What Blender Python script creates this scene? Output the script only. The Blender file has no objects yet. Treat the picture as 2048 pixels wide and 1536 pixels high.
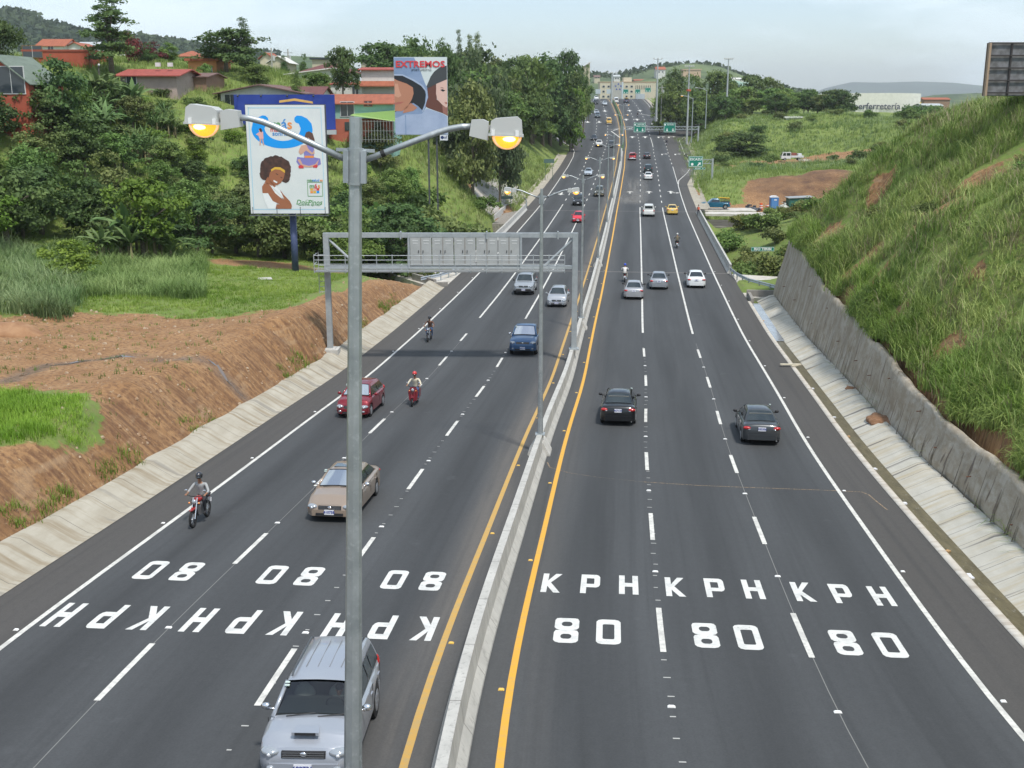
import bpy, bmesh, math, random
import numpy as np
from mathutils import Vector, Matrix
R = math.radians
random.seed(7); RNG = np.random.default_rng(7)
S = bpy.context.scene
COL = S.collection
CZ = 20.0                       # camera height above datum
# ---------------------------------------------------------------- camera
FPX = 2250.0; PITCH = math.atan((768-195)/FPX)
cd = bpy.data.cameras.new('camera'); cam = bpy.data.objects.new('camera', cd); COL.objects.link(cam)
cam.location = (0, 0, CZ); cam.rotation_euler = (R(90)-PITCH, 0, 0)
cd.sensor_width = 36; cd.lens = FPX/2048*36; cd.clip_end = 20000; cd.clip_start = 0.1
S.camera = cam
# ---------------------------------------------------------------- world, sun, exposure
SUN_EL, SUN_AZ = 62, 150        # azimuth from +Y towards +X
w = bpy.data.worlds.new('World'); S.world = w; w.use_nodes = True
nt = w.node_tree; nt.nodes.clear()
def wn(t, **k):
    n = nt.nodes.new(t)
    for a, b in k.items(): setattr(n, a, b)
    return n
sky = wn('ShaderNodeTexSky', sky_type='NISHITA', sun_disc=False, sun_elevation=R(SUN_EL), sun_rotation=R(SUN_AZ), altitude=1100, air_density=1.0, dust_density=2.5, ozone_density=1.4)
tc = wn('ShaderNodeTexCoord'); mp = wn('ShaderNodeMapping'); mp.inputs['Scale'].default_value = (1.0, 1.0, 4.5)
nz = wn('ShaderNodeTexNoise'); nz.inputs['Scale'].default_value = 2.6; nz.inputs['Detail'].default_value = 7; nz.inputs['Roughness'].default_value = .55
rp = wn('ShaderNodeValToRGB'); rp.color_ramp.elements[0].position = .47; rp.color_ramp.elements[0].color = (.22,)*3+(1,)
rp.color_ramp.elements[1].position = .62; rp.color_ramp.elements[1].color = (.92,)*3+(1,)
mx = wn('ShaderNodeMix', data_type='RGBA'); mx.inputs[7].default_value = (6.1, 7.05, 7.6, 1)
bg = wn('ShaderNodeBackground'); bg.inputs[1].default_value = 0.13
ow = wn('ShaderNodeOutputWorld'); L = nt.links.new
L(tc.outputs['Generated'], mp.inputs[0]); L(mp.outputs[0], nz.inputs['Vector']); L(nz.outputs['Fac'], rp.inputs[0])
L(rp.outputs[0], mx.inputs[0]); L(sky.outputs[0], mx.inputs[6]); L(mx.outputs[2], bg.inputs[0]); L(bg.outputs[0], ow.inputs[0])
sl = bpy.data.lights.new('sun', 'SUN'); sl.energy = 3.0; sl.angle = R(6); sl.color = (1, .955, .89)
so = bpy.data.objects.new('sun', sl); COL.objects.link(so)
sd = Vector((math.sin(R(SUN_AZ))*math.cos(R(SUN_EL)), math.cos(R(SUN_AZ))*math.cos(R(SUN_EL)), math.sin(R(SUN_EL))))
so.rotation_euler = sd.to_track_quat('Z', 'Y').to_euler()
S.view_settings.view_transform = 'Standard'; S.view_settings.look = 'None'; S.view_settings.gamma = 1
S.view_settings.exposure = 0.38; S.view_settings.use_curve_mapping = False
S.render.engine = 'CYCLES'; S.cycles.max_bounces = 6; S.cycles.transparent_max_bounces = 6; S.cycles.volume_bounces = 0
S.render.resolution_x = 1024; S.render.resolution_y = 768

# ---------------------------------------------------------------- helpers: naming, meshes
def tag(o, label=None, cat=None, group=None, kind=None):
    if label: o['label'] = label
    if cat: o['category'] = cat
    if group: o['group'] = group
    if kind: o['kind'] = kind
    return o
def thing(name, label, cat, loc=(0, 0, 0), rz=0.0, group=None):
    o = bpy.data.objects.new(name, None); COL.objects.link(o); o.location = loc; o.rotation_euler = (0, 0, rz)
    o.empty_display_size = .2
    return tag(o, label, cat, group)
def link(name, me, parent=None, m=None):
    o = bpy.data.objects.new(name, me); COL.objects.link(o)
    if m is not None:
        ms = m if isinstance(m, (list, tuple)) else [m]
        if not me.materials:
            for q in ms: me.materials.append(q)
    if parent is not None: o.parent = parent
    return o
def copytree(o, parent=None):
    c = o.copy(); COL.objects.link(c)
    if parent is not None: c.parent = parent
    for ch in list(o.children): copytree(ch, c)
    return c
class MB:
    """collects verts / faces, builds one mesh"""
    def __init__(s): s.v = []; s.f = []; s.mi = []; s.cm = 0
    def quad(s, a, b, c, d):
        n = len(s.v); s.v += [tuple(a), tuple(b), tuple(c), tuple(d)]; s.f.append((n, n+1, n+2, n+3)); s.mi.append(s.cm)
    def poly(s, pts):
        n = len(s.v); s.v += [tuple(p) for p in pts]; s.f.append(tuple(range(n, n+len(pts)))); s.mi.append(s.cm)
    def box(s, c, d, rz=0.0, M=None):
        x, y, z = d[0]/2, d[1]/2, d[2]/2; n = len(s.v); cs, sn = math.cos(rz), math.sin(rz)
        for sx, sy, sz in ((-1,-1,-1),(1,-1,-1),(1,1,-1),(-1,1,-1),(-1,-1,1),(1,-1,1),(1,1,1),(-1,1,1)):
            px, py, pz = sx*x, sy*y, sz*z; px, py = px*cs-py*sn, px*sn+py*cs
            p = Vector((c[0]+px, c[1]+py, c[2]+pz))
            if M: p = M @ p
            s.v.append(tuple(p))
        for f in ((3,2,1,0),(4,5,6,7),(0,1,5,4),(1,2,6,5),(2,3,7,6),(3,0,4,7)): s.f.append(tuple(n+i for i in f)); s.mi.append(s.cm)
    def prism(s, pts, y0, y1, axis='y'):
        """pts: 2D outline (ccw) extruded between y0 and y1 along an axis"""
        n = len(s.v); k = len(pts)
        for t in (y0, y1):
            for a, b in pts: s.v.append((a, t, b) if axis == 'y' else ((t, a, b) if axis == 'x' else (a, b, t)))
        s.f.append(tuple(n+i for i in range(k))); s.f.append(tuple(n+k+i for i in reversed(range(k)))); s.mi += [s.cm]*2
        for i in range(k):
            j = (i+1) % k; s.f.append((n+j, n+i, n+k+i, n+k+j)); s.mi.append(s.cm)
    def tube(s, path, rad, seg=8, caps=True):
        path = [Vector(p) for p in path]; m = len(path)
        rads = rad if isinstance(rad, (list, tuple)) else [rad]*m; n = len(s.v)
        for i, p in enumerate(path):
            t = (path[min(i+1, m-1)]-path[max(i-1, 0)]).normalized()
            a = t.cross(Vector((0, 0, 1)) if abs(t.z) < .9 else Vector((1, 0, 0))).normalized(); b = t.cross(a)
            for k in range(seg):
                an = 2*math.pi*k/seg; s.v.append(tuple(p+(a*math.cos(an)+b*math.sin(an))*rads[i]))
        for i in range(m-1):
            for k in range(seg):
                k2 = (k+1) % seg; s.f.append((n+i*seg+k2, n+i*seg+k, n+(i+1)*seg+k, n+(i+1)*seg+k2)); s.mi.append(s.cm)
        if caps:
            s.f.append(tuple(n+k for k in range(seg))); s.f.append(tuple(n+(m-1)*seg+k for k in reversed(range(seg)))); s.mi += [s.cm]*2
    def bar(s, a, b, r, seg=6): s.tube([a, b], r, seg)
    def ball(s, c, r, nu=12, nv=8, zr=(-1, 1)):
        r = r if isinstance(r, (list, tuple)) else (r,)*3; n = len(s.v)
        for j in range(nv+1):
            ph = math.asin(max(-1, min(1, zr[0]))) + (math.asin(zr[1])-math.asin(zr[0]))*j/nv
            for i in range(nu):
                th = 2*math.pi*i/nu; s.v.append((c[0]+r[0]*math.cos(ph)*math.cos(th), c[1]+r[1]*math.cos(ph)*math.sin(th), c[2]+r[2]*math.sin(ph)))
        for j in range(nv):
            for i in range(nu):
                i2 = (i+1) % nu; s.f.append((n+j*nu+i, n+j*nu+i2, n+(j+1)*nu+i2, n+(j+1)*nu+i)); s.mi.append(s.cm)
    def mesh(s, name, smooth=False, auto=None):
        me = bpy.data.meshes.new(name); me.from_pydata(s.v, [], s.f)
        if any(s.mi): me.polygons.foreach_set('material_index', s.mi)
        if smooth: me.polygons.foreach_set('use_smooth', [True]*len(me.polygons))
        me.update()
        if auto is not None:
            bm = bmesh.new(); bm.from_mesh(me); bmesh.ops.remove_doubles(bm, verts=bm.verts, dist=1e-5)
            for e in bm.edges:
                if len(e.link_faces) == 2 and e.calc_face_angle(0) > R(auto): e.smooth = False
            for f in bm.faces: f.smooth = True
            bm.to_mesh(me); bm.free()
        return me
    def build(s, name, m, parent=None, smooth=False, auto=None):
        return link(name, s.mesh(name, smooth, auto), parent, m)
def grid_mesh(name, V, nu, nv, uv=None, attrs=None, smooth=True):
    """V: (nv*nu,3) array, row-major"""
    me = bpy.data.meshes.new(name); me.vertices.add(nu*nv); me.vertices.foreach_set('co', V.astype(np.float32).ravel())
    j, i = np.meshgrid(np.arange(nv-1), np.arange(nu-1), indexing='ij'); a = (j*nu+i).ravel()
    F = np.stack([a, a+1, a+nu+1, a+nu], 1); n = len(F)
    me.loops.add(n*4); me.loops.foreach_set('vertex_index', F.ravel().astype(np.int32))
    me.polygons.add(n); me.polygons.foreach_set('loop_start', np.arange(n, dtype=np.int32)*4)
    me.update(calc_edges=True)
    if smooth: me.polygons.foreach_set('use_smooth', np.ones(n, dtype=bool))
    if uv is not None:
        l = me.uv_layers.new(name='UVMap'); l.data.foreach_set('uv', uv[F.ravel()].astype(np.float32).ravel())
    for k, arr in (attrs or {}).items():
        at_ = me.attributes.new(k, 'FLOAT', 'POINT'); at_.data.foreach_set('value', arr.astype(np.float32).ravel())
    return me
def soup_mesh(name, Q, uvr=None, attrs=None):
    """Q: (n,k,3) separate faces with k corners"""
    n, k, _ = Q.shape; me = bpy.data.meshes.new(name); me.vertices.add(n*k); me.vertices.foreach_set('co', Q.astype(np.float32).ravel())
    me.loops.add(n*k); me.loops.foreach_set('vertex_index', np.arange(n*k, dtype=np.int32))
    me.polygons.add(n); me.polygons.foreach_set('loop_start', np.arange(n, dtype=np.int32)*k)
    me.update(calc_edges=True)
    for kk, arr in (attrs or {}).items():
        a = me.attributes.new(kk, 'FLOAT', 'FACE'); a.data.foreach_set('value', arr.astype(np.float32))
    return me
def text_mesh(s, size, align='CENTER', ext=0.004, bold=0.0, sx=1.0, shear=0.0):
    c = bpy.data.curves.new('text', 'FONT'); c.body = s; c.size = size; c.align_x = align; c.align_y = 'CENTER'
    c.extrude = ext; c.offset = bold; c.shear = shear; c.resolution_u = 2
    o = bpy.data.objects.new('text', c); COL.objects.link(o)
    dg = bpy.context.evaluated_depsgraph_get(); me = bpy.data.meshes.new_from_object(o.evaluated_get(dg))
    bpy.data.objects.remove(o); bpy.data.curves.remove(c)
    if sx != 1: me.transform(Matrix.Diagonal((sx, 1, 1, 1)))
    return me
def put_text(name, s, size, m, parent, loc, rot=(math.pi/2, 0, 0), **k):
    me = text_mesh(s, size, **k); o = link(name, me, parent, m); o.location = loc; o.rotation_euler = rot
    return o

# ---------------------------------------------------------------- materials
MATS = {}
def mat(name, col, rough=.6, metal=0.0, noise=None, bump=None, spec=None, coat=0.0, emit=None, objvar=0.0, stretch=None, coord='Object'):
    """noise: (scale, colour2, lo, hi[, detail]); bump: (scale, strength)"""
    if name in MATS: return MATS[name]
    m = bpy.data.materials.new(name); m.use_nodes = True; t = m.node_tree; b = t.nodes['Principled BSDF']; MATS[name] = m
    b.inputs['Base Color'].default_value = tuple(col)+(1,); b.inputs['Roughness'].default_value = rough; b.inputs['Metallic'].default_value = metal
    if spec is not None: b.inputs['Specular IOR Level'].default_value = spec
    if coat: b.inputs['Coat Weight'].default_value = coat; b.inputs['Coat Roughness'].default_value = .06
    if emit: b.inputs['Emission Color'].default_value = tuple(emit[0])+(1,); b.inputs['Emission Strength'].default_value = emit[1]
    tcn = None
    def coords():
        nonlocal tcn
        if tcn is None:
            tcn = t.nodes.new('ShaderNodeTexCoord'); mpn = t.nodes.new('ShaderNodeMapping')
            if stretch: mpn.inputs['Scale'].default_value = stretch
            t.links.new(tcn.outputs[coord], mpn.inputs[0]); tcn = mpn
        return tcn.outputs[0]
    cur = None
    if noise:
        layers = noise if isinstance(noise, list) else [noise]
        for ly in layers:
            sc, c2, lo, hi = ly[:4]
            n = t.nodes.new('ShaderNodeTexNoise'); n.inputs['Scale'].default_value = sc; n.inputs['Detail'].default_value = ly[4] if len(ly) > 4 else 4
            n.inputs['Roughness'].default_value = .6
            t.links.new(coords(), n.inputs['Vector'])
            mr = t.nodes.new('ShaderNodeMapRange'); mr.inputs[1].default_value = lo; mr.inputs[2].default_value = hi; t.links.new(n.outputs['Fac'], mr.inputs[0])
            x = t.nodes.new('ShaderNodeMix'); x.data_type = 'RGBA'; x.inputs[7].default_value = tuple(c2)+(1,)
            if cur is None: x.inputs[6].default_value = tuple(col)+(1,)
            else: t.links.new(cur, x.inputs[6])
            t.links.new(mr.outputs[0], x.inputs[0]); cur = x.outputs[2]
    if objvar:
        oi = t.nodes.new('ShaderNodeObjectInfo'); hs = t.nodes.new('ShaderNodeHueSaturation')
        a = t.nodes.new('ShaderNodeMapRange'); a.inputs[3].default_value = 1-objvar; a.inputs[4].default_value = 1+objvar; t.links.new(oi.outputs['Random'], a.inputs[0])
        h = t.nodes.new('ShaderNodeMath'); h.operation = 'MULTIPLY_ADD'; h.inputs[1].default_value = .02; h.inputs[2].default_value = .49; t.links.new(oi.outputs['Random'], h.inputs[0])
        t.links.new(a.outputs[0], hs.inputs['Value']); t.links.new(h.outputs[0], hs.inputs['Hue'])
        if cur is None: hs.inputs['Color'].default_value = tuple(col)+(1,)
        else: t.links.new(cur, hs.inputs['Color'])
        cur = hs.outputs[0]
    if cur is not None: t.links.new(cur, b.inputs['Base Color'])
    if bump:
        n = t.nodes.new('ShaderNodeTexNoise'); n.inputs['Scale'].default_value = bump[0]; n.inputs['Detail'].default_value = 5; t.links.new(coords(), n.inputs['Vector'])
        bp = t.nodes.new('ShaderNodeBump'); bp.inputs['Strength'].default_value = bump[1]; bp.inputs['Distance'].default_value = bump[2] if len(bump) > 2 else .05
        t.links.new(n.outputs['Fac'], bp.inputs['Height']); t.links.new(bp.outputs[0], b.inputs['Normal'])
    return m
def mixnode(t, fac, a, b):
    x = t.nodes.new('ShaderNodeMix'); x.data_type = 'RGBA'
    for s_, i in ((fac, 0), (a, 6), (b, 7)):
        if hasattr(s_, 'is_linked') or hasattr(s_, 'links'): t.links.new(s_, x.inputs[i])
        elif i == 0: x.inputs[0].default_value = s_
        else: x.inputs[i].default_value = tuple(s_)+(1,)
    return x.outputs[2]
def noisenode(t, vec, scale, detail=4, lo=.3, hi=.7, rough=.6):
    n = t.nodes.new('ShaderNodeTexNoise'); n.inputs['Scale'].default_value = scale; n.inputs['Detail'].default_value = detail; n.inputs['Roughness'].default_value = rough
    if vec is not None: t.links.new(vec, n.inputs['Vector'])
    m = t.nodes.new('ShaderNodeMapRange'); m.inputs[1].default_value = lo; m.inputs[2].default_value = hi; t.links.new(n.outputs['Fac'], m.inputs[0])
    return m.outputs[0]
def mapnode(t, src, scale=(1, 1, 1)):
    m = t.nodes.new('ShaderNodeMapping'); m.inputs['Scale'].default_value = scale; t.links.new(src, m.inputs[0]); return m.outputs[0]
def mathnode(t, op, a, b=None, c=None):
    n = t.nodes.new('ShaderNodeMath'); n.operation = op
    for i, q in enumerate((a, b, c)):
        if q is None: continue
        if hasattr(q, 'links'): t.links.new(q, n.inputs[i])
        else: n.inputs[i].default_value = q
    return n.outputs[0]

# ---------------------------------------------------------------- geometry of the place
def ray(px, py):
    x = (px-1024)/FPX; up = -(py-768)/FPX; c, s = math.cos(PITCH), math.sin(PITCH)
    return (x, c+up*s, -s+up*c)
def at(px, py, Y):
    """world point seen at photo position px,py lying at distance Y ahead"""
    d = ray(px, py); k = Y/d[1]; return Vector((d[0]*k, Y, CZ+d[2]*k))
# road centre line (photo calibration):   Y, X of centre, depth below camera
TB = np.array([(-40,-1.75,8.0),(0,-1.5,10.9),(10,-1.42,11.75),(20,-1.29,12.93),(26,-.89,13.43),(34,-.17,14.1),(45.5,.82,14.97),(52.4,1.52,15.42),(64.4,3.05,16.15),(81,4.92,16.83),
  (98,6.85,17.2),(115.6,8.77,17.43),(150,12.5,17.55),(180,15.7,17.5),(206,18.6,17.1),(227,20.95,16.43),(260,24.6,15.35),(293,27.95,14.0),(320,30.9,12.9),(347,33.4,11.5),(380,36.2,9.1),(415,38.4,6.0),(450,39.8,2.6),(472,40.3,.75),(486,40.6,.45),(500,40.8,1.2),(560,42,6.0),(700,44,18)])
YS = np.arange(-40, 700, 1.0)
def smooth(a, k):
    w_ = np.hanning(k+2)[1:-1]; w_ /= w_.sum(); p = k//2
    b = np.concatenate([a[0]+(a[0]-a[1:p+1][::-1]), a, a[-1]+(a[-1]-a[-p-1:-1][::-1])]); return np.convolve(b, w_, 'valid')
XS = smooth(np.interp(YS, TB[:,0], TB[:,1]), 17); ZS = smooth(np.interp(YS, TB[:,0], CZ-TB[:,2]), 13)
XS = XS+.3*np.exp(-((YS-54)/22.)**2); TH = np.arctan(np.gradient(XS, YS)); TH = smooth(TH, 15)
def xc(Y): return np.interp(Y, YS, XS)
def zr(Y): return np.interp(Y, YS, ZS)
def th(Y): return np.interp(Y, YS, TH)
def P(u, Y, dz=0.0):
    t_ = float(th(Y)); return Vector((float(xc(Y))+u*math.cos(t_), Y-u*math.sin(t_), float(zr(Y))+dz))
def roadhit(px, py, dz=0.0):
    """station Y and offset u where the ray of a photo position meets the road"""
    d = ray(px, py); lo = None
    ys = np.arange(9, 486, .25); u = d[0]/d[1]*ys
    yst = ys.copy()
    for _ in range(3):
        t_ = th(yst); uu = (u-xc(yst))*np.cos(t_)-0*(ys); yst = ys+uu*np.sin(t_)
    g = CZ+d[2]/d[1]*ys-(zr(yst)+dz)
    i = int(np.argmax(g < 0)); 
    if g[i] >= 0: i = len(ys)-1
    i = max(i, 1); f = g[i-1]/(g[i-1]-g[i]+1e-9)
    return float(yst[i-1]+(yst[i]-yst[i-1])*f), float(uu[i-1]+(uu[i]-uu[i-1])*f)
def strip(name, u0, u1, s0, s1, dz, m, ds=2.0, nu=2, parent=None, z0=0.0, z1=0.0, tagk=True):
    ys = np.arange(s0, s1+1e-6, (s1-s0)/max(1, round((s1-s0)/ds)))
    f0 = u0 if callable(u0) else (lambda y: u0); f1 = u1 if callable(u1) else (lambda y: u1)
    V = []; UV = []
    for y in ys:
        for k in range(nu):
            q = k/(nu-1); u = f0(y)*(1-q)+f1(y)*q; p = P(u, y, dz+z0*(1-q)+z1*q); V.append(tuple(p)); UV.append((u, y))
    me = grid_mesh(name, np.array(V), nu, len(ys), uv=np.array(UV))
    o = link(name, me, parent, m)
    if tagk and parent is None: o['kind'] = 'structure'
    return o
def sweep(name, prof, s0, s1, m, ds=2.0, parent=None, smooth_=False):
    """closed profile of (u,dz) swept along the road, capped ends"""
    ys = np.arange(s0, s1+1e-6, (s1-s0)/max(1, round((s1-s0)/ds))); b = MB(); k = len(prof)
    for y in ys:
        for u, z in prof:
            u = u(y) if callable(u) else u; z = z(y) if callable(z) else z; b.v.append(tuple(P(u, y, z)))
    for j in range(len(ys)-1):
        for i in range(k):
            i2 = (i+1) % k; b.f.append((j*k+i, j*k+i2, (j+1)*k+i2, (j+1)*k+i)); b.mi.append(0)
    b.f.append(tuple(range(k))[::-1]); b.f.append(tuple((len(ys)-1)*k+i for i in range(k))); b.mi += [0, 0]
    return b.build(name, m, parent, smooth=smooth_)
LW = 3.65; UY = .95; UE = UY+3*LW      # lane width, yellow line, edge line offsets
# ---------------------------------------------------------------- road materials
def asphalt_mat(name, base, lane=True):
    m = bpy.data.materials.new(name); m.use_nodes = True; t = m.node_tree; b = t.nodes['Principled BSDF']
    uv = t.nodes.new('ShaderNodeUVMap').outputs[0]; sx = t.nodes.new('ShaderNodeSeparateXYZ'); t.links.new(uv, sx.inputs[0])
    col = mixnode(t, noisenode(t, mapnode(t, uv, (.55, .05, 1)), 1.0, 5, .35, .7), base, tuple(c*1.28 for c in base))
    if lane:   # dark oil / tyre band in each lane
        au = mathnode(t, 'ABSOLUTE', sx.outputs[0]); q = mathnode(t, 'DIVIDE', mathnode(t, 'SUBTRACT', au, UY), LW)
        q = mathnode(t, 'FRACT', q); q = mathnode(t, 'ABSOLUTE', mathnode(t, 'SUBTRACT', q, .5))
        mr = t.nodes.new('ShaderNodeMapRange'); mr.interpolation_type = 'SMOOTHSTEP'; mr.inputs[1].default_value = .06; mr.inputs[2].default_value = .42; mr.inputs[3].default_value = .55; mr.inputs[4].default_value = 0.; t.links.new(q, mr.inputs[0])
        inl = mathnode(t, 'MULTIPLY', mathnode(t, 'LESS_THAN', au, UE), mathnode(t, 'GREATER_THAN', au, UY))
        col = mixnode(t, mathnode(t, 'MULTIPLY', mathnode(t, 'MULTIPLY', mr.outputs[0], inl), noisenode(t, mapnode(t, uv, (.8, .04, 1)), 1.0, 3, .2, .65)), col, tuple(c*.5 for c in base))
        # dusty strip beside the yellow lines and on the shoulders
        d1 = mathnode(t, 'ABSOLUTE', mathnode(t, 'SUBTRACT', au, UY+.1)); mr = t.nodes.new('ShaderNodeMapRange'); mr.interpolation_type = 'SMOOTHSTEP'; mr.inputs[1].default_value = 0; mr.inputs[2].default_value = 1.3; mr.inputs[3].default_value = .8; mr.inputs[4].default_value = 0; t.links.new(d1, mr.inputs[0])
        left = mathnode(t, 'LESS_THAN', sx.outputs[0], 0.0)
        col = mixnode(t, mathnode(t, 'MULTIPLY', mathnode(t, 'MULTIPLY', mr.outputs[0], mathnode(t, 'MULTIPLY_ADD', left, .7, .3)), noisenode(t, mapnode(t, uv, (1, .07, 1)), 1, 3, .25, .6)), col, (.135, .122, .108))
        sh = mathnode(t, 'GREATER_THAN', au, UE+.02)
        col = mixnode(t, mathnode(t, 'MULTIPLY', sh, .6), col, (.082, .073, .064))
    mid = noisenode(t, mapnode(t, uv, (2.6, 1.6, 1)), 2.2, 6, .25, .75, .75); fine = mathnode(t, 'ADD', mathnode(t, 'MULTIPLY', noisenode(t, mapnode(t, uv, (9, 9, 1)), 2.0, 3, .2, .8), .6), mathnode(t, 'MULTIPLY', mid, .4)); wt_ = mathnode(t, 'MULTIPLY', noisenode(t, mapnode(t, uv, (3.2, .035, 1)), 1.0, 3, .5, .72), .35); col = mixnode(t, wt_, col, tuple(c*.6 for c in base)); col = mixnode(t, mathnode(t, 'MULTIPLY', noisenode(t, mapnode(t, uv, (.9, .9, 1)), .8, 3, .66, .78), .4), col, tuple(c*1.7 for c in base))
    hs = t.nodes.new('ShaderNodeHueSaturation'); t.links.new(col, hs.inputs['Color']); t.links.new(mathnode(t, 'MULTIPLY_ADD', fine, .5, .75), hs.inputs['Value'])
    t.links.new(hs.outputs[0], b.inputs['Base Color']); b.inputs['Roughness'].default_value = .82; b.inputs['Specular IOR Level'].default_value = .35
    return m
M_ASP = asphalt_mat('asphalt', (.056, .059, .062)); MATS['asphalt'] = M_ASP
M_LINE = mat('road_paint_white', (.66, .65, .6), .6, noise=[(6, (.42, .41, .39), .45, .75), (1.3, (.45, .44, .41), .5, .7)]); M_YEL = mat('road_paint_yellow', (.68, .36, .035), .6, noise=(5, (.55, .33, .09), .45, .75))
M_YEL2 = mat('road_paint_dusty_yellow', (.52, .31, .075), .7, noise=(5, (.42, .3, .13), .4, .7))
def conc_mat(name, c, c2, stain, uvs=(1.2, .35), joint=0.0, stripes=0.0):
    m = bpy.data.materials.new(name); m.use_nodes = True; t = m.node_tree; b = t.nodes['Principled BSDF']
    uv = t.nodes.new('ShaderNodeUVMap').outputs[0]; sx = t.nodes.new('ShaderNodeSeparateXYZ'); t.links.new(uv, sx.inputs[0])
    col = mixnode(t, noisenode(t, mapnode(t, uv, (uvs[0], uvs[1], 1)), 1.5, 5, .3, .7), c, c2)
    col = mixnode(t, noisenode(t, mapnode(t, uv, (.3, 2.6, 1)), 1.0, 3, .48, .7), col, stain)
    if stripes:    # wet dark runs crossing the lining
        col = mixnode(t, mathnode(t, 'MULTIPLY', noisenode(t, mapnode(t, uv, (.12, 1.05, 1)), 1.1, 2, .60, .64), stripes), col, (.16, .15, .135))
    if joint:
        q = mathnode(t, 'FRACT', mathnode(t, 'DIVIDE', sx.outputs[1], joint)); q = mathnode(t, 'LESS_THAN', q, .035/joint)
        col = mixnode(t, mathnode(t, 'MULTIPLY', q, .75), col, (.12, .11, .09))
    t.links.new(col, b.inputs['Base Color']); b.inputs['Roughness'].default_value = .85
    n = t.nodes.new('ShaderNodeTexNoise'); n.inputs['Scale'].default_value = 3; n.inputs['Detail'].default_value = 6; t.links.new(mapnode(t, uv, (1, 1, 1)), n.inputs['Vector'])
    bp = t.nodes.new('ShaderNodeBump'); bp.inputs['Strength'].default_value = .5; bp.inputs['Distance'].default_value = .04; t.links.new(n.outputs['Fac'], bp.inputs['Height']); t.links.new(bp.outputs[0], b.inputs['Normal'])
    MATS[name] = m; return m
M_LIN = conc_mat('lining_left', (.33, .295, .23), (.43, .40, .33), (.25, .20, .13), joint=2.4, stripes=.5)
M_LINR = conc_mat('lining_right', (.42, .40, .34), (.52, .50, .44), (.42, .36, .25), joint=1.2, stripes=1.0)
M_KERB = conc_mat('kerb_concrete', (.46, .42, .36), (.56, .53, .47), (.36, .31, .25))
M_CONC = mat('concrete', (.42, .41, .38), .85, noise=[(1.5, (.52, .51, .48), .35, .65), (9, (.33, .31, .28), .55, .75)], bump=(12, .2))
M_CONCD = mat('concrete_dark', (.22, .21, .19), .85, noise=(2, (.30, .28, .25), .35, .65))
M_SOIL = None
# ---------------------------------------------------------------- road surface
Y0R, Y1R = -30, 520
def interpf(tab):
    a = np.array(tab, float); return lambda y: float(np.interp(y, a[:,0], a[:,1]))
EDGE_L = interpf([(-30,-13.9),(300,-13.9),(318,-14.2),(335,-20),(352,-29),(380,-30),(388,-20),(396,-15.8),(420,-14.2),(520,-14)])
EDGE_R = interpf([(-30,13.75),(225,13.75),(262,17.4),(300,17.8),(345,18.2),(356,22),(375,27),(392,27),(400,17.5),(415,15.5),(440,14),(520,14)])
nu = 25; ys = np.concatenate([np.arange(Y0R, 130, 1.0), np.arange(130, Y1R+1, 2.0)])
V = []; UV = []
for y in ys:
    a, b = EDGE_L(y), EDGE_R(y)
    for k in range(nu):
        u = a+(b-a)*k/(nu-1); V.append(tuple(P(u, y))); UV.append((u, y))
tag(link('road', grid_mesh('road', np.array(V), nu, len(ys), uv=np.array(UV)), None, M_ASP), kind='structure')
# ---------------------------------------------------------------- painted markings
LN = MB()   # white lines
YL = MB(); YL2 = MB()
def line(mb, u, s0, s1, wd, ds=2.0, dz=.006):
    f = u if callable(u) else (lambda y: u); n = max(1, round((s1-s0)/ds)); ys_ = np.linspace(s0, s1, n+1)
    for a, b in zip(ys_[:-1], ys_[1:]):
        mb.quad(P(f(a)-wd/2, a, dz), P(f(a)+wd/2, a, dz), P(f(b)+wd/2, b, dz), P(f(b)-wd/2, b, dz))
def pxline(mb, pts, wd, dz=.006):
    q = [roadhit(*p) for p in pts]
    for (ya, ua), (yb, ub) in zip(q[:-1], q[1:]):
        n = max(1, int(abs(yb-ya)/3))
        for i in range(n):
            s0, s1 = i/n, (i+1)/n; y0, y1 = ya+(yb-ya)*s0, ya+(yb-ya)*s1; u0, u1 = ua+(ub-ua)*s0, ua+(ub-ua)*s1
            if abs(yb-ya) < .25*abs(ub-ua): mb.quad(P(u0, y0-wd/2, dz), P(u1, y1-wd/2, dz), P(u1, y1+wd/2, dz), P(u0, y0+wd/2, dz))
            else: mb.quad(P(u0-wd/2, y0, dz), P(u0+wd/2, y0, dz), P(u1+wd/2, y1, dz), P(u1-wd/2, y1, dz))
line(YL, UY, -20, 500, .17); 
line(YL2, -UY, -20, 500, .17)
BW0, BW1 = 80.0, 186.0    # solid lane lines over the bridge
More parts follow.
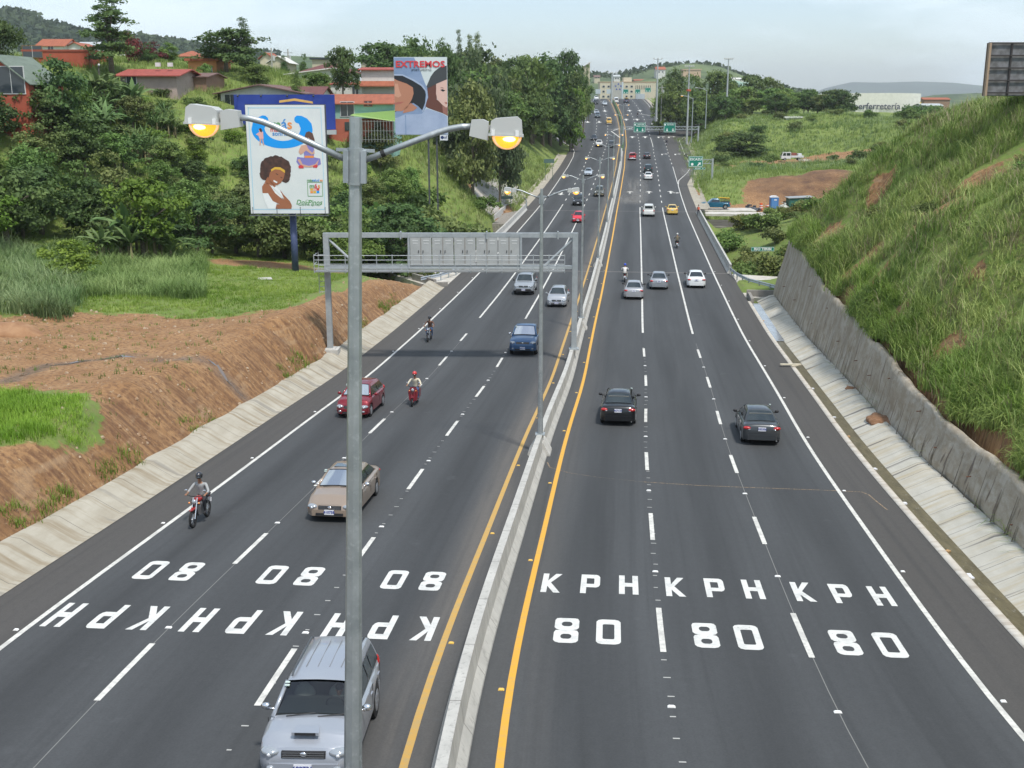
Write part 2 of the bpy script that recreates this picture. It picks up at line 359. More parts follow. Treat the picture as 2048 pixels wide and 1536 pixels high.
# dash stations measured on the photograph
DP = 10.0; D0 = 25.6
edgeLf = interpf([(-20,-UE),(285,-UE),(300,-12.4),(312,-13.6),(326,-16.5),(345,-20)])
line(LN, edgeLf, -20, 345, .15)
line(LN, -(UY+2*LW)-.0, 388, 500, .15) if False else None
line(LN, -UE+LW*.0, 392, 500, .15)
edgeRf = interpf([(-20,UE),(223,UE),(232,12.3),(248,14.6),(262,16.0),(300,16.0),(335,16.2),(350,19),(362,23)])
line(LN, edgeRf, -20, 362, .15)
line(LN, 13.0, 398, 500, .15)
line(LN, UY+3*LW, 226, 262, .12)
line(LN, UY+2*LW, 318, 345, .15)
for u, lo, hi in ((UY+LW, -20, 500), (UY+2*LW, -20, 318), (UY+2*LW, 350, 500), (UY+3*LW, 262, 345), (-UY-LW, -20, 500), (-UY-2*LW, -20, 345), (-UY-2*LW, 345, 500)):
    right = u > 0; s = (25.95 if right else 23.1)-46.5; DP = 9.3 if right else 9.12; b0 = 81.9 if right else 87.0
    while s < hi:
        if s > lo and not (b0-3 < s < BW1): line(LN, u, s, s+3.1, .15, 1.6)
        s += DP
for u in (UY+LW, UY+2*LW, -UY-LW, -UY-2*LW): line(LN, u, 81.9 if u > 0 else 87.0, BW1, .15)
# gore chevrons and ramp marks
for g in ([(1219,259),(1262,254),(1318,251),(1330,253)], [(1222,262),(1240,275)], [(1275,227),(1300,231),(1327,236),(1343,252)], [(1150,217),(1176,222),(1183,228)]): pxline(LN, g, .35)
for i in range(7):
    a = (1226+i*15, 261-i*1.4); pxline(LN, [a, (a[0]+10, a[1]-3)], .5)
for i in range(6): pxline(LN, [(1143.5+i*4.0, 245.5), (1145.8+i*4.0, 245.5)], .9)
for i in range(5): pxline(LN, [(1288+i*4.8, 238.6), (1290.8+i*4.8, 238.7)], .7)
# glyph outlines in a 0..1 box (x right, y up): lists of polygons; holes by strips
def glyph(ch):
    if ch == 'K': return [[(0,0),(.3,0),(.3,1),(0,1)], [(.3,.42),(.46,.52),(1,0),(.66,0),(.3,.34)], [(.3,.42),(.3,.62),(.66,1),(1,1),(.46,.52)]]
    if ch == 'P': return [[(0,0),(.3,0),(.3,1),(0,1)], [(.3,.8),(.68,.8),(.82,1),(.3,1)], [(.68,.8),(.7,.76),(1,.86),(.94,.95),(.82,1)], [(.7,.76),(.7,.52),(1,.46),(1,.86)], [(.7,.52),(.66,.5),(.82,.32),(.94,.37),(1,.46)], [(.3,.5),(.3,.32),(.82,.32),(.66,.5)]]
    if ch == 'H': return [[(0,0),(.3,0),(.3,1),(0,1)], [(.7,0),(1,0),(1,1),(.7,1)], [(.3,.4),(.7,.4),(.7,.6),(.3,.6)]]
    def ring(o, n): return [[o[i], o[(i+1) % len(o)], n[(i+1) % len(n)], n[i]] for i in range(len(o))]
    if ch == '0':
        o = [(.0,.1),(.08,.03),(.24,0),(.76,0),(.92,.03),(1,.1),(1,.9),(.92,.97),(.76,1),(.24,1),(.08,.97),(0,.9)]
        n = [(.26,.24),(.28,.21),(.34,.2),(.66,.2),(.72,.21),(.74,.24),(.74,.76),(.72,.79),(.66,.8),(.34,.8),(.28,.79),(.26,.76)]
        return ring(o, n)
    if ch == '8':
        r = []
        for y0, y1 in ((0, .51), (.51, 1)):
            h = y1-y0; o = [(.0,.2),(.08,.07),(.24,0),(.76,0),(.92,.07),(1,.2),(1,.8),(.94,.96),(.82,1),(.18,1),(.06,.96),(0,.8)]
            n = [(.28,.45),(.32,.36),(.4,.31),(.6,.31),(.68,.36),(.72,.45),(.72,.55),(.68,.64),(.6,.69),(.4,.69),(.32,.64),(.28,.55)]
            r += ring([(a, y0+b*h) for a, b in o], [(a, y0+b*h) for a, b in n])
        return r
def paint_glyph(mb, ch, u, s, wd, ht, flip=False, dz=.007):
    for pl in glyph(ch):
        pts = []
        for a, b in pl:
            if flip: pts.append(P(u-a*wd, s-b*ht, dz))
            else: pts.append(P(u+a*wd, s+b*ht, dz))
        mb.poly(pts)
LET = MB()
def pxg(ch, x0, x1, ytop, ybot, flip=False):
    """letter placed on the road by where it stands on the photograph"""
    sa, ua = roadhit(x0, ybot); sb, ub = roadhit(x1, ybot); sc, uc = roadhit((x0+x1)/2, ytop); sm = (sa+sb)/2
    return ch, min(ua, ub), max(ua, ub), sm, sc
rows = [('K',1081,1117,1150,1185),('P',1161,1195,1153,1187),('H',1240,1277,1156,1189),('K',1336,1371,1157,1193),('P',1418,1450,1159,1195),('H',1497,1535,1161,1198),('K',1600,1634,1166,1203),('P',1680,1714,1170,1207),('H',1762,1802,1175,1212)]
for g in rows:
    c, u0, u1, s0, s1 = pxg(*g); paint_glyph(LET, c, u0, s0, .56, 1.6)
rows = [('8',1106,1155,1243,1286),('0',1193,1241,1245,1289),('8',1394,1443,1250,1296),('0',1482,1532,1254,1300),('8',1683,1740,1263,1311),('0',1775,1831,1268,1316)]
for g in rows:
    c, u0, u1, s0, s1 = pxg(*g); paint_glyph(LET, c, u0, s0, .64, 1.7)
for u0 in (-11.65, -7.92, -4.17):
    for ch, du in (('H', 0), ('P', 1.2), ('K', 2.32)): paint_glyph(LET, ch, u0+du+.56, 27.7, .56, 1.62, flip=True)
for u0 in (-10.85, -7.1, -3.4):
    for ch, du in (('0', 0), ('8', 1.13)): paint_glyph(LET, ch, u0+du+.62, 31.3, .62, 1.6, flip=True)
# lane arrows
def arrow(mb, s, u, kind='up', flip=1, k=1.0):
    def q(pts): mb.poly([P(u+flip*a*k, s+flip*b*k, .007) for a, b in pts])
    if kind == 'up': q([(-.12,0),(.12,0),(.12,1.5),(-.12,1.5)]); q([(-.5,1.5),(.5,1.5),(0,2.6)])
    elif kind == 'right': q([(-.12,0),(.12,0),(.12,2.0),(-.12,2.0)]); q([(.12,1.7),(.6,1.7),(.6,2.0),(.12,2.0)]); q([(.6,1.3),(1.1,1.85),(.6,2.4)])
    elif kind == 'both': q([(-.12,0),(.12,0),(.12,1.9),(-.12,1.9)]); q([(-.45,1.9),(.45,1.9),(0,2.8)]); q([(.12,.8),(.7,.5),(.7,.8),(.12,1.2)]); q([(.7,.2),(1.15,.75),(.7,1.2)])
ARW = MB()
for x, y, kd, fl in [(1260,387,'up',1),(1299,387,'up',1),(1343,387,'both',1),(1123,385,'both',-1),(1162,385,'both',-1),(1325,310,'right',1),(1352,310,'right',1),(1265,276,'up',1),(1291,276,'up',1),(1318,276,'right',1),(1339,276,'right',1),
      (1253,241,'up',1),(1275,241,'up',1),(1260,223,'up',1),(1281,223,'up',1),(1175,242,'up',-1),(1198,242,'up',-1),(1209,220,'up',-1),(1155,241,'up',-1),(1305,249,'right',1)]:
    s, u = roadhit(x, y); arrow(ARW, s, u, kd, fl, 1.5 if y > 300 else 2.1)
for mb, nm, mm in ((LN, 'lane_markings', M_LINE), (YL, 'yellow_line', M_YEL), (YL2, 'dusty_yellow_line', M_YEL2), (LET, 'speed_lettering', mat('letter_paint', (.64, .64, .61), .6, noise=[(3, (.52, .52, .5), .5, .7), (11, (.3, .3, .3), .64, .7)])), (ARW, 'lane_arrows', M_LINE)):
    tag(mb.build(nm, mm), kind='structure')
# thin chalk / crack lines and the two bridge joints
CR = MB()
for u in (UY+2*LW, -UY-2*LW): line(CR, u+.02, -20, 78, .022, dz=.003)
tag(CR.build('pavement_seam', mat('seam', (.2, .2, .19), .8)), kind='structure')
CK = MB()
pts = [(1095,925),(1100,935),(1140,946),(1200,955),(1290,964),(1400,971),(1500,975),(1640,980),(1730,984),(1745,990),(1760,1003),(1782,1020)]
pxline(CK, pts, .05, .005)
tag(CK.build('pavement_crack', mat('crack_sand', (.34, .24, .15), .9, noise=(14, (.12, .1, .08), .45, .55))), kind='structure')
JT = MB()
for y in (115.5, 180.0):
    JT.quad(P(-13.8, y-.12, .005), P(13.6, y-.12, .005), P(13.6, y+.12, .005), P(-13.8, y+.12, .005))
tag(JT.build('bridge_joint', mat('joint_strip', (.2, .19, .175), .8)), kind='structure')
# pale dust fan on the bridge approach
def fan_mat():
    m = bpy.data.materials.new('dust_fan'); m.use_nodes = True; t = m.node_tree; b = t.nodes['Principled BSDF']
    b.inputs['Base Color'].default_value = (.3, .29, .27, 1); b.inputs['Roughness'].default_value = .95
    uv = t.nodes.new('ShaderNodeUVMap').outputs[0]
    sx = t.nodes.new('ShaderNodeSeparateXYZ'); t.links.new(uv, sx.inputs[0])
    e = mathnode(t, 'MULTIPLY', sx.outputs[0], mathnode(t, 'SUBTRACT', 1.0, sx.outputs[0])); e2 = mathnode(t, 'MULTIPLY', sx.outputs[1], mathnode(t, 'SUBTRACT', 1.0, sx.outputs[1]))
    e = mathnode(t, 'MULTIPLY', mathnode(t, 'MULTIPLY', e, e2), 9.0)
    a = mathnode(t, 'MULTIPLY', e, noisenode(t, mapnode(t, uv, (5, 1.5, 1)), 1.5, 5, .3, .7)); t.links.new(a, b.inputs['Alpha'])
    return m
M_FAN = fan_mat()
def dust(name, u0, u1, s0, s1, dz=.012):
    n = 12; V = []; UV = []
    for j in range(n+1):
        for i in range(n+1):
            a, b = i/n, j/n; V.append(tuple(P(u0+(u1-u0)*a, s0+(s1-s0)*b, dz))); UV.append((a, b))
    tag(link(name, grid_mesh(name, np.array(V), n+1, n+1, uv=np.array(UV)), None, M_FAN), kind='structure')
dust('dust_patch', 1.0, 6.6, 188, 240); dust('dust_patch', -.9, 6.2, 190, 205, .016); dust('dust_patch', 12.5, 17.4, 238, 262)
# ---------------------------------------------------------------- terrain
CP = np.array([
 (-17,35,11.6),(-18,55,12.8),(-18,70,13.6),(-18,85,14.3),(-17,98,15.0),(-30,50,11.9),(-30,70,12.9),(-25,90,14.0),(-20,108,15.2),(-38,70,12.4),(-35,95,13.6),(-45,50,11.5),(-60,60,11),(-60,80,10.6),(-30,30,11.2),(-60,30,10),(-25,5,9.5),(-60,0,8),(-150,0,2),(-150,60,4),(-120,90,7),
 (-7,118,21),(-5,140,26),(8,130,28),(12,150,28),(-15,120,18.5),(-30,120,15.5),(-45,112,11.5),(-100,112,2),(-58,110,4.5),(-60,132,-.5),(-45,132,4.2),(-35,138,8),(-15,145,17),(-62,148,-2.0),(-110,150,-4),(-45,158,-1.5),(-30,158,2.9),(-48,150,-1.5),(-55,118,.6),(-63,160,-4.6),(-66,200,-5.5),(-35,156,2.2),(-28,190,-1.3),(-36,206,-2.2),(-20.5,178,1.6),(-22.5,178,.6),(-24,167,3.3),(-46,204,-6),(-82,262,-10),(-20.5,153,5.0),(-22,140,8.6),(-14,140,12.5),(-8,160,12.5),(-12,166,7.6),(-4,168,16),(-10,190,10.5),(-2,182,17.5),(2,182,18.5),
 (-6,200,10.5),(2,205,12.5),(-4,220,8.8),(2,235,9.4),(8,260,9),(-20,215,3.0),(-30,200,3.5),(10,300,6.5),(0,300,3),(14,340,5.5),(5,350,1),(22,400,2.4),(26,430,.5),(-30,250,-.5),(-120,200,-4),(-60,260,-4),(-120,300,-6),(-250,200,-5),(-250,100,1),(-20,320,-1),(0,420,-3),(-100,450,-5),(20,470,-2),(-200,600,-8),(-60,600,-3),(-300,350,-9),
 (35,85,-.6),(35,60,-2.2),(34,40,-4),(33,20,-5),(33,0,-5),(33,-30,-5),(60,30,-8),(60,60,-5),(60,85,-2),(60,100,2),(90,80,-4),(35,95,3.2),(32,99,6.5),(27,102,13),(30,108,15.5),(45,105,4),(45,120,9),(60,120,6),(90,130,4),(40,112,11),
 (25,111,17.7),(30,113,17.5),(27,120,19),(30,135,22),(30,150,22),(22,140,26),(25,155,24),(38,150,17.5),(45,165,16.5),(60,150,11),(60,175,14.5),
 (33,188,19.4),(40,190,19.3),(45,194,19.2),(55,194,19.1),(62,192,18.5),(50,209,14.3),(58,208,14.0),(66,204,13.5),(44,211,14.8),(52,200,18.6),(60,199,18.2),(38,222,15.4),(36,232,15.6),(50,235,14.6),(68,275,15.1),(50,260,15),(80,250,13.6),(42,262,15.0),(75,225,12.8),(90,215,11),
 (60,290,13.4),(60,318,6.2),(90,320,4.6),(60,345,5.6),(90,350,5.4),(108,350,6.2),(108,325,6.4),(125,400,7),(140,330,6),(50,325,9),(120,300,6),(120,250,7),(170,350,4),(46,272,14.6),(49,300,12.8),(51,330,10.6),(52,360,8.6),(60,395,5.6),(58,430,4),(60,460,1.2),(90,420,2.6),(150,450,6),(75,480,0),
 (30,560,8),(60,560,8),(0,560,2),(110,600,9),(300,500,4),(300,250,4),(300,100,0),(300,0,-4),(-300,-30,0),(-300,0,0)], float)
def rbf_fit(p, v):
    d = np.sqrt(((p[:,None]-p[None])**2).sum(-1)); n = len(p); A = np.zeros((n+3, n+3)); A[:n,:n] = -d+np.eye(n)*.6; A[:n,n] = 1; A[:n,n+1:] = p/100; A[n,:n] = 1; A[n+1:,:n] = p.T/100
    return np.linalg.solve(A, np.concatenate([v, np.zeros(3)]))
RW = rbf_fit(CP[:,:2], CP[:,2])
def Ffield(X, Y):
    q = np.stack([np.ravel(X), np.ravel(Y)], 1); out = np.empty(len(q)); n = len(CP)
    for i in range(0, len(q), 20000):
        s_ = q[i:i+20000]; d = np.sqrt(((s_[:,None]-CP[None,:,:2])**2).sum(-1)); out[i:i+20000] = -d@RW[:n]+RW[n]+(s_/100)@RW[n+1:]
    return CZ-out.reshape(np.shape(X))
def vnoise(x, y, s, seed=0):
    r = np.random.default_rng(seed); T = r.random((256, 256)); x = np.asarray(x)/s+1000.5; y = np.asarray(y)/s+1000.5
    xi, yi = np.floor(x).astype(int), np.floor(y).astype(int); fx, fy = x-xi, y-yi; fx = fx*fx*(3-2*fx); fy = fy*fy*(3-2*fy)
    g = lambda a, b: T[a % 256, b % 256]
    return (g(xi, yi)*(1-fx)+g(xi+1, yi)*fx)*(1-fy)+(g(xi, yi+1)*(1-fx)+g(xi+1, yi+1)*fx)*fy
HW = interpf([(-40,1.5),(30,1.55),(46,1.9),(53,2.4),(65,3.1),(75,3.6),(90,4.6),(100,5.2)])
def ssn(x, a, b): t_ = np.clip((x-a)/(b-a), 0, 1); return t_*t_*(3-2*t_)
def terrain(u, Y):
    """world z of the ground for road-frame offset u and station Y (arrays)"""
    u = np.asarray(u, float); Y = np.asarray(Y, float); t_ = th(Y)
    X = xc(Y)+u*np.cos(t_); Yw = Y-np.clip(u, -60, 60)*np.sin(t_)
    F = Ffield(X, Yw); z = zr(Y); eL = np.interp(Y, ys_e, eL_e); eR = np.interp(Y, ys_e, eR_e)
    d = np.where(u < 0, eL-u, u-eR); near = Y < 103
    hw = np.interp(Y, [-40,30,46,53,65,75,90,100], [1.5,1.55,1.9,2.4,3.1,3.6,4.6,5.2])
    n1 = vnoise(X, Yw, 2.2, 1)-.5; n2 = vnoise(X, Yw, .8, 2)-.5; n3 = vnoise(X, Yw, 9, 3)-.5; n4 = vnoise(X, Yw, 4.2, 4)-.5
    # bank limits
    bL = np.where(d < 1.25, -.35+.5*d, .27+(d-1.25)*(1.25+.5*n3)+n1*.35)
    gul = np.clip(1-np.abs(Yw-(66.5+.3*(u+15)))/1.6, 0, 1)*(d > 1)*(d < 7); bL = bL-gul*1.4
    bR = np.where(d < 3.3, -.35, .45+hw+(d-3.3)*(1.08+.5*n3)+n1*.5+n4*np.clip(d-3.3,0,3)*.55)
    farb = np.where(d < 2.4, -.1+.1*d, .14+(d-2.4)*.85)
    b = np.where(u < 0, np.where(near, bL, farb), np.where(near, bR, np.where(Y < 190, .3+np.clip(d-5, 0, None)*.8, farb*.9)))
    b = np.where((u < 0) & (Y > 103) & (Y < 180), .2+np.clip(d-3, 0, None)*.9, b)
    Z = np.minimum(F, z+b)
    soft = np.where((near) & (d > 1.5), -.22*np.exp(-((F-(z+b))/.7)**2), 0); Z = Z+soft
    inb = (Y > 117) & (Y < 178)
    lo = z-.35-np.clip(d, 0, 50)*.75
    Z = np.where(inb, np.minimum(Z, np.where(np.abs(u) < 17, z-2.2, Z)), np.maximum(Z, lo))
    Z = np.where((d < 0), np.where(inb, np.minimum(F, z-3.5), z-.35), Z)
    rough = np.clip(d-1.2, 0, 1)*np.where(near & (u > 0) & (d < 3.4), 0, 1)
    n5 = vnoise(X, Yw, 14, 6)-.5; Z = Z+rough*(n1*.22+n2*.07+n3*np.where(np.abs(d) > 20, 1.3, .25)+np.where((u > 0) & near, np.clip(d-4, 0, 6)/6*(n5*2.4+n4*1.0), 0))
    return X, Yw, Z
ys_e = np.arange(-30, 521, 2.0); eL_e = np.array([EDGE_L(y) for y in ys_e]); eR_e = np.array([EDGE_R(y) for y in ys_e])
ua = np.concatenate([np.arange(13, 30, .45), np.arange(30, 60, 1.1), np.arange(60, 120, 3), np.arange(120, 330, 9)])
U = np.concatenate([-ua[::-1], np.arange(-12, 13, 4), ua]); YT = np.concatenate([np.arange(-30, 125, .8), np.arange(125, 300, 1.6), np.arange(300, 620, 4)])
GU, GY = np.meshgrid(U, YT); TX, TY, TZ = terrain(GU, GY)
d_r = np.where(GU < 0, -GU-13.9, GU-13.75)
# soil mask (bare earth) by place
def blob(x0, y0, rx, ry): return np.clip(1.6-((TX-x0)/rx)**2-((TY-y0)/ry)**2, 0, 1)
soil = np.zeros_like(TX)
cutL = (GU < 0) & (GY < 106) & (d_r < 4.2+.0*TX); soil[cutL] = 1
plat = (GU < 0) & (GY < 100); 
pn = vnoise(TX, TY, 7, 11)*.6+vnoise(TX, TY, 2.5, 12)*.4
# the brown yard: between stations ~40 and 72, out to the grass belt
yard = np.clip(1.3-np.abs((GY-(56+.22*(GU+18)))/13.5)**2, 0, 1)*(plat)*ssn(-GU, 12, 15)
soil = np.maximum(soil, np.clip(yard*1.6+(pn-.5)*.9, 0, 1)*(yard > .02))
grassp = blob(-21.5, 41.0, 5.2, 5.0)*(GU < -16.3)*(GY < 47.5); soil = soil*(1-np.clip(grassp*2.2+(pn-.5)*3.2-.35, 0, 1)*(grassp > 0))
soil = np.maximum(soil, np.clip(blob(-21, 103, 7, 3.5)+(pn-.6), 0, 1)*(GU < 0)*.8*(blob(-21, 103, 7, 3.5) > 0))
far = (GY > 180)
soil = np.maximum(soil, np.clip(blob(56, 203, 13, 9)*1.6+(pn-.6)*2.2, 0, 1)*(blob(56, 203, 14, 10) > 0)*(GU > 18)*far); soil = np.maximum(soil, blob(44, 194, 14, 5)); soil = np.maximum(soil, blob(74, 272, 20, 6)); soil = np.maximum(soil, blob(48, 258, 3, 7))
soil = np.maximum(soil, blob(-3, 178, 4, 9)*(GU < 0)); soil = np.maximum(soil, blob(8, 212, 3, 8)*(GU < 0)*(d_r > 0)*(pn > .3)); soil = np.maximum(soil, ((GU > 0) & (GY < 100) & (d_r > 3.2) & (d_r < 3.9))*.8)
soil = np.maximum(soil, np.clip((vnoise(TX, TY, 5, 21)-.77)*9, 0, 1)*(GU > 0)*(GY < 100)); soil = np.maximum(soil, blob(32, 214, 2.5, 14)*(GU > 13)*far); soil = np.maximum(soil, blob(50, 372, 30, 7)*.7*(GU > 13))
BARE = [(1700,548,2.0),(1735,520,1.6),(1790,640,1.6),(1862,432,3.0),(1835,450,2.4),(1905,700,1.4),(1960,560,1.2),(1690,600,1.5),(1760,385,1.6),(1990,905,1.0),(1660,470,1.6)]
_bw = []
def terrain_mat():
    m = bpy.data.materials.new('ground_soil_grass'); m.use_nodes = True; t = m.node_tree; b = t.nodes['Principled BSDF']
    co = t.nodes.new('ShaderNodeTexCoord').outputs['Object']; a = t.nodes.new('ShaderNodeAttribute'); a.attribute_name = 'soil'
    wt = t.nodes.new('ShaderNodeAttribute'); wt.attribute_name = 'wet'
    g = mixnode(t, noisenode(t, co, .35, 6, .3, .7), (.10, .17, .028), (.19, .25, .05)); g = mixnode(t, noisenode(t, co, 2.5, 4, .45, .75), g, (.16, .15, .06))
    s = mixnode(t, noisenode(t, mapnode(t, co, (1, 1, 1)), .5, 8, .3, .68), (.25, .128, .05), (.355, .208, .098)); s = mixnode(t, noisenode(t, mapnode(t, co, (3, 3, .25)), 1.6, 4, .46, .66), s, (.15, .075, .036))
    s = mixnode(t, noisenode(t, co, 6, 3, .62, .75), s, (.42, .31, .19))
    dka = t.nodes.new('ShaderNodeAttribute'); dka.attribute_name = 'dk'; s = mixnode(t, mathnode(t, 'MULTIPLY', dka.outputs['Fac'], mathnode(t, 'MULTIPLY_ADD', noisenode(t, co, .35, 5, .35, .65), .6, .3)), s, (.085, .045, .028))
    gn = t.nodes.new('ShaderNodeNewGeometry'); sn = t.nodes.new('ShaderNodeSeparateXYZ'); t.links.new(gn.outputs['True Normal'], sn.inputs[0]); stp = t.nodes.new('ShaderNodeMapRange'); stp.inputs[1].default_value = .93; stp.inputs[2].default_value = .75; t.links.new(sn.outputs[2], stp.inputs[0])
    rill = noisenode(t, mapnode(t, co, (.22, 2.8, .22)), 1.0, 6, .42, .66); s = mixnode(t, mathnode(t, 'MULTIPLY', mathnode(t, 'MULTIPLY', rill, stp.outputs[0]), .85), s, (.13, .062, .03)); s = mixnode(t, mathnode(t, 'MULTIPLY', noisenode(t, mapnode(t, co, (.5, .5, 2.2)), .8, 3, .56, .68), mathnode(t, 'MULTIPLY', stp.outputs[0], .3)), s, (.46, .33, .2))
    f = mathnode(t, 'ADD', a.outputs['Fac'], mathnode(t, 'MULTIPLY', mathnode(t, 'SUBTRACT', noisenode(t, co, 1.3, 6, 0, 1, .7), .5), 1.5))
    mr = t.nodes.new('ShaderNodeMapRange'); mr.inputs[1].default_value = .42; mr.inputs[2].default_value = .58; t.links.new(f, mr.inputs[0])
    c = mixnode(t, mr.outputs[0], g, s); c = mixnode(t, mathnode(t, 'MULTIPLY', wt.outputs['Fac'], .65), c, (.11, .075, .05)); t.links.new(c, b.inputs['Base Color'])
    t.links.new(mathnode(t, 'MULTIPLY_ADD', wt.outputs['Fac'], -.75, .95), b.inputs['Roughness'])
    n = t.nodes.new('ShaderNodeTexNoise'); n.inputs['Scale'].default_value = 1.6; n.inputs['Detail'].default_value = 9; n.inputs['Roughness'].default_value = .65; t.links.new(mapnode(t, co, (1.6, 1.6, .5)), n.inputs['Vector'])
    bp = t.nodes.new('ShaderNodeBump'); bp.inputs['Strength'].default_value = .5; bp.inputs['Distance'].default_value = .3; t.links.new(n.outputs['Fac'], bp.inputs['Height']); t.links.new(bp.outputs[0], b.inputs['Normal'])
    return m
# water trickles on the yard
def polydist(px, py, pts):
    best = np.full(px.shape, 1e9)
    for (x0, y0), (x1, y1) in zip(pts[:-1], pts[1:]):
        dx, dy = x1-x0, y1-y0; tt = np.clip(((px-x0)*dx+(py-y0)*dy)/(dx*dx+dy*dy), 0, 1); best = np.minimum(best, np.hypot(px-x0-tt*dx, py-y0-tt*dy))
    return best
def ground_hit(px, py, y0=15, y1=400):
    """first point where the ray of a photo position meets the terrain"""
    d = ray(px, py); yy = np.arange(y0, y1, .5); xx = d[0]/d[1]*yy; zz = CZ+d[2]/d[1]*yy; g = zz-tz(xx, yy); i = int(np.argmax(g < 0))
    return Vector((xx[i], yy[i], zz[i]))
def inv(X, Y):
    X = np.asarray(X, float); Y = np.asarray(Y, float); s_ = Y.copy(); 
    for _ in range(4):
        t_ = th(s_); u = (X-xc(s_))/np.cos(t_); s_ = Y+np.clip(u, -60, 60)*np.sin(t_)
    return u, s_
def tz(X, Y):
    u, s_ = inv(X, Y); return terrain(u, s_)[2]
for bx, by, br in BARE: p_ = ground_hit(bx, by, 30, 120); _bw.append((p_.x, p_.y, br*.55))
def bare_at(X, Y):
    m_ = np.zeros(np.shape(X)); nn_ = vnoise(X, Y, 1.6, 77)
    for bx, by, br in _bw: m_ = np.maximum(m_, np.clip(1.9-np.hypot((X-bx)/br, (Y-by)/(br*1.9))-nn_*1.3, 0, 1))
    return m_
soil = np.maximum(soil, bare_at(TX, TY)*1.3); dkm = np.clip(blob(57, 209, 11, 9)*1.5+(pn-.5)*2, 0, 1)*(blob(57, 209, 13, 10) > 0)*(GU > 18)*far
wpts = [(30,760),(60,742),(90,730),(140,727),(190,720),(240,714),(300,719),(330,722),(370,718),(415,718),(432,730),(455,765),(490,808)]
wp = [tuple(ground_hit(*q)[:2]) for q in wpts]
wp2 = [tuple(ground_hit(*q)[:2]) for q in [(0,765),(40,752),(75,742),(95,728)]]
dd = np.minimum(polydist(TX, TY, wp), polydist(TX, TY, wp2)); wet = np.clip(1.2-dd/.42, 0, 1)
M_TER = terrain_mat()
gm = grid_mesh('ground', np.stack([TX, TY, TZ-.05*wet], -1).reshape(-1, 3), len(U), len(YT), attrs={'soil': soil.ravel(), 'wet': wet.ravel(), 'dk': dkm.ravel()})
tag(link('ground', gm, None, M_TER), kind='structure')
# shallow rivulets of water
M_WAT = mat('puddle_water', (.17, .15, .14), .06, spec=.6)
wb = MB()
for path in (wp, wp2):
    for (x0, y0), (x1, y1) in zip(path[:-1], path[1:]):
        n = max(1, int(math.hypot(x1-x0, y1-y0)/.4)); nx, ny = -(y1-y0), (x1-x0); l_ = math.hypot(nx, ny); nx /= l_; ny /= l_
        for i in range(n):
            pa = (x0+(x1-x0)*i/n, y0+(y1-y0)*i/n); pb = (x0+(x1-x0)*(i+1)/n, y0+(y1-y0)*(i+1)/n)
            wa = max(0, .3*float(vnoise(pa[0], pa[1], 1.1, 5))-.13); wc = max(0, .3*float(vnoise(pb[0], pb[1], 1.1, 5))-.13)
            za, zb_ = float(tz(*pa))-.015, float(tz(*pb))-.015
            wb.quad((pa[0]-nx*wa, pa[1]-ny*wa, za), (pa[0]+nx*wa, pa[1]+ny*wa, za), (pb[0]+nx*wc, pb[1]+ny*wc, zb_), (pb[0]-nx*wc, pb[1]-ny*wc, zb_))
tag(wb.build('puddle', M_WAT, smooth=True), kind='structure')
# far ground out to the horizon
fg = MB(); fg.quad((-9000, 480, -4), (9000, 480, -4), (9000, 15000, -30), (-9000, 15000, -30))
tag(fg.build('far_ground', mat('far_land', (.07, .11, .035), .95, noise=(.01, (.13, .15, .07), .4, .6), coord='Object')), kind='structure')
# ---------------------------------------------------------------- concrete linings, ditch, retaining wall
def uvstrip(name, cols, s0, s1, m, ds=1.0, jit=0.0, kind='structure', seed=3):
    """cols: list of (u, dz) callables or numbers across; UV = (u, station)"""
    ys = np.arange(s0, s1+1e-6, (s1-s0)/max(1, round((s1-s0)/ds))); V = []; UV = []
    acc = 0; r = np.random.default_rng(seed)
    for y in ys:
        for i, (u, z) in enumerate(cols):
            u_ = u(y) if callable(u) else u; z_ = z(y) if callable(z) else z
            if jit and i == len(cols)-1: j = (float(vnoise(y, 0, 1.7, seed))-.5)*jit; u_ += j*(1 if u_ > 0 else -1); z_ += abs(j)*.25
            V.append(tuple(P(u_, y, z_))); UV.append((u_, y))
    o = link(name, grid_mesh(name, np.array(V), len(cols), len(ys), uv=np.array(UV), smooth=False), None, m)
    if kind: o['kind'] = kind
    return o
tag(uvstrip('drain_lining', [(-13.80,.015),(-13.95,.045),(-14.05,.05),(-14.55,.33),(-15.0,.60),(-15.3,.64)], 0, 103.0, M_LIN, .8, .3, None), 'pale concrete slope lining along the left shoulder under the brown bank', 'slope lining')
uvstrip('kerb', [(13.70,.012),(13.72,.05),(13.95,.06),(14.02,-.06)], 0, 98, M_KERB, .6, .06)
tag(uvstrip('drain_lining', [(14.60,-.09),(14.75,-.02),(15.15,.18),(15.6,.42),(16.0,.5)], 0, 99, M_LINR, .6, .12, None, 5), 'white ribbed concrete slope lining between the ditch and the retaining wall', 'slope lining')
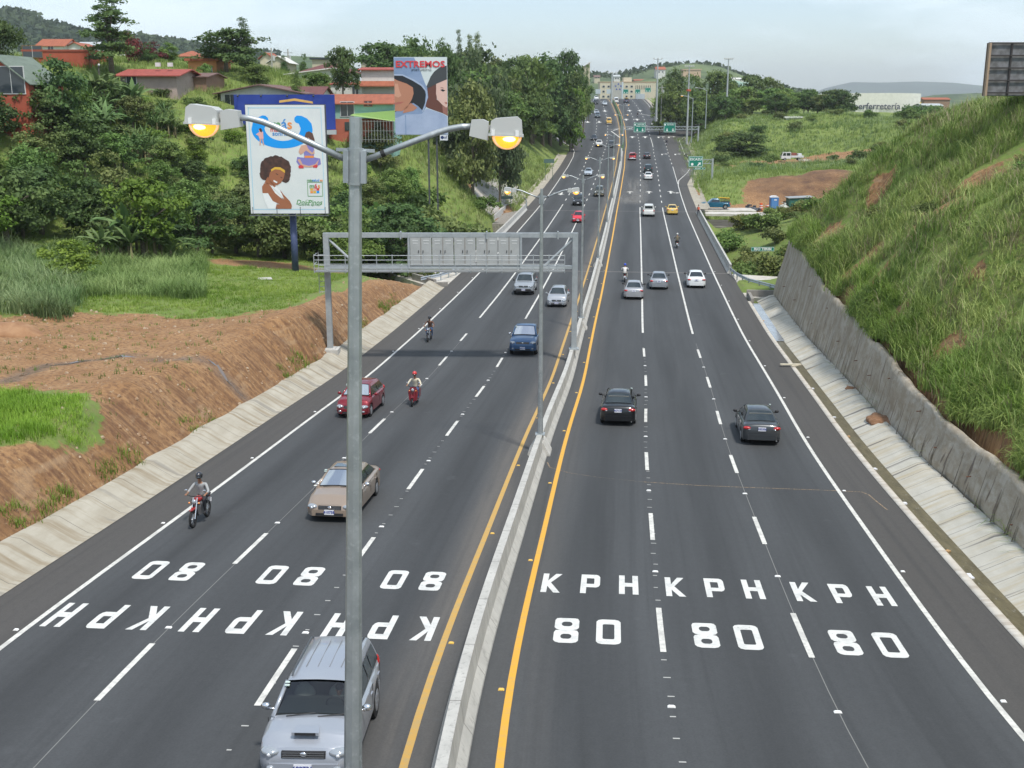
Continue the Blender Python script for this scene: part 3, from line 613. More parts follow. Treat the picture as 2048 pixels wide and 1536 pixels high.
def ditch_mat():
    m = bpy.data.materials.new('ditch_water'); m.use_nodes = True; t = m.node_tree; b = t.nodes['Principled BSDF']; uv = t.nodes.new('ShaderNodeUVMap').outputs[0]
    c = mixnode(t, noisenode(t, mapnode(t, uv, (3, .6, 1)), 1.5, 5, .35, .65), (.085, .068, .032), (.15, .125, .065)); c = mixnode(t, noisenode(t, mapnode(t, uv, (6, 1.4, 1)), 2, 3, .64, .7), c, (.26, .25, .21))
    t.links.new(c, b.inputs['Base Color']); b.inputs['Roughness'].default_value = .28
    n = t.nodes.new('ShaderNodeTexNoise'); n.inputs['Scale'].default_value = 4; n.inputs['Detail'].default_value = 5; t.links.new(mapnode(t, uv, (2, .7, 1)), n.inputs['Vector'])
    bp = t.nodes.new('ShaderNodeBump'); bp.inputs['Strength'].default_value = .35; bp.inputs['Distance'].default_value = .05; t.links.new(n.outputs['Fac'], bp.inputs['Height']); t.links.new(bp.outputs[0], b.inputs['Normal'])
    return m
M_DIT = ditch_mat()
uvstrip('ditch_water', [(13.97,-.085),(14.3,-.09),(14.63,-.085)], 0, 84, M_DIT, 1.0)
M_PUD = mat('ditch_pool', (.28, .31, .35), .1, noise=(2.5, (.2, .21, .22), .4, .6))
uf = interpf([(80,14.63),(84,14.9),(92,15.2),(98,15.1)])
uvstrip('drain_pool', [(13.99,-.06),(lambda y: 14.3, -.06),(uf,-.055)], 80, 97.5, M_PUD, 1.0)
def wall_mat():
    m = bpy.data.materials.new('sprayed_concrete'); m.use_nodes = True; t = m.node_tree; b = t.nodes['Principled BSDF']; uv = t.nodes.new('ShaderNodeUVMap').outputs[0]
    c = mixnode(t, noisenode(t, mapnode(t, uv, (.6, .25, 1)), 1.2, 5, .35, .68), (.37, .315, .24), (.48, .435, .36))
    c = mixnode(t, noisenode(t, mapnode(t, uv, (.22, 1.5, 1)), 1.0, 4, .5, .78), c, (.24, .195, .14)); c = mixnode(t, noisenode(t, mapnode(t, uv, (1.1, .9, 1)), 1.2, 6, .45, .62), c, (.33, .275, .2))
    c = mixnode(t, mathnode(t, 'MULTIPLY', noisenode(t, mapnode(t, uv, (.3, 3.2, 1)), 1.0, 2, .63, .70), .7), c, (.085, .055, .045))
    c = mixnode(t, noisenode(t, mapnode(t, uv, (4, 4, 1)), 1.5, 4, .6, .8), c, (.5, .47, .42))
    t.links.new(c, b.inputs['Base Color']); b.inputs['Roughness'].default_value = .92
    n = t.nodes.new('ShaderNodeTexNoise'); n.inputs['Scale'].default_value = 2.2; n.inputs['Detail'].default_value = 8; t.links.new(mapnode(t, uv, (1, 1.4, 1)), n.inputs['Vector'])
    bp = t.nodes.new('ShaderNodeBump'); bp.inputs['Strength'].default_value = .7; bp.inputs['Distance'].default_value = .07; t.links.new(n.outputs['Fac'], bp.inputs['Height']); t.links.new(bp.outputs[0], b.inputs['Normal'])
    return m
M_WALL = wall_mat(); MATS['sprayed_concrete'] = M_WALL
# retaining wall: front face, top and back as one shell with thickness, leaning back
ysw = np.arange(2, 99.6, .5); nk = 9; V = []; UV = []
for y in ysw:
    h = HW(y)*(1+.16*(float(vnoise(y, 0, 5, 31))-.5)+.09*(float(vnoise(y, 0, 1.3, 32))-.5)); lean = .22*h
    for k in range(nk+2):
        if k < nk: q = k/(nk-1); u_ = 16.02+lean*q+(float(vnoise(y*1.0, k*1.3, 5.0, 33))-.5)*.24*min(1, k)+(float(vnoise(y, k*.3, .8, 35))-.5)*.03*min(1, k)+(.07 if int(y/5.5) % 2 else 0); z_ = .42+h*q
        elif k == nk: u_ = 16.02+lean+.22; z_ = .42+h-.02
        else: u_ = 16.02+lean+.3; z_ = .42+h*.2
        V.append(tuple(P(u_, y, z_))); UV.append((k*.45, y))
rw = link('retaining_wall', grid_mesh('retaining_wall', np.array(V), nk+2, len(ysw), uv=np.array(UV)), None, M_WALL)
tag(rw, 'streaked grey sprayed-concrete retaining wall at the foot of the tall grass hillside', 'wall')
nl = MB()     # drain spouts and their streaks
r = random.Random(5)
for i in range(14):
    y = 30+i*4.9+r.uniform(-1, 1); h = HW(y); q = r.choice([.3, .45, .6, .75]); p = P(16.0+.22*h*q, y, .42+h*q); nl.tube([p+Vector((.1, 0, 0)), p+Vector((-.14, 0, -.02))], .022, 6)
nl.build('weep_pipe', mat('rusty_pipe', (.16, .07, .04), .9), rw)
st = MB()
for i in range(46):
    y = 30+i*1.5+r.uniform(-.5, .5); h = HW(y); q = r.uniform(.35, .85); yy = y
    for k in range(8):
        a0, a1 = q*(1-k/8), q*(1-(k+1)/8); w_ = .025+.008*k*r.uniform(.5, 1)
        j0 = .03
        st.quad(P(16.02+.22*h*a0-.13, y-w_*.8, .42+h*a0), P(16.02+.22*h*a0-.13, y+w_*.8, .42+h*a0), P(16.02+.22*h*a1-.13, y+w_, .42+h*a1), P(16.02+.22*h*a1-.13, y-w_, .42+h*a1))
st.build('drip_stain', mat('drip_stain', (.12, .095, .07), .95, noise=(3, (.2, .165, .12), .4, .6)), rw)
# ---------------------------------------------------------------- median barrier
bar_prof = [(.34,0),(.33,.07),(.16,.33),(.10,.86),(-.13,.86),(-.19,.33),(-.36,.07),(-.37,0)]
def barrier(name, s0, s1, label, off=-.02, m=None, prof=bar_prof):
    o = sweep(name, [(u+off, z) for u, z in prof], s0, s1, m or mb_mat, 1.0); return tag(o, label, 'barrier')
def barrier_mat(name='barrier_concrete', seg=3.0, c=(.50, .49, .455)):
    m = bpy.data.materials.new(name); m.use_nodes = True; t = m.node_tree; b = t.nodes['Principled BSDF']; co = t.nodes.new('ShaderNodeTexCoord').outputs['Object']
    sx = t.nodes.new('ShaderNodeSeparateXYZ'); t.links.new(co, sx.inputs[0])
    col = mixnode(t, noisenode(t, co, 1.2, 6, .35, .68), c, tuple(v*.78 for v in c)); col = mixnode(t, noisenode(t, mapnode(t, co, (4, 4, .4)), 2, 3, .55, .7), col, tuple(v*.62 for v in c))
    q = mathnode(t, 'LESS_THAN', mathnode(t, 'FRACT', mathnode(t, 'DIVIDE', sx.outputs[1], seg)), .012); col = mixnode(t, mathnode(t, 'MULTIPLY', q, .8), col, (.14, .13, .12))
    t.links.new(col, b.inputs['Base Color']); b.inputs['Roughness'].default_value = .85
    return m
mb_mat = barrier_mat()
barrier('median_barrier', 3, 300, 'long pale concrete barrier dividing the two carriageways')
hd = sweep('median_hedge', [(.3,0),(.26,.5),(0,.7),(-.26,.5),(-.3,0)], 300, 470, mat('hedge', (.04, .09, .035), .95, noise=(3, (.08, .14, .05), .4, .6)), 3); tag(hd, 'low dark green screen on the median far up the hill', 'hedge')
# ---------------------------------------------------------------- bridge
par = [(0,0),(-.03,.08),(.16,.35),(.22,.95),(.42,.95),(.45,-.9),(0,-.9)]
pr = sweep('bridge_parapet', [(13.3+u, z) for u, z in par], 115.5, 179, mb_mat, 2); tag(pr, 'solid concrete parapet on the right edge of the bridge', 'parapet')
pl = sweep('bridge_parapet', [(-13.35-u, z) for u, z in par][::-1], 115.5, 180, mb_mat, 2); tag(pl, 'solid concrete parapet on the left edge of the bridge, beside the gravel strip', 'parapet')
dk = sweep('bridge_deck', [(-13.75,-.06),(13.7,-.06),(13.7,-.5),(12.5,-.55),(12.3,-1.9),(-12.3,-1.9),(-12.5,-.55),(-13.75,-.5)], 114.5, 180.5, M_CONC, 3); tag(dk, kind='structure')
for y in (136, 158):
    b = MB()
    for u in (-9, -3, 3, 9): p = P(u, y, -1.9); b.tube([p, p-Vector((0, 0, 12))], .8, 12)
    c = P(0, y, -2.3); b.box(c, (24, 1.6, .9), -float(th(y))); tag(b.build('bridge_pier', M_CONC, smooth=False), 'concrete pier under the %s half of the bridge' % ('near' if y < 140 else 'far'), 'pier')
for i, (pts, dz) in enumerate(((((13.6,101),(13.6,115.5),(18.5,114),(20.5,110),(19.5,104),(16,99.5)), -.03), (((-13.8,104),(-13.8,115.3),(-20,114),(-21.5,112.3),(-18.5,108),(-16,104.5)), .0))):
    b = MB(); top = [P(u, y, dz) for u, y in pts]; bot = [p-Vector((0, 0, 2.2)) for p in top]; b.poly(top if i == 0 else top[::-1])
    for k in range(len(top)): b.quad(top[k], top[(k+1) % len(top)], bot[(k+1) % len(top)], bot[k])
    tag(b.build('concrete_apron', mat('apron_concrete', (.5, .47, .41), .85, noise=[(1.2, (.38, .35, .3), .45, .6), (.6, (.56, .54, .5), .5, .6)])), 'pale concrete apron beside the road at the near %s corner of the bridge' % ('right' if i == 0 else 'left'), 'apron')
# culvert walls at the ditch end
b = MB(); b.box(P(14.1, 99.4, -.1), (.25, 3.4, .9), -.12); b.box(P(15.2, 101.2, .0), (2.6, .3, 1.1), -.12); tag(b.build('culvert_headwall', M_CONCD), 'dark concrete inlet wall where the right ditch ends before the bridge', 'headwall')
b = MB(); b.box(P(-14.6, 103.6, -.1), (2.0, .3, 1.0), .1); b.box(P(-16.3, 105.9, .15), (.3, 4.6, .9), .55); tag(b.build('culvert_headwall', M_CONCD), 'low concrete wall closing the left lining under the guardrail', 'headwall')
# layered concrete abutment steps on the far right bank
b = MB()
for i in range(5):
    b.box(P(21+.6*i*0, 178.6+i*.75, -1.4-3.2+i*.85-.6), (12.5, .9, .8), -.12)
tag(b.build('abutment_wall', mat('abutment', (.16, .15, .135), .9, noise=[(1.0, (.34, .32, .28), .55, .65), (4, (.1, .09, .08), .5, .7)], stretch=(.15, 1, 2))), 'weathered layered abutment wall below the parked blue pickup', 'wall')
b = MB(); b.box(P(22, 183.2, -.62), (14, 3.6, .35), -.12); tag(b.build('concrete_slab', MATS['apron_concrete']), kind='structure')
# ---------------------------------------------------------------- guardrails
M_GALV = mat('galvanised', (.42, .45, .46), .45, .55, noise=[(2.2, (.30, .33, .34), .4, .65), (14, (.52, .55, .56), .55, .75)])
M_GALVM = mat('galvanised_dull', (.40, .43, .44), .55, .4, noise=(3, (.33, .36, .37), .4, .65))
M_RAIL = mat('guardrail_steel', (.46, .5, .54), .4, .6)
def guardrail(pts, label, side):
    g = thing('guardrail', label, 'guardrail', P(*pts[0], 0)); base = Vector(g.location); W_ = [P(u, y, .58)-base for u, y in pts]
    b = MB(); prof = [(0,-.16),(.05,-.1),(.0,-.03),(.0,.03),(.05,.1),(0,.16)]
    for (a, c) in zip(W_[:-1], W_[1:]):
        t_ = (c-a).normalized(); n = Vector((t_.y, -t_.x, 0))*side
        for (o0, z0), (o1, z1) in zip(prof[:-1], prof[1:]): b.quad(a+n*o0+Vector((0, 0, z0)), c+n*o0+Vector((0, 0, z0)), c+n*o1+Vector((0, 0, z1)), a+n*o1+Vector((0, 0, z1)))
    rail = b.build('rail', M_RAIL, g)
    tot = sum((c-a).length for a, c in zip(W_[:-1], W_[1:])); s = .4
    while s < tot-.2:
        d = s; p = None
        for a, c in zip(W_[:-1], W_[1:]):
            l = (c-a).length
            if d <= l: p = a.lerp(c, d/l); break
            d -= l
        if p is None: break
        b = MB(); b.box(p+Vector((0, 0, -.35)), (.12, .12, 1.0)); b.build('post', M_GALVM, g); s += 1.9
    return g
guardrail([(13.5,115.2),(13.9,111),(14.6,107.5),(16.8,102.8),(17.6,101.2)], 'bent grey guardrail curving from the right parapet toward the ditch', 1)
guardrail([(-13.6,115.2),(-14.0,111),(-15.0,107),(-16.3,104.2)], 'grey guardrail leading up to the left parapet above the lining', -1)
guardrail([(-13.7,180.5),(-14.0,186),(-14.6,191),(-15.3,194)], 'grey guardrail beyond the far left end of the bridge', -1)
guardrail([(18.0,316),(18.8,326),(20,338),(23,350)], 'small guardrail at the far exit ramp right of the sign gantry', 1)
# ---------------------------------------------------------------- sign gantry over the oncoming side (seen from its back)
def up_at(px, py, Y): return at(px, py, Y)
def gantry():
    Yb = 70.0; xl, xr = at(657, 600, Yb).x, at(1149, 600, Yb).x; ztop = at(900, 466, Yb).z; zlow = at(900, 535, Yb).z
    zl = float(zr(Yb))+.9; zrb = float(zr(Yb))+.86
    g = thing('sign_gantry', 'grey steel sign gantry with catwalk spanning the oncoming lanes', 'gantry', (xl, Yb, zl))
    O = Vector((xl, Yb, zl)); q = lambda x, y, z: Vector((x, y, z))-O
    def box(name, c, d, m=M_GALVM): b = MB(); b.box(q(*c), d); return b.build(name, m, g)
    box('post', (xl, Yb, (zl+ztop)/2), (.34, .34, ztop-zl)); box('post', (xr, Yb, (zrb+ztop)/2), (.34, .34, ztop-zrb))
    xm = (xl+xr)/2; w_ = xr-xl
    b = MB(); b.box(q(xm, Yb, ztop-.13), (w_+.34, .3, .28)); 
    for f in (.3, .645, .93): b.box(q(xl+w_*f, Yb, ztop-.13), (.08, .5, .46))
    b.build('top_beam', M_GALVM, g)
    b = MB(); b.box(q(xm, Yb, zlow+.02), (w_, .22, .2))
    for f in (.3, .645, .93): b.box(q(xl+w_*f, Yb, zlow+.02), (.07, .4, .36))
    b.build('lower_beam', M_GALVM, g)
    b = MB(); b.box(q(xl, Yb, zl+.02), (.7, .7, .06)); b.box(q(xl, Yb, zl-.35), (1.1, 1.1, .7)); b.build('footing', M_CONC, g)
    b = MB(); b.box(q(xr, Yb, zrb+.02), (.62, .7, .06)); b.build('base_plate', M_GALVM, g)
    for x0, x1 in ((xl+.1, xl+1.9), (xr-.1, xr-1.9)):
        b = MB(); b.bar(q(x0, Yb, ztop-.35), q(x1, Yb, zlow+.1), .08, 8); b.build('brace', M_GALVM, g)
    # panel of cabinet doors = sign back
    px0, px1 = at(820, 500, Yb).x, at(1040, 500, Yb).x
    for i in range(5):
        x0 = px0+(px1-px0)*i/5; x1 = px0+(px1-px0)*(i+1)/5; pn = MB(); pn.box(q((x0+x1)/2, Yb-.02, (zlow+ztop)/2-.03), ((x1-x0)-.05, .26, ztop-zlow-.36))
        po = pn.build('sign_cabinet', mat('cabinet_grey', (.42, .43, .42), .55, .2, noise=(2, (.36, .37, .36), .4, .7)), g)
        for s_ in (-1, 1):
            hx = (x0+x1)/2+s_*.14; hb = MB(); hb.box(q(hx, Yb-.18, (zlow+ztop)/2-.05), (.035, .05, .16)); hb.build('handle', mat('black_metal', (.02, .02, .022), .5), po)
            lb = MB(); lx = (x0+x1)/2+s_*.34; lb.box(q(lx, Yb-.156, ztop-.45), (.36, .012, .06)); lb.box(q(lx, Yb-.156, ztop-.62), (.3, .012, .05)); lb.build('vent', mat('vent_light', (.55, .56, .55), .5), po)
            tb = MB(); tb.box(q((x0+x1)/2+s_*.02, Yb-.156, (zlow+ztop)/2), (.025, .012, ztop-zlow-.5)); tb.build('seam', M_CONCD, po)
    for f in (px0-.06, px1+.06): b = MB(); b.box(q(f, Yb-.12, (zlow+ztop)/2), (.13, .2, ztop-zlow)); b.build('panel_post', M_GALVM, g)
    # catwalk on the near side
    cx0 = at(633, 500, Yb).x; cx1 = at(1128, 500, Yb).x; yr = Yb-1.1
    b = MB(); b.box(q((cx0+cx1)/2, Yb-.62, zlow-.12), (cx1-cx0, .9, .05)); b.build('walkway', mat('grating', (.22, .23, .23), .7), g)
    b = MB()
    for z_ in (.12, .36, .62, .9): b.bar(q(cx0, yr, zlow+z_), q(cx1, yr, zlow+z_), .022 if z_ < .85 else .022, 6)
    for z_ in (.36, .9): b.bar(q(cx0, yr, zlow+z_), q(cx0, Yb-.1, zlow+z_), .025, 6)
    n = 17
    for i in range(n): x = cx0+(cx1-cx0)*i/(n-1); b.box(q(x, yr, zlow+.42), (.045, .045, 1.08)); b.box(q(x, Yb-.6, zlow-.16), (.05, 1.0, .05))
    b.build('handrail', M_GALVM, g)
    b = MB(); lx = at(641, 560, Yb).x; z0 = at(641, 584, Yb).z; z1 = at(641, 528, Yb).z
    for dx in (0, .42): b.bar(q(lx+dx, Yb-.5, z0), q(lx+dx, Yb-.5, z1+.8), .022, 6)
    k = z0+.1
    while k < z1+.7: b.bar(q(lx, Yb-.5, k), q(lx+.42, Yb-.5, k), .018, 6); k += .33
    b.build('ladder', M_GALVM, g)
    return g
gantry()
# ---------------------------------------------------------------- street lamps on the median
M_HEAD = mat('lamp_housing', (.46, .47, .45), .45, noise=(4, (.48, .48, .46), .4, .7))
M_STRAP = mat('black_strap', (.015, .015, .015), .6)
M_GLOBE = bpy.data.materials.new('lamp_globe'); M_GLOBE.use_nodes = True; _b = M_GLOBE.node_tree.nodes['Principled BSDF']
_b.inputs['Base Color'].default_value = (1, .80, .55, 1); _b.inputs['Transmission Weight'].default_value = .82; _b.inputs['Roughness'].default_value = .12; _b.inputs['IOR'].default_value = 1.15; _b.inputs['Emission Color'].default_value = (1, .42, .04, 1); _b.inputs['Emission Strength'].default_value = .16
M_GLOW = mat('sodium_reflector', (.9, .45, .05), .3, emit=((1, .42, .02), 1.15)); M_BULB = mat('sodium_bulb', (1, .8, .4), .3, emit=((1, .74, .22), 6.0))
def lamp_head(parent, sgn, x0, z0):
    """cobra head whose driver box starts at x0 (towards sgn), arm height z0"""
    X = lambda x: x0+sgn*x
    b = MB()     # driver box (tapered)
    pts = [(X(0), z0-.09), (X(.20), z0-.13), (X(.20), z0+.06), (X(.14), z0+.085), (X(.02), z0+.075)]
    b.prism(pts if sgn > 0 else pts[::-1], -.085, .085); h = b.build('gear_box', M_HEAD, parent)
    b = MB(); pts = [(X(.215), z0-.07), (X(.56), z0-.055), (X(.545), z0+.09), (X(.50), z0+.125), (X(.27), z0+.10), (X(.225), z0+.07)]
    b.prism(pts if sgn > 0 else pts[::-1], -.14, .14); b.box(((X(.195)+X(.225))/2, 0, z0-.0), (.05, .08, .05)); b.build('lamp_housing', M_HEAD, parent)
    b = MB(); b.box((X(.385), 0, z0-.068), (.37, .31, .022)); b.build('rim', M_HEAD, parent)
    b = MB(); c = (X(.395), 0, z0-.075); b.ball(c, (.16, .135, .145), 20, 8, (-1, 0)); gl = b.build('glass_bowl', M_GLOBE, parent, smooth=True)
    b = MB(); b.ball((c[0], 0, c[2]-.002), (.115, .10, .115), 16, 6, (-1, 0)); b.build('reflector', M_GLOW, gl, smooth=True)
    b = MB(); b.ball((c[0]+sgn*.02, -.065, c[2]-.03), (.07, .05, .03), 12, 8); b.build('bulb', M_BULB, gl, smooth=True)
    for xx in (.25, .50): b = MB(); b.box((X(xx), -.148, z0-.045), (.035, .02, .06)); b.build('clip', mat('clip_white', (.75, .75, .73), .4), parent)
def lamp_post(H=10.55):
    g = thing('street_lamp', 'x', 'street lamp')
    b = MB(); n = 8
    b.tube([(0, 0, 0), (0, 0, .1), (0, 0, H*.5), (0, 0, H)], [.125, .125, .088, .058], 8); b.build('pole', M_GALV, g)
    b = MB(); b.box((0, 0, .02), (.42, .42, .04)); b.build('base_plate', M_GALVM, g)
    b = MB(); b.tube([(0, 0, H-.62), (0, 0, H-.28)], .078, 8); b.box((0, 0, H-.30), (.36, .03, .03)); b.box((-.082, -.03, H-.45), (.05, .09, .3)); b.box((.082, -.03, H-.45), (.05, .09, .3)); b.build('bracket', M_GALV, g)
    for s_ in (-1, 1):
        b = MB(); pth = [(s_*.07, 0, H-.46), (s_*.45, 0, H-.30), (s_*.85, 0, H-.135), (s_*.98, 0, H-.09), (s_*1.12, 0, H-.06), (s_*1.25, 0, H-.055)]
        b.tube(pth, .034, 10); arm = b.build('arm', M_GALV, g, smooth=True)
        if s_ > 0: b = MB(); b.tube([(.27, 0, H-.378), (.31, 0, H-.36)], .039, 10); b.build('strap', M_STRAP, g)
        lamp_head(g, s_, s_*1.2, H-.06)
    done = set()
    def shrink(o):
        if o.data and o.data.name not in done and o.name.split('.')[0] not in ('pole', 'base_plate', 'bracket'):
            done.add(o.data.name); o.data.transform(Matrix.Translation((0, 0, H-.40)) @ Matrix.Scale(.885, 4) @ Matrix.Translation((0, 0, -(H-.46))))
        for c in o.children: shrink(c)
    shrink(g); return g
lampD = [10.75, 46.9, 83.0, 119.5, 156.0, 192.0, 265.0, 312.0]
LL = ['large double-arm street lamp in the foreground with glowing amber bowls', 'second double-arm street lamp on the median, beyond the foreground lamp', 'third double-arm street lamp along the median, beside the steel gantry post', 'fourth double-arm street lamp on the median over the bridge', 'fifth double-arm street lamp on the median at the far end of the bridge', 'sixth double-arm street lamp, rising beside the dark jeep lane', 'small double-arm street lamp at the far bend of the median', 'thin farthest double-arm street lamp below the hilltop']
proto = None
for i, y in enumerate(lampD):
    p = P(-.02, y, .86)
    g = lamp_post() if proto is None else copytree(proto); proto = proto or g
    g.location = p; g.rotation_euler = (0, 0, -float(th(y))*.6); tag(g, LL[i], 'street lamp', 'street lamps on the median')
    if i == 0: g.location = Vector((p.x-.44, p.y, at(712, 233, 10.75).z-10.55)); g.rotation_euler = (0, R(2.2), 0)
    if i: # widened pedestal in the barrier
        pass
px_, _ = 0, 0
for y in (46.9, 83.0, 119.5):
    b = MB(); c = P(-.02, y, 0); b.prism([(-.48, 0), (.48, 0), (.46, .1), (.17, .62), (-.2, .62), (-.5, .1)], -.55, .55); o = b.build('lamp_pedestal', M_CONC, None); o.location = c; o.rotation_euler = (0, 0, -float(th(y)))
    tag(o, 'sloped concrete pedestal at the foot of the %s' % ('second street lamp' if y < 50 else 'third street lamp' if y < 90 else 'fourth street lamp'), 'pedestal', 'lamp pedestals')
# single-arm lamps, floodlight masts and poles on the right bank
def solo_lamp(x, ytop, ybase, Y, side, label):
    p0 = at(x, ybase, Y); zt = at(x, ytop, Y).z; H = zt-p0.z; g = thing('street_lamp', label, 'street lamp', p0)
    b = MB(); b.tube([(0, 0, -1), (0, 0, H)], [.16, .09], 8); b.build('pole', M_GALVM, g)
    b = MB(); b.tube([(0, 0, H-.2), (side*1.2, 0, H+.35), (side*2.6, 0, H+.6)], .06, 8); b.build('arm', M_GALVM, g)
    b = MB(); b.ball((side*3.0, 0, H+.62), (.5, .18, .12), 10, 6); b.build('lamp_housing', M_HEAD, g, smooth=True)
    b = MB(); b.ball((side*3.05, 0, H+.54), (.3, .14, .14), 10, 5, (-1, 0)); b.build('glass_bowl', M_GLOW if ytop > 190 else M_HEAD, g, smooth=True)
solo_lamp(1383, 196, 278, 318, -1, 'single-arm street lamp with a lit head on the right verge'); solo_lamp(1411, 180, 250, 330, -1, 'taller unlit single-arm street lamp among the trees on the right')
solo_lamp(1223, 116, 205, 430, -1, 'distant slender lamp pole in front of the cream building') if False else None
def mast(x, ytop, ybase, Y, label, n=5, ring=False):
    p0 = at(x, ybase, Y); zt = at(x, ytop, Y).z; H = zt-p0.z; g = thing('floodlight_mast', label, 'light mast', p0); k = Y/330
    b = MB(); b.tube([(0, 0, -4), (0, 0, H)], [.32*k, .16*k], 8); b.build('pole', mat('mast_grey', (.4, .42, .42), .6, .2), g)
    b = MB(); b.bar((-1.15*k, 0, H-.1), (1.15*k, 0, H-.1), .06*k, 6); b.bar((0, -1*k, H-.1), (0, 1*k, H-.1), .06*k, 6); b.build('crossarm', MATS['mast_grey'], g)
    for i in range(n): bb = MB(); bb.box((-1.15*k+2.3*k*i/(n-1), -.1, H+.14*k), (.36*k, .4*k, .3*k)); bb.build('floodlight', mat('flood_white', (.6, .6, .58), .4), g)
    if ring:
        b = MB(); b.tube([(0, 0, H*.62), (0, 0, H*.62+.5)], [.7*k, .7*k], 12); b.build('warning_band', mat('band_red', (.5, .1, .05), .5), g)
mast(1313, 118, 215, 345, 'slim floodlight mast at the right shoulder crest', 3); mast(1374, 133, 262, 322, 'grey floodlight mast with a red band and five lamps, right of the road', 5, True); mast(1454, 118, 190, 345, 'tall floodlight mast rising above the trees on the right', 5)
mast(1118.5, 114, 160, 350, 'slim floodlight mast behind the tall trees on the left', 2); mast(1130, 126, 165, 345, 'short floodlight mast with two lamps in front of the left tree crest', 3)
mast(1223, 146, 200, 455, 'far mast standing on the median before the cream building', 3)
def solo_pole(x, ytop, ybase, Y, label):
    p0 = at(x, ybase, Y); H = at(x, ytop, Y).z-p0.z; g = thing('utility_pole', label, 'utility pole', p0); b = MB(); b.tube([(0, 0, -1.5), (0, 0, H)], [.11, .07], 7); b.build('pole', mat('pole_dark', (.1, .09, .08), .8), g); b = MB(); b.ball((.1, -.1, H), .16, 8, 5); b.build('lamp_housing', M_HEAD, g)
def wpole(x, ytop, ybase, Y, label):
    p0 = at(x, ybase, Y); H = at(x, ytop, Y).z-p0.z; g = thing('utility_pole', label, 'utility pole', p0)
    b = MB(); b.tube([(0, 0, -2), (0, 0, H)], [.2, .13], 8); b.build('pole', mat('pole_concrete', (.36, .35, .31), .85), g)
    b = MB(); b.box((0, 0, H-.8), (2.0, .14, .14)); b.build('crossarm', MATS['mast_grey'], g)
    b = MB(); b.tube([(.4, 0, H-2.4), (.4, 0, H-1.4)], .25, 8); b.build('transformer', M_HEAD, g)
wpole(1322, 170, 232, 350, 'concrete utility pole at the right roadside near the exit ramp'); wpole(577, 98, 130, 260, 'utility pole behind the rooftops, left of the white houses'); wpole(545, 96, 150, 230, 'dark utility pole beside the tall tree by the houses'); solo_pole(205, 130, 225, 140, 'slender street pole next to the banana plants and the red roof')
# ---------------------------------------------------------------- signs
M_GRN = mat('sign_green', (.0, .19, .13), .45); M_WHT = mat('sign_white', (.8, .8, .78), .5); M_SBK = mat('sign_back', (.08, .14, .12), .6)
def panel(g, w_, h, z, x=0, y=0, border=True, m=None):
    b = MB(); b.box((x, y, z), (w_, .06, h)); pn = b.build('sign_panel', m or M_GRN, g)
    if border:
        t_ = .035*min(w_, h)+.02; b = MB()
        for s_ in (-1, 1): b.box((x, y-.036, z+s_*(h/2-t_*1.2)), (w_-2*t_, .012, t_*.7)); b.box((x+s_*(w_/2-t_*1.2), y-.036, z), (t_*.7, .012, h-3.2*t_))
        b.build('sign_border', M_WHT, pn)
    return pn
def arrow_mesh(cx, cz, s, ang, y):
    b = MB(); pts = [(-.12,-.5),(.12,-.5),(.12,0),(.38,0),(0,.5),(-.38,0),(-.12,0)]; c, n = math.cos(ang), math.sin(ang)
    b.poly([(cx+(a*c-d*n)*s, y, cz+(a*n+d*c)*s) for a, d in pts]); return b
# river name sign
Yn = 119.0; p = at(1535, 548, Yn); zc = at(1522, 498, Yn).z-p.z
g = thing('river_sign', 'small green sign reading RIO TIRIBI on a single post by the bushes', 'sign', p)
b = MB(); b.bar((0, 0, -1.5), (0, 0, zc), .05, 8); b.build('post', mat('post_green', (.05, .11, .08), .6), g)
pn = panel(g, 2.45, .46, zc, -.68, -.08); put_text('sign_text', 'RIO TIRIBI', .36, M_WHT, pn, (-.68, -.125, zc), bold=.012, sx=1.16)
# two signs seen from the back on the left
for (x, y, Yn, w_, h, lab) in ((1012, 395, 183, 2.2, .45, 'green sign seen from its back on two posts before the concrete wall'), (1098, 322, 232, 2.1, .8, 'green sign back on two posts in the left grass bank')):
    pb = ground_hit(x, y+22 if y < 350 else y+37, Yn-25, Yn+40); pb = at(x, y+20, Yn); zg = float(tz(pb.x, Yn)); zc = at(x, y, Yn).z-zg
    g = thing('road_sign', lab, 'sign', (pb.x, Yn, zg))
    for s_ in (-1, 1): b = MB(); b.bar((s_*w_*.36, 0, -.5), (s_*w_*.36, 0, zc+.1), .05, 6); b.build('post', mat('post_green', (.05, .11, .08), .6), g)
    panel(g, w_, h, zc, 0, -.07, False, M_SBK)
# cantilever ESCAZU sign
Yn = 218.0; xl = at(1391, 325, Yn).x; xr = at(1425, 330, Yn).x; zb = at(1425, 366, Yn).z; zt = at(1425, 317, Yn).z; g = thing('exit_sign', 'green ESCAZU exit sign with arrow on a bracket arm from a right-hand post', 'sign', (xr, Yn, zb)); H = zt-zb
b = MB(); b.box((0, 0, H/2-1), (.34, .34, H+2)); b.build('post', M_GALVM, g)
b = MB(); L_ = xr-xl+.6
for z_ in (H-.2, H-.95): b.box((-L_/2, 0, z_), (L_, .14, .12))
for i in range(6): x0 = -.2-i*L_/6; b.bar((x0, 0, H-.2), (x0-L_/6, 0, H-.95), .05, 6)
b.build('truss_arm', M_GALVM, g)
zc = at(1391, 323, Yn).z-zb; w_ = 2.75; h = 2.0; x0 = xl-xr; pn = panel(g, w_, h, zc, x0, -.2)
put_text('sign_text', 'ESCAZU', .62, M_WHT, pn, (x0, -.245, zc+.42), bold=.012); arrow_mesh(x0+.68, zc-.45, .85, -math.pi/4, -.245).build('arrow', M_WHT, pn)
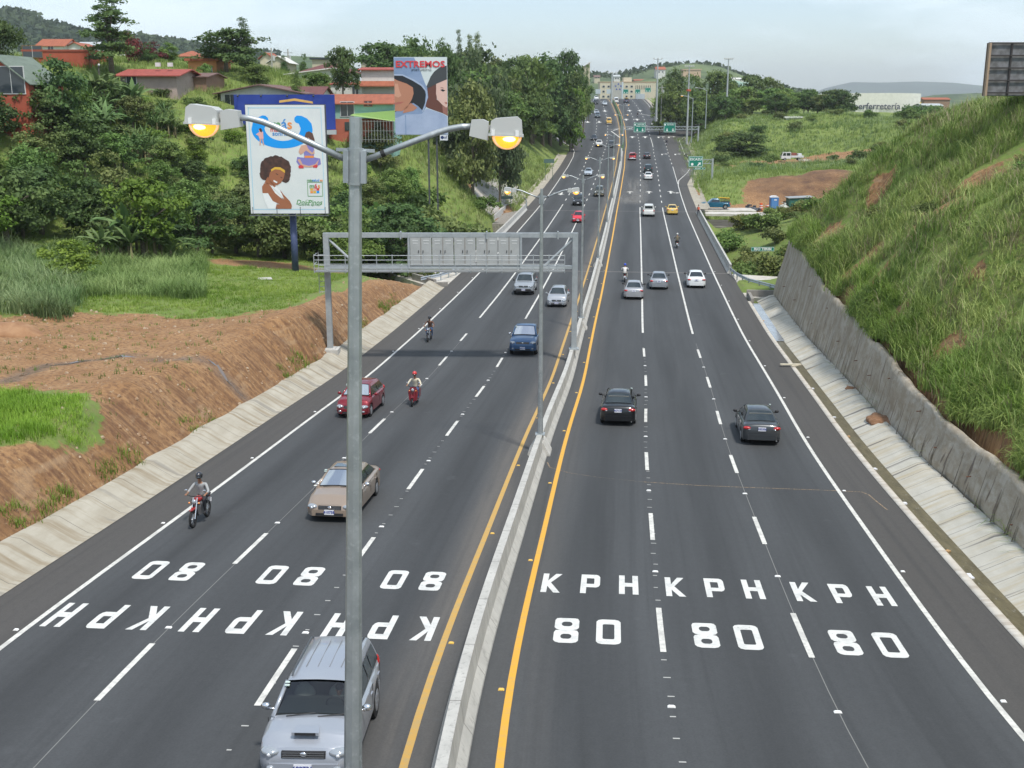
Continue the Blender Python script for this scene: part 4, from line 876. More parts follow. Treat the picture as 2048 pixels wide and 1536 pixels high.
b = MB(); b.tube([(x0-.65, -.235, zc-.5), (x0-.65, -.245, zc-.5)], .25, 14); b.build('route_shield', M_WHT, pn)
# small sign below
Yn = 226.0; p = at(1395, 350, Yn); zc = at(1400, 337, Yn).z-p.z; g = thing('side_sign', 'small green distance sign on posts below the ESCAZU exit sign', 'sign', p)
for s_ in (-.9, .9): b = MB(); b.bar((s_, 0, -2), (s_, 0, zc), .05, 6); b.build('post', MATS['post_green'], g)
pn = panel(g, 2.3, .42, zc, .3, -.08); put_text('sign_text', 'ESCAZU', .3, M_WHT, pn, (0, -.125, zc), bold=.008); arrow_mesh(.98, zc, .3, -math.pi/4, -.125).build('arrow', M_WHT, pn)
# overhead gantry across the outgoing side
Yn = 322.0; xa = at(1246, 258, Yn).x; xb = at(1397, 258, Yn).x; zb = at(1397, 306, Yn).z; zt = at(1397, 252, Yn).z; H = zt-zb
g = thing('overhead_sign_gantry', 'lattice gantry with two green lane signs over the outgoing lanes', 'gantry', (xb, Yn, zb))
b = MB(); b.box((0, 0, H/2-1), (.4, .4, H+2)); b.build('post', M_GALVM, g)
zra = float(zr(Yn))-zb; b = MB(); b.box((xa-xb, 0, (zra+H)/2), (.4, .4, H-zra)); b.build('post', M_GALVM, g)
b = MB(); L_ = xb-xa
for z_ in (H-.15, H-1.0): b.box((-L_/2, 0, z_), (L_, .2, .16))
for i in range(22): x0 = -i*L_/22; b.bar((x0, 0, H-.15), (x0-L_/44, 0, H-1.0), .05, 5); b.bar((x0-L_/44, 0, H-1.0), (x0-L_/22, 0, H-.15), .05, 5)
b.build('truss', M_GALVM, g)
for cx, lines in ((1279, ('SANTA ANA', 'CIUDAD COLON')), (1339, ('ESCAZU',))):
    xcn = at(cx, 254, Yn).x-xb; zc = at(cx, 255, Yn).z-zb; w_ = 3.35; h = 2.65; pn = panel(g, w_, h, zc, xcn, -.28)
    for i, l in enumerate(lines): put_text('sign_text', l, .42 if len(lines) > 1 else .52, M_WHT, pn, (xcn+.28, -.325, zc+.82-.46*i-(0 if len(lines) > 1 else .05)), bold=.01, sx=.8 if len(lines) > 1 else 1)
    for s_ in (-.75 if cx < 1300 else -.8, .75 if cx < 1300 else .85): arrow_mesh(xcn+s_+.1, zc-.65, .85, math.pi, -.325).build('arrow', M_WHT, pn)
    b = MB(); b.tube([(xcn-1.25, -.315, zc+.75), (xcn-1.25, -.325, zc+.75)], .22, 12); b.build('route_shield', M_WHT, pn)
# speed board
Yn = 352; p = at(1342, 243, Yn); zc = at(1342, 229, Yn).z-p.z; g = thing('speed_sign', 'small white speed sign on a post at the exit ramp', 'sign', p); b = MB(); b.bar((0, 0, -1), (0, 0, zc), .06, 6); b.build('post', M_GALVM, g)
pn = panel(g, .95, 1.35, zc, 0, -.1, False, M_WHT); put_text('sign_text', '40', .6, mat('red_paint', (.5, .03, .03), .5), pn, (0, -.14, zc), bold=.03)
# far overhead signs at the hilltop
for cx, cy, w_, h, lab in ((1251, 183, 2.3, 1.9, 'left of the three far green overhead signs before the cream building'), (1275, 183, 2.3, 1.9, 'middle one of the three far green overhead signs'), (1295.5, 180, 2.5, 1.9, 'rightmost far green overhead sign beside the trees')):
    Yn = 470; p = at(cx, 197, Yn); zc = at(cx, cy, Yn).z-p.z; g = thing('lane_sign', lab, 'sign', p, 0, 'far overhead lane signs'); w_ = w_*.95; b = MB(); b.bar((0, 0, -.5), (0, 0, zc), .06, 6); b.build('post', M_GALVM, g)
    pn = panel(g, w_, h*.95, zc, 0, -.1)
    for s_ in (-.5, .5): arrow_mesh(s_, zc-.4, .6, math.pi, -.145).build('arrow', M_WHT, pn)
for cx, lab in ((1196, 'pale sign back over the left lanes at the hilltop'), (1218, 'second pale sign back, nearer the median at the hilltop')):
    Yn = 474; p = at(cx, 196, Yn); zc = at(cx, 183, Yn).z-p.z; g = thing('lane_sign', lab, 'sign', p); b = MB(); b.bar((0, 0, -.5), (0, 0, zc), .06, 6); b.build('post', M_GALVM, g)
    panel(g, 2.1, 1.8, zc, 0, 0, False, mat('sign_back_pale', (.42, .48, .5), .6))
# ---------------------------------------------------------------- billboards
def flat(g, name, pts, y, m):
    b = MB(); b.poly([(a, y, c) for a, c in pts]); return b.build(name, m, g)
def pmat(name, c, **k): return mat('print_'+name, c, .55, **k)
def blobpts(cx, cz, rx, rz, n=28, jag=0.0, seed=1):
    r = random.Random(seed); return [(cx+rx*math.cos(2*math.pi*i/n)*(1+r.uniform(-jag, jag)), cz+rz*math.sin(2*math.pi*i/n)*(1+r.uniform(-jag, jag))) for i in range(n)]
Yn = 98.0; A = at(490, 210, Yn); B = at(657, 427, Yn); bw = B.x-A.x; bh = A.z-B.z; pb = at(588, 524, Yn); zg = pb.z
g = thing('billboard', 'tall white billboard with a blue smile and a curly-haired girl, on a blue post', 'billboard', (pb.x, Yn+.5, zg), 0)
X0 = A.x-pb.x; Z0 = B.z-zg
b = MB(); b.tube([(0, 0, -1), (0, 0, Z0)], .3, 16); b.build('post', mat('post_blue', (.055, .075, .17), .5, noise=(3, (.08, .1, .2), .4, .7)), g, smooth=True)
b = MB(); b.box((X0+bw/2, -.35, Z0+bh/2), (bw, .35, bh)); b.build('board', pmat('white', (.70, .72, .72), noise=(.4, (.65, .68, .69), .4, .6)), g)
b = MB(); b.box((X0+bw/2+.02, -.30, Z0+bh/2), (bw+.12, .3, bh+.1)); b.build('frame', mat('frame_dark', (.06, .065, .07), .6), g)
b = MB(); b.box((X0+bw/2, -.75, Z0-.15), (bw+.1, .55, .05))
for f in (.04, .35, .65, .97): b.bar((X0+bw*f, -.95, Z0-.15), (X0+bw*f, -.95, Z0+.6), .03, 6)
b.build('catwalk', mat('frame_dark', (.06, .065, .07), .6), g)
art = link('poster', bpy.data.meshes.new('poster'), g); fx = -.535
b = MB(); b.box((X0+bw/2, fx+.004, Z0+bh/2), (bw*.998, .006, bh*.998)); bpy.data.objects.remove(art); art = b.build('poster', pmat('white', (1, 1, 1)), g)
# billboard art helper: coordinates in crop pixels of the poster (x 45..1090, y 105..1445)
def bq(x, y): return (X0+bw*(x-50)/1030, Z0+bh*(1447-y)/1340)
def art_poly(name, pts, lay, m, par=None): return flat(art, name, [bq(*p) for p in pts], fx-.006*lay, m)
LB = pmat('light_blue', (.42, .62, .74)); BL = pmat('cyan', (0., .30, .82)); SK = pmat('brown_skin', (.34, .125, .06)); SKL = pmat('light_skin', (.62, .36, .27)); HR = pmat('dark_hair', (.045, .022, .018), noise=(3, (.09, .04, .03), .4, .6)); WH = pmat('bright_white', (.78, .79, .80)); YE = pmat('headband', (.7, .42, .05)); PU = pmat('purple', (.22, .2, .5)); RD = pmat('red', (.62, .05, .06)); GN = pmat('green', (.1, .3, .1)); OR = pmat('orange', (.8, .27, .06)); PK = pmat('pink', (.75, .4, .38))
for pts in ([(85,135),(1040,135),(1040,147),(85,147)], [(85,135),(97,135),(97,1400),(85,1400)], [(1030,147),(1040,147),(1040,1400),(1030,1400)], [(97,1388),(1030,1388),(1030,1400),(97,1400)]): art_poly('border', pts, 1, LB)
# blue smile (two rounded ends joined by an arc)
out = []; inn = []
def arc(cx, cy, rx, ry, a0, a1, n): return [(cx+rx*math.cos(R(a0+(a1-a0)*i/n)), cy-ry*math.sin(R(a0+(a1-a0)*i/n))) for i in range(n+1)]
outer = arc(518, 400, 400, 235, 180, 360, 30); inner = arc(525, 385, 235, 158, 180, 360, 30)
for i in range(30): art_poly('smile', [outer[i], outer[i+1], inner[i+1], inner[i]], 1, BL) if False else None
sm = MB()
for i in range(30): sm.poly([(bq(*p)[0], fx-.006, bq(*p)[1]) for p in (outer[i], outer[i+1], inner[i+1], inner[i])])
lt = [(118,400),(290,385),(348,300),(340,262),(310,236),(270,232),(200,262),(140,320)]; rt = [(760,385),(918,400),(905,330),(850,270),(780,238),(720,234),(688,258),(682,292),(700,320),(740,332),(745,350)]
for pl_ in (lt, rt): sm.poly([(bq(*p)[0], fx-.0058, bq(*p)[1]) for p in pl_])
sm.build('smile', BL, art)
k = bh/1340*1.0
def art_text(s, x, y, size, m, lay=2, **kw): q_ = bq(x, y); return put_text('poster_text', s, size*bh/1340*1.35, m, art, (q_[0], fx-.006*lay, q_[1]), **kw)
art_text('m', 440, 345, 125, GN, bold=.02); art_text('á', 548, 340, 125, pmat('mid_blue', (.05, .25, .62)), bold=.02); art_text('s', 620, 345, 125, OR, bold=.02)
art_text('más', 430, 405, 60, RD, bold=.01); art_text('sonrisas', 520, 455, 58, pmat('mid_blue', (.05, .25, .62)), bold=.01)
# curly-haired girl
art_poly('hair', blobpts(408, 885, 205, 160, 44, .05, 3), 2, HR); art_poly('hair', blobpts(290, 960, 95, 75, 30, .08, 4), 3, HR); art_poly('hair', blobpts(530, 960, 70, 100, 30, .08, 6), 3, HR)
art_poly('face', [(330,930),(380,890),(450,890),(520,915),(525,950),(505,1010),(470,1060),(420,1090),(375,1090),(335,1060),(310,1000)], 4, SK)
art_poly('headband', [(345,895),(400,865),(470,868),(530,905),(528,940),(470,900),(400,893),(350,920)], 5, YE); art_poly('smile_teeth', [(375,1025),(425,1050),(412,1066),(372,1045)], 5, WH)
art_poly('eye', [(408,940),(440,955),(436,965),(408,952)], 5, HR); art_poly('eye', [(468,985),(492,995),(488,1005),(466,996)], 5, HR)
art_poly('top', [(215,1185),(225,1085),(270,1050),(340,1080),(400,1110),(470,1180),(500,1268),(420,1230),(380,1387),(285,1387),(245,1300)], 3, WH)
art_poly('neck', [(250,1060),(300,985),(345,1060),(400,1100),(380,1120),(300,1075)], 4, SK); art_poly('arm', [(218,1190),(216,1110),(245,1068),(290,1062),(330,1100),(385,1190),(470,1260),(560,1310),(600,1350),(590,1387),(380,1387),(395,1330),(440,1330),(350,1290),(290,1190)], 4, SK); art_poly('arm', [(455,1150),(490,1200),(575,1290),(600,1345),(560,1320),(480,1260)], 5, SK); art_poly('top', [(345,1090),(410,1140),(470,1190),(500,1268),(440,1200),(360,1120)], 6, WH)
# seated girl in purple
art_poly('dress', [(795,600),(880,560),(925,640),(920,745),(1000,760),(1008,830),(960,850),(830,850),(720,850),(685,800),(700,740),(790,750),(790,680)], 2, PU); art_poly('belt', [(797,725),(918,725),(918,752),(797,752)], 3, OR)
art_poly('leg', [(700,775),(735,765),(765,830),(850,850),(930,830),(985,770),(960,835),(880,870),(760,865)], 3, SKL); art_poly('shoe', [(712,850),(740,838),(775,850),(780,880),(720,882),(708,865)], 4, RD); art_poly('shoe', [(905,850),(950,832),(968,850),(950,875),(900,870)], 4, RD)
art_poly('hair', [(830,440),(870,425),(915,450),(938,530),(935,560),(900,545),(860,500),(820,520),(812,480)], 4, pmat('brown_hair', (.12, .06, .045))); art_poly('face', blobpts(855, 500, 36, 48, 16), 3, SKL); art_poly('arm', [(760,600),(830,590),(850,640),(900,690),(930,650),(930,700),(890,712),(820,660),(770,700),(745,712),(720,680),(735,640)], 4, SKL)
# small girl on the smile
art_poly('dress', [(225,430),(268,430),(270,515),(215,515),(205,480),(170,465)], 3, PK); art_poly('leg', [(220,515),(240,515),(228,598),(212,600)], 3, SKL); art_poly('leg', [(245,515),(262,515),(275,595),(262,600)], 3, SKL); art_poly('hair', [(215,395),(240,385),(258,410),(250,440),(232,430)], 4, HR); art_poly('face', blobpts(225, 412, 12, 18, 12), 4, SKL)
art_text('más', 850, 1030, 33, GN, align='CENTER', bold=.006); art_text('salud', 930, 1030, 33, pmat('mid_blue', (.05, .25, .62)), bold=.006); art_text('es', 1003, 1030, 33, OR, bold=.006)
for pts in ([(815,1050),(1018,1050),(1018,1057),(815,1057)], [(815,1225),(1018,1225),(1018,1232),(815,1232)], [(815,1057),(822,1057),(822,1225),(815,1225)], [(1011,1057),(1018,1057),(1018,1225),(1011,1225)]): art_poly('logo_frame', pts, 2, GN)
art_text('m', 876, 1105, 62, GN, bold=.012); art_text('á', 927, 1105, 62, RD, bold=.012); art_text('s', 968, 1105, 62, OR, bold=.012)
for x, y, m_ in ((852,1130,YE),(892,1130,PK),(935,1130,RD),(852,1163,OR),(892,1163,YE),(935,1163,BL)): art_poly('logo_tile', [(x,y),(x+36,y),(x+36,y+28),(x,y+28)], 2, m_)
art_text('Dos', 728, 1305, 62, GN, shear=.3, bold=.006); art_text('Pinos', 905, 1308, 62, GN, shear=.3, bold=.006); art_text('siempre con algo mejor', 835, 1338, 22, GN)
art_poly('logo_tree', blobpts(806, 1302, 27, 29, 20), 2, GN); art_poly('logo_tree', blobpts(806, 1302, 21, 23, 20), 3, WH)
for dx in (-9, 9): art_poly('logo_tree', [(806+dx-9,1315),(806+dx+9,1315),(806+dx,1285)], 4, GN)
# blue billboard behind it
Yn = 150.0; A = at(467, 189, Yn); B = at(671, 259, Yn); bw = B.x-A.x; bh = A.z-B.z; xm = (A.x+B.x)/2; zg = float(tz(xm, Yn)); g = thing('billboard', 'wide dark blue billboard with a yellow chevron behind the white one', 'billboard', (xm, Yn+.4, zg))
Z0 = B.z-zg
b = MB(); b.box((0, -.2, Z0+bh/2), (bw, .3, bh)); b.build('board', pmat('royal_blue', (.012, .035, .25), noise=(.3, (.02, .05, .3), .4, .6)), g)
b = MB()
for f in (-.4, -.13, .13, .4): b.box((bw*f, .2, Z0/2+bh*.3-1), (.22, .22, Z0+bh*.6+2))
b.build('support', mat('frame_dark', (.06, .065, .07), .6), g)
flat(g, 'roof_mark', [(-.05*bw, Z0+bh*.83), (.105*bw, Z0+bh*.89), (.285*bw, Z0+bh*.80), (.285*bw, Z0+bh*.74), (.1*bw, Z0+bh*.82), (-.05*bw, Z0+bh*.765)], -.36, pmat('mark_yellow', (.72, .42, .12)))
b = MB(); b.box((0, -.55, Z0-.35), (bw*1.02, .6, .55)); b.build('catwalk', mat('catwalk_grey', (.42, .44, .45), .6), g)
for f in (-.45, -.22, .04, .3): b = MB(); b.bar((bw*f, -.3, Z0+bh), (bw*f, -1.0, Z0+bh-.15), .04, 5); b.ball((bw*f, -1.0, Z0+bh-.2), .14, 8, 5); b.build('floodlight', mat('black_metal', (.02, .02, .022), .5), g)
# fashion billboard
Yn = 140.0; A = at(787, 114, Yn); B = at(896, 270, Yn); bw = B.x-A.x; bh = A.z-B.z; xm = (A.x+B.x)/2; zg = float(tz(xm, Yn)); g = thing('billboard', 'tall billboard headed EXTREMOS with a hooded man and a woman in a dark cap', 'billboard', (xm, Yn+.4, zg)); Z0 = B.z-zg; X0 = -bw/2
b = MB(); b.box((0, -.2, Z0+bh/2), (bw, .3, bh)); b.build('board', pmat('pale_sky', (.62, .68, .68), noise=(.3, (.5, .58, .64), .4, .6)), g)
b = MB()
for f in (.12, .28): b.box((bw*f, .15, Z0/2+bh*.3-1), (.2, .2, Z0+bh*.6+2))
b.build('support', mat('frame_dark', (.06, .065, .07), .6), g)
b = MB(); b.box((0, -.356, Z0+bh/2), (bw*.995, .006, bh*.995)); art = b.build('poster', pmat('white2', (.60, .66, .66)), g); fx = -.36
def bq(x, y): return (X0+bw*(x-88)/892, Z0+bh*(1375-y)/1262)
DN = pmat('denim', (.19, .27, .42), noise=(.8, (.25, .33, .49), .35, .65)); DNL = pmat('denim_light', (.36, .43, .57)); DK = pmat('near_black', (.012, .014, .018)); SK2 = pmat('tan_skin', (.45, .2, .12)); SK3 = pmat('fair_skin', (.68, .45, .38)); CP_ = pmat('cap_grey', (.05, .055, .06)); HB = pmat('auburn', (.13, .045, .03))
art_poly('hood', [(90,120),(430,120),(520,300),(600,520),(655,640),(660,760),(620,920),(560,1010),(540,1030),(90,1100)], 1, DN)
art_poly('hood_lining', [(90,410),(230,410),(400,480),(520,550),(600,640),(615,720),(600,850),(550,970),(480,900),(400,850),(90,1000)], 2, DK); art_poly('hood_edge', [(90,385),(230,388),(420,470),(560,560),(640,660),(645,760),(600,920),(560,1000),(545,990),(590,900),(625,760),(618,670),(540,575),(400,492),(230,412),(90,410)], 3, DNL)
art_poly('face', [(90,460),(150,490),(300,540),(400,600),(410,700),(380,790),(300,920),(210,985),(90,985)], 3, SK2); art_poly('neck', [(240,960),(360,850),(470,930),(400,980),(220,1020)], 3, SK2); art_poly('nose', [(90,740),(150,765),(205,735),(170,640),(150,540),(100,540)], 4, pmat('skin_light', (.58, .3, .2))); art_poly('lips', [(90,850),(150,835),(250,830),(190,865),(90,880)], 4, pmat('lips', (.4, .12, .09)))
art_poly('jacket', [(90,1110),(250,1040),(540,1030),(620,940),(760,980),(900,1030),(975,1075),(975,1365),(90,1365)], 4, pmat('denim_jacket', (.3, .37, .52), noise=(.6, (.38, .45, .6), .35, .65))); art_poly('placket', [(255,1050),(275,1050),(275,1365),(255,1365)], 5, DN)
art_poly('hair', [(640,600),(790,540),(800,800),(980,900),(980,1060),(900,1020),(770,975),(640,930),(600,900),(655,760)], 2, HB); art_poly('cap', [(630,585),(700,430),(760,350),(850,280),(975,250),(975,470),(900,500),(800,540),(700,590),(650,610)], 5, CP_); art_poly('face', [(795,545),(860,500),(975,470),(975,920),(950,925),(880,870),(810,800),(788,700)], 4, SK3)
art_poly('eye', [(860,640),(900,628),(945,650),(905,668)], 6, DK); art_poly('brow', [(850,610),(890,598),(935,620),(890,608)], 6, HB); art_poly('lips', [(925,840),(975,842),(975,862),(950,866)], 6, pmat('lips', (.4, .12, .09))); art_poly('neck', [(890,880),(975,925),(975,1060),(900,1015)], 3, pmat('skin_shadow', (.3, .13, .1)))
q_ = bq(530, 232); put_text('poster_text', 'EXTREMOS', bw*.158, RD, art, (q_[0], fx-.06, q_[1]), bold=.03, sx=1.18); q_ = bq(550, 322); put_text('poster_text', 'SPORT LIFESTYLE', bw*.05, DK, art, (q_[0], fx-.05, q_[1]))
b = MB(); b.box((bw*.42, -.3, Z0-bh*.035), (bw*.15, .1, bh*.07)); tg = b.build('owner_plate', pmat('white3', (.68, .7, .72)), g); put_text('plate_text', 'ol', bw*.075, pmat('navy', (.01, .03, .12)), tg, (bw*.45, -.36, Z0-bh*.03), bold=.01)
b = MB(); b.tube([(bw*.39, -.352, Z0-bh*.033), (bw*.39, -.358, Z0-bh*.033)], .2, 12); b.build('logo', pmat('navy', (.01, .03, .12)), tg)
# billboard back on top of the right hill
Yn = 78.0; A = at(1977, 86, Yn); g = thing('billboard', 'back of a dark billboard frame on top of the grassy hill', 'billboard', (A.x+5, Yn, float(tz(A.x+3, Yn)))); zt = A.z-g.location.z; zb = zt-3.4
b = MB(); b.box((0, .1, (zt+zb)/2), (10, .08, zt-zb)); b.build('board', mat('board_back', (.12, .12, .12), .8, noise=(2, (.2, .2, .21), .4, .6)), g)
b = MB()
for i in range(7): b.box((-5+i*1.6, 0, (zt+zb)/2), (.1, .1, zt-zb))
for i in range(5): b.box((0, -.06, zb+.2+i*.8), (10, .07, .09))
b.build('frame', mat('frame_rust', (.045, .04, .04), .8), g)
b = MB(); b.box((-4.97, -.1, (zt+zb)/2), (.14, .5, zt-zb)); b.build('edge_trim', mat('edge_tan', (.36, .26, .18), .8), g)
b = MB()
for x in (-.6, 3.5): b.box((x, .3, zb/2), (.25, .25, zb+1))
b.build('support', MATS['frame_rust'], g)
# ---------------------------------------------------------------- vehicles
M_GLS = mat('car_glass', (.012, .02, .022), .05, spec=.9, coat=.6); M_TYR = mat('tyre', (.012, .012, .013), .85); M_RIM = mat('alloy', (.5, .51, .53), .3, .8); M_BLK = mat('black_plastic', (.018, .018, .02), .6)
M_CHR = mat('chrome', (.75, .76, .78), .15, .95); M_HL = mat('headlight_glass', (.36, .39, .42), .12, .35, coat=.8); M_TL = mat('tail_red', (.42, .012, .012), .2, coat=.7); M_AMB = mat('amber', (.7, .22, .02), .25); M_PLT = mat('plate_white', (.68, .69, .72), .5); M_PTX = mat('plate_blue', (.03, .05, .25), .5)
M_UND = mat('underbody', (.008, .008, .008), .9)
M_CLR = bpy.data.materials.new('clear_glass'); M_CLR.use_nodes = True; _t = M_CLR.node_tree; _t.nodes.remove(_t.nodes['Principled BSDF']); _g = _t.nodes.new('ShaderNodeBsdfGlossy'); _g.inputs['Roughness'].default_value = .03; _r = _t.nodes.new('ShaderNodeBsdfTransparent'); _r.inputs[0].default_value = (.55, .62, .6, 1); _f = _t.nodes.new('ShaderNodeFresnel'); _f.inputs[0].default_value = 1.7; _m = _t.nodes.new('ShaderNodeMixShader'); _t.links.new(_f.outputs[0], _m.inputs[0]); _t.links.new(_r.outputs[0], _m.inputs[1]); _t.links.new(_g.outputs[0], _m.inputs[2]); _t.links.new(_m.outputs[0], _t.nodes['Material Output'].inputs[0])
def paint(name, c, metal=.35, rough=.32): return mat('paint_'+name, c, rough, metal, coat=.7)
KIND = { # L, W, H, hood z (nose), cowl z, deck z ; y fractions: cowl, roof front, roof rear, deck start
 'sedan': dict(L=4.5, W=1.74, H=1.43, zn=.66, zc=.93, zd=.98, yc=.23, r1=.06, r2=-.22, yd=-.36, wr=.31, wb=.45),
 'hatch': dict(L=3.9, W=1.68, H=1.48, zn=.70, zc=.97, zd=.98, yc=.27, r1=.08, r2=-.36, yd=-.47, wr=.31, wb=.45),
 'suv': dict(L=4.45, W=1.82, H=1.72, zn=.93, zc=1.13, zd=1.08, yc=.255, r1=.125, r2=-.44, yd=-.485, wr=.35, wb=.455, lift=.12, wr_=.38),
 'pickup': dict(L=4.9, W=1.84, H=1.74, zn=.98, zc=1.14, zd=1.08, yc=.235, r1=.10, r2=-.10, yd=-.15, wr=.36, wb=.455, lift=.12, wr_=.38, bed=True),
 'van': dict(L=4.6, W=1.75, H=1.95, zn=.95, zc=1.2, zd=1.1, yc=.43, r1=.27, r2=-.47, yd=-.49, wr=.40, wb=.46, wr_=.34)}
def car(kind, col, name, label, cat, front=True, detail=1, plate=None, rack=False, group=None, bumper=None, opt=(), over=None):
    K = dict(KIND[kind]); K.update(over or {}); L_, W_, H = K['L'], K['W'], K['H']; lift = K.get('lift', 0); rw_ = K.get('wr_', .31); hL = L_/2
    g = thing(name, label, cat, group=group); wb_ = (hL-.82, -hL+.86) if kind != 'hatch' else (hL-.70, -hL+.62)
    yc, r1, r2, yd = [K[k]*L_ for k in ('yc', 'r1', 'r2', 'yd')]; zc, zd, zn = K['zc'], K['zd'], K['zn']
    zb0 = .2+lift; 
    def plan(y):
        s = abs(y)/hL; return W_/2*(1-.045*s**3-.22*max(0, (s-.90)/.10)**2.2)
    tx = [-hL, -hL+.05, -hL+.16, yd-.06 if not K.get('bed') else -hL+.3, yc, (yc+hL)/2+.1, hL-.22, hL-.07, hL]
    tz_ = [zd-.22, zd-.07, zd-.01, zd, zc, (zc+zn)/2+.035, zn+.02, zn-.05, zn-.22]
    def ztop(y): return float(np.interp(y, tx, tz_))
    def zbot(y):
        s = abs(y)/hL; z = zb0+.14*max(0, (s-.86)/.14)
        for yw in wb_:
            ra = rw_+.07; 
            if abs(y-yw) < ra: z = max(z, rw_-.02+math.sqrt(ra*ra-(y-yw)**2))
        return z
    ys_ = sorted(set([round(v, 3) for v in list(np.linspace(-hL, hL, 26))+[hL-.03, hL-.07, hL-.13, hL-.2, -hL+.03, -hL+.07, -hL+.13]+[w_+dx for w_ in wb_ for dx in np.linspace(-rw_-.071, rw_+.071, 11)]]))
    ys_ = [y for y in ys_ if -hL <= y <= hL]
    b = MB(); ring = []
    for y in ys_:
        w_, zt, zb_ = plan(y), ztop(y), zbot(y); zm = max(zb_+.05, .30+lift+.14); sh = zt-.05
        zm = min(zm, sh-.04); zb_ = min(zb_, zm-.02)
        half = [(0, zb_+.02), (w_*.92, zb_), (w_*.985, zb_+.05 if zb_+.05 < zm else zm-.01), (w_, zm), (w_*.995, (zm+sh)/2), (w_*.965, sh-.03), (w_*.90, sh+.02), (w_*.80, zt+.01), (w_*.45, zt+.035), (0, zt+.045)]
        ring.append([(x, y, z) for x, z in half]+[(-x, y, z) for x, z in half[-2:0:-1]])
    n = len(ring[0])
    for r_ in ring: b.v += r_
    for j in range(len(ring)-1):
        for i in range(n): i2 = (i+1) % n; b.f.append((j*n+i2, j*n+i, (j+1)*n+i, (j+1)*n+i2)); b.mi.append(1 if i in (0, n-1) else 0)
    b.f.append(tuple(range(n))); b.f.append(tuple((len(ring)-1)*n+i for i in reversed(range(n)))); b.mi += [0, 0]
    body = b.build('body', [col, M_UND], g, auto=38)
    # greenhouse
    wbs, wrs = W_*K['wb'], W_*K['wr']
    cap = H; gy = [yc+.06, yc+.0, (yc+r1)/2, r1, r1-.18, (r1+r2)/2, r2+.15, r2, (r2+yd)/2, yd-.02]
    gz = [zc-.04, zc+.01, (zc+cap)/2+.02, cap-.035, cap-.005, cap+.01, cap-.015, cap-.05, (cap+zd)/2+.0, zd+.0]
    def hw(z): q = max(0, min(1, (z-zc)/(H-zc))); return wbs+(wrs-wbs)*q**1.15
    def top(y): return float(np.interp(-y, [-v for v in gy], gz))
    b = MB(); rows_ = []
    for y, z in zip(gy, gz):
        w_ = hw(z); rows_.append([(wbs, y, min(zc, zd)-.05), (w_*.99+.005, y, z-.035*(z > zc+.1)), (w_*.93, y, z), (w_*.5, y, z+.02), (0, y, z+.028), (-w_*.5, y, z+.02), (-w_*.93, y, z), (-w_*.99-.005, y, z-.035*(z > zc+.1)), (-wbs, y, min(zc, zd)-.05)])
    n = 9
    for r_ in rows_: b.v += r_
    for j in range(len(rows_)-1):
        if detail > 1 and j in (1, 2): continue
        for i in range(n-1): b.f.append((j*n+i, j*n+i+1, (j+1)*n+i+1, (j+1)*n+i)); b.mi.append(0)
    b.f.append(tuple((len(rows_)-1)*n+i for i in range(n))); b.mi.append(0)
    cab = b.build('cabin', [col], g, auto=40)
    def pane(nm, y0, z0, y1, z1, f=.86, nx=6):
        b = MB(); m_ = 4; G = []
        dy, dz = y1-y0, z1-z0; l = math.hypot(dy, dz); ny, nz_ = (-dz/l, dy/l)
        if nz_ < 0: ny, nz_ = -ny, -nz_
        for j in range(m_+1):
            q = .07+.86*j/m_; y, z = y0+dy*q, z0+dz*q; w_ = hw(z)*f
            for i in range(nx+1): x = -1+2*i/nx; G.append((x*w_, y+ny*.016, z+nz_*.016+.028*(1-x*x)+.006))
        b.v = G
        for j in range(m_):
            for i in range(nx): a = j*(nx+1)+i; b.f.append((a, a+1, a+nx+2, a+nx+1)); b.mi.append(0)
        return b.build(nm, M_CLR if (nm == 'windshield' and detail > 1) else M_GLS, cab, smooth=True)
    ws = pane('windshield', yc+.02, zc+.01, r1+.01, cap-.035); pane('rear_window', yd-.02, zd+.0, r2, cap-.05, .84)
    if detail > 1:
        for s_ in (-1, 1): pb = MB(); pb.bar((s_*(wbs-.03), yc+.02, zc), (s_*(wrs-.01), r1+.0, cap-.05), .045, 8); pb.build('pillar', col, cab, smooth=True)
        pb = MB(); pb.box((0, (yc+yd)/2, zc+.03), (W_*.84, yc-yd-.1, .07)); pb.build('dashboard', mat('interior_dark', (.03, .032, .034), .8), g)  # dark interior slab added across the whole cabin, covers the body-coloured deck
        pb = MB(); pb.prism([(-wrs*.98, zc+.05), (wrs*.98, zc+.05), (wrs*.93, cap-.12), (-wrs*.93, cap-.12)], r1-1.5, r1-1.45); pb.build('rear_lining', mat('interior_grey', (.16, .16, .15), .9), g)
        for s_ in (-1, 1): pb = MB(); pb.ball((s_*.36, r1-.35, zc+.02), (.24, .1, .28), 12, 8); pb.ball((s_*.36, r1-.35, cap-.30), (.12, .06, .09), 10, 6); pb.build('front_seat', mat('seat_grey', (.22, .22, .20), .9), g, smooth=True)
        pb = MB(); cw = (-.36, yc-.42, zc+.10)
        for k_ in range(14): a0, a1 = k_*2*math.pi/14, (k_+1)*2*math.pi/14; pb.bar((cw[0]+.18*math.cos(a0), cw[1]+.05*math.sin(a0), cw[2]+.16*math.sin(a0)), (cw[0]+.18*math.cos(a1), cw[1]+.05*math.sin(a1), cw[2]+.16*math.sin(a1)), .014, 5)
        pb.build('steering_wheel', M_BLK, g)
    zw0, zw1 = max(zc, zd)+.03, H-.13; yB = (r1+r2)/2+.05 if not K.get('bed') else (r1+r2)/2
    def yf(z): return yc+(r1-yc)*(z-zc)/(cap-zc)
    def yrr(z): return yd+(r2-yd)*(z-zd)/(cap-zd)
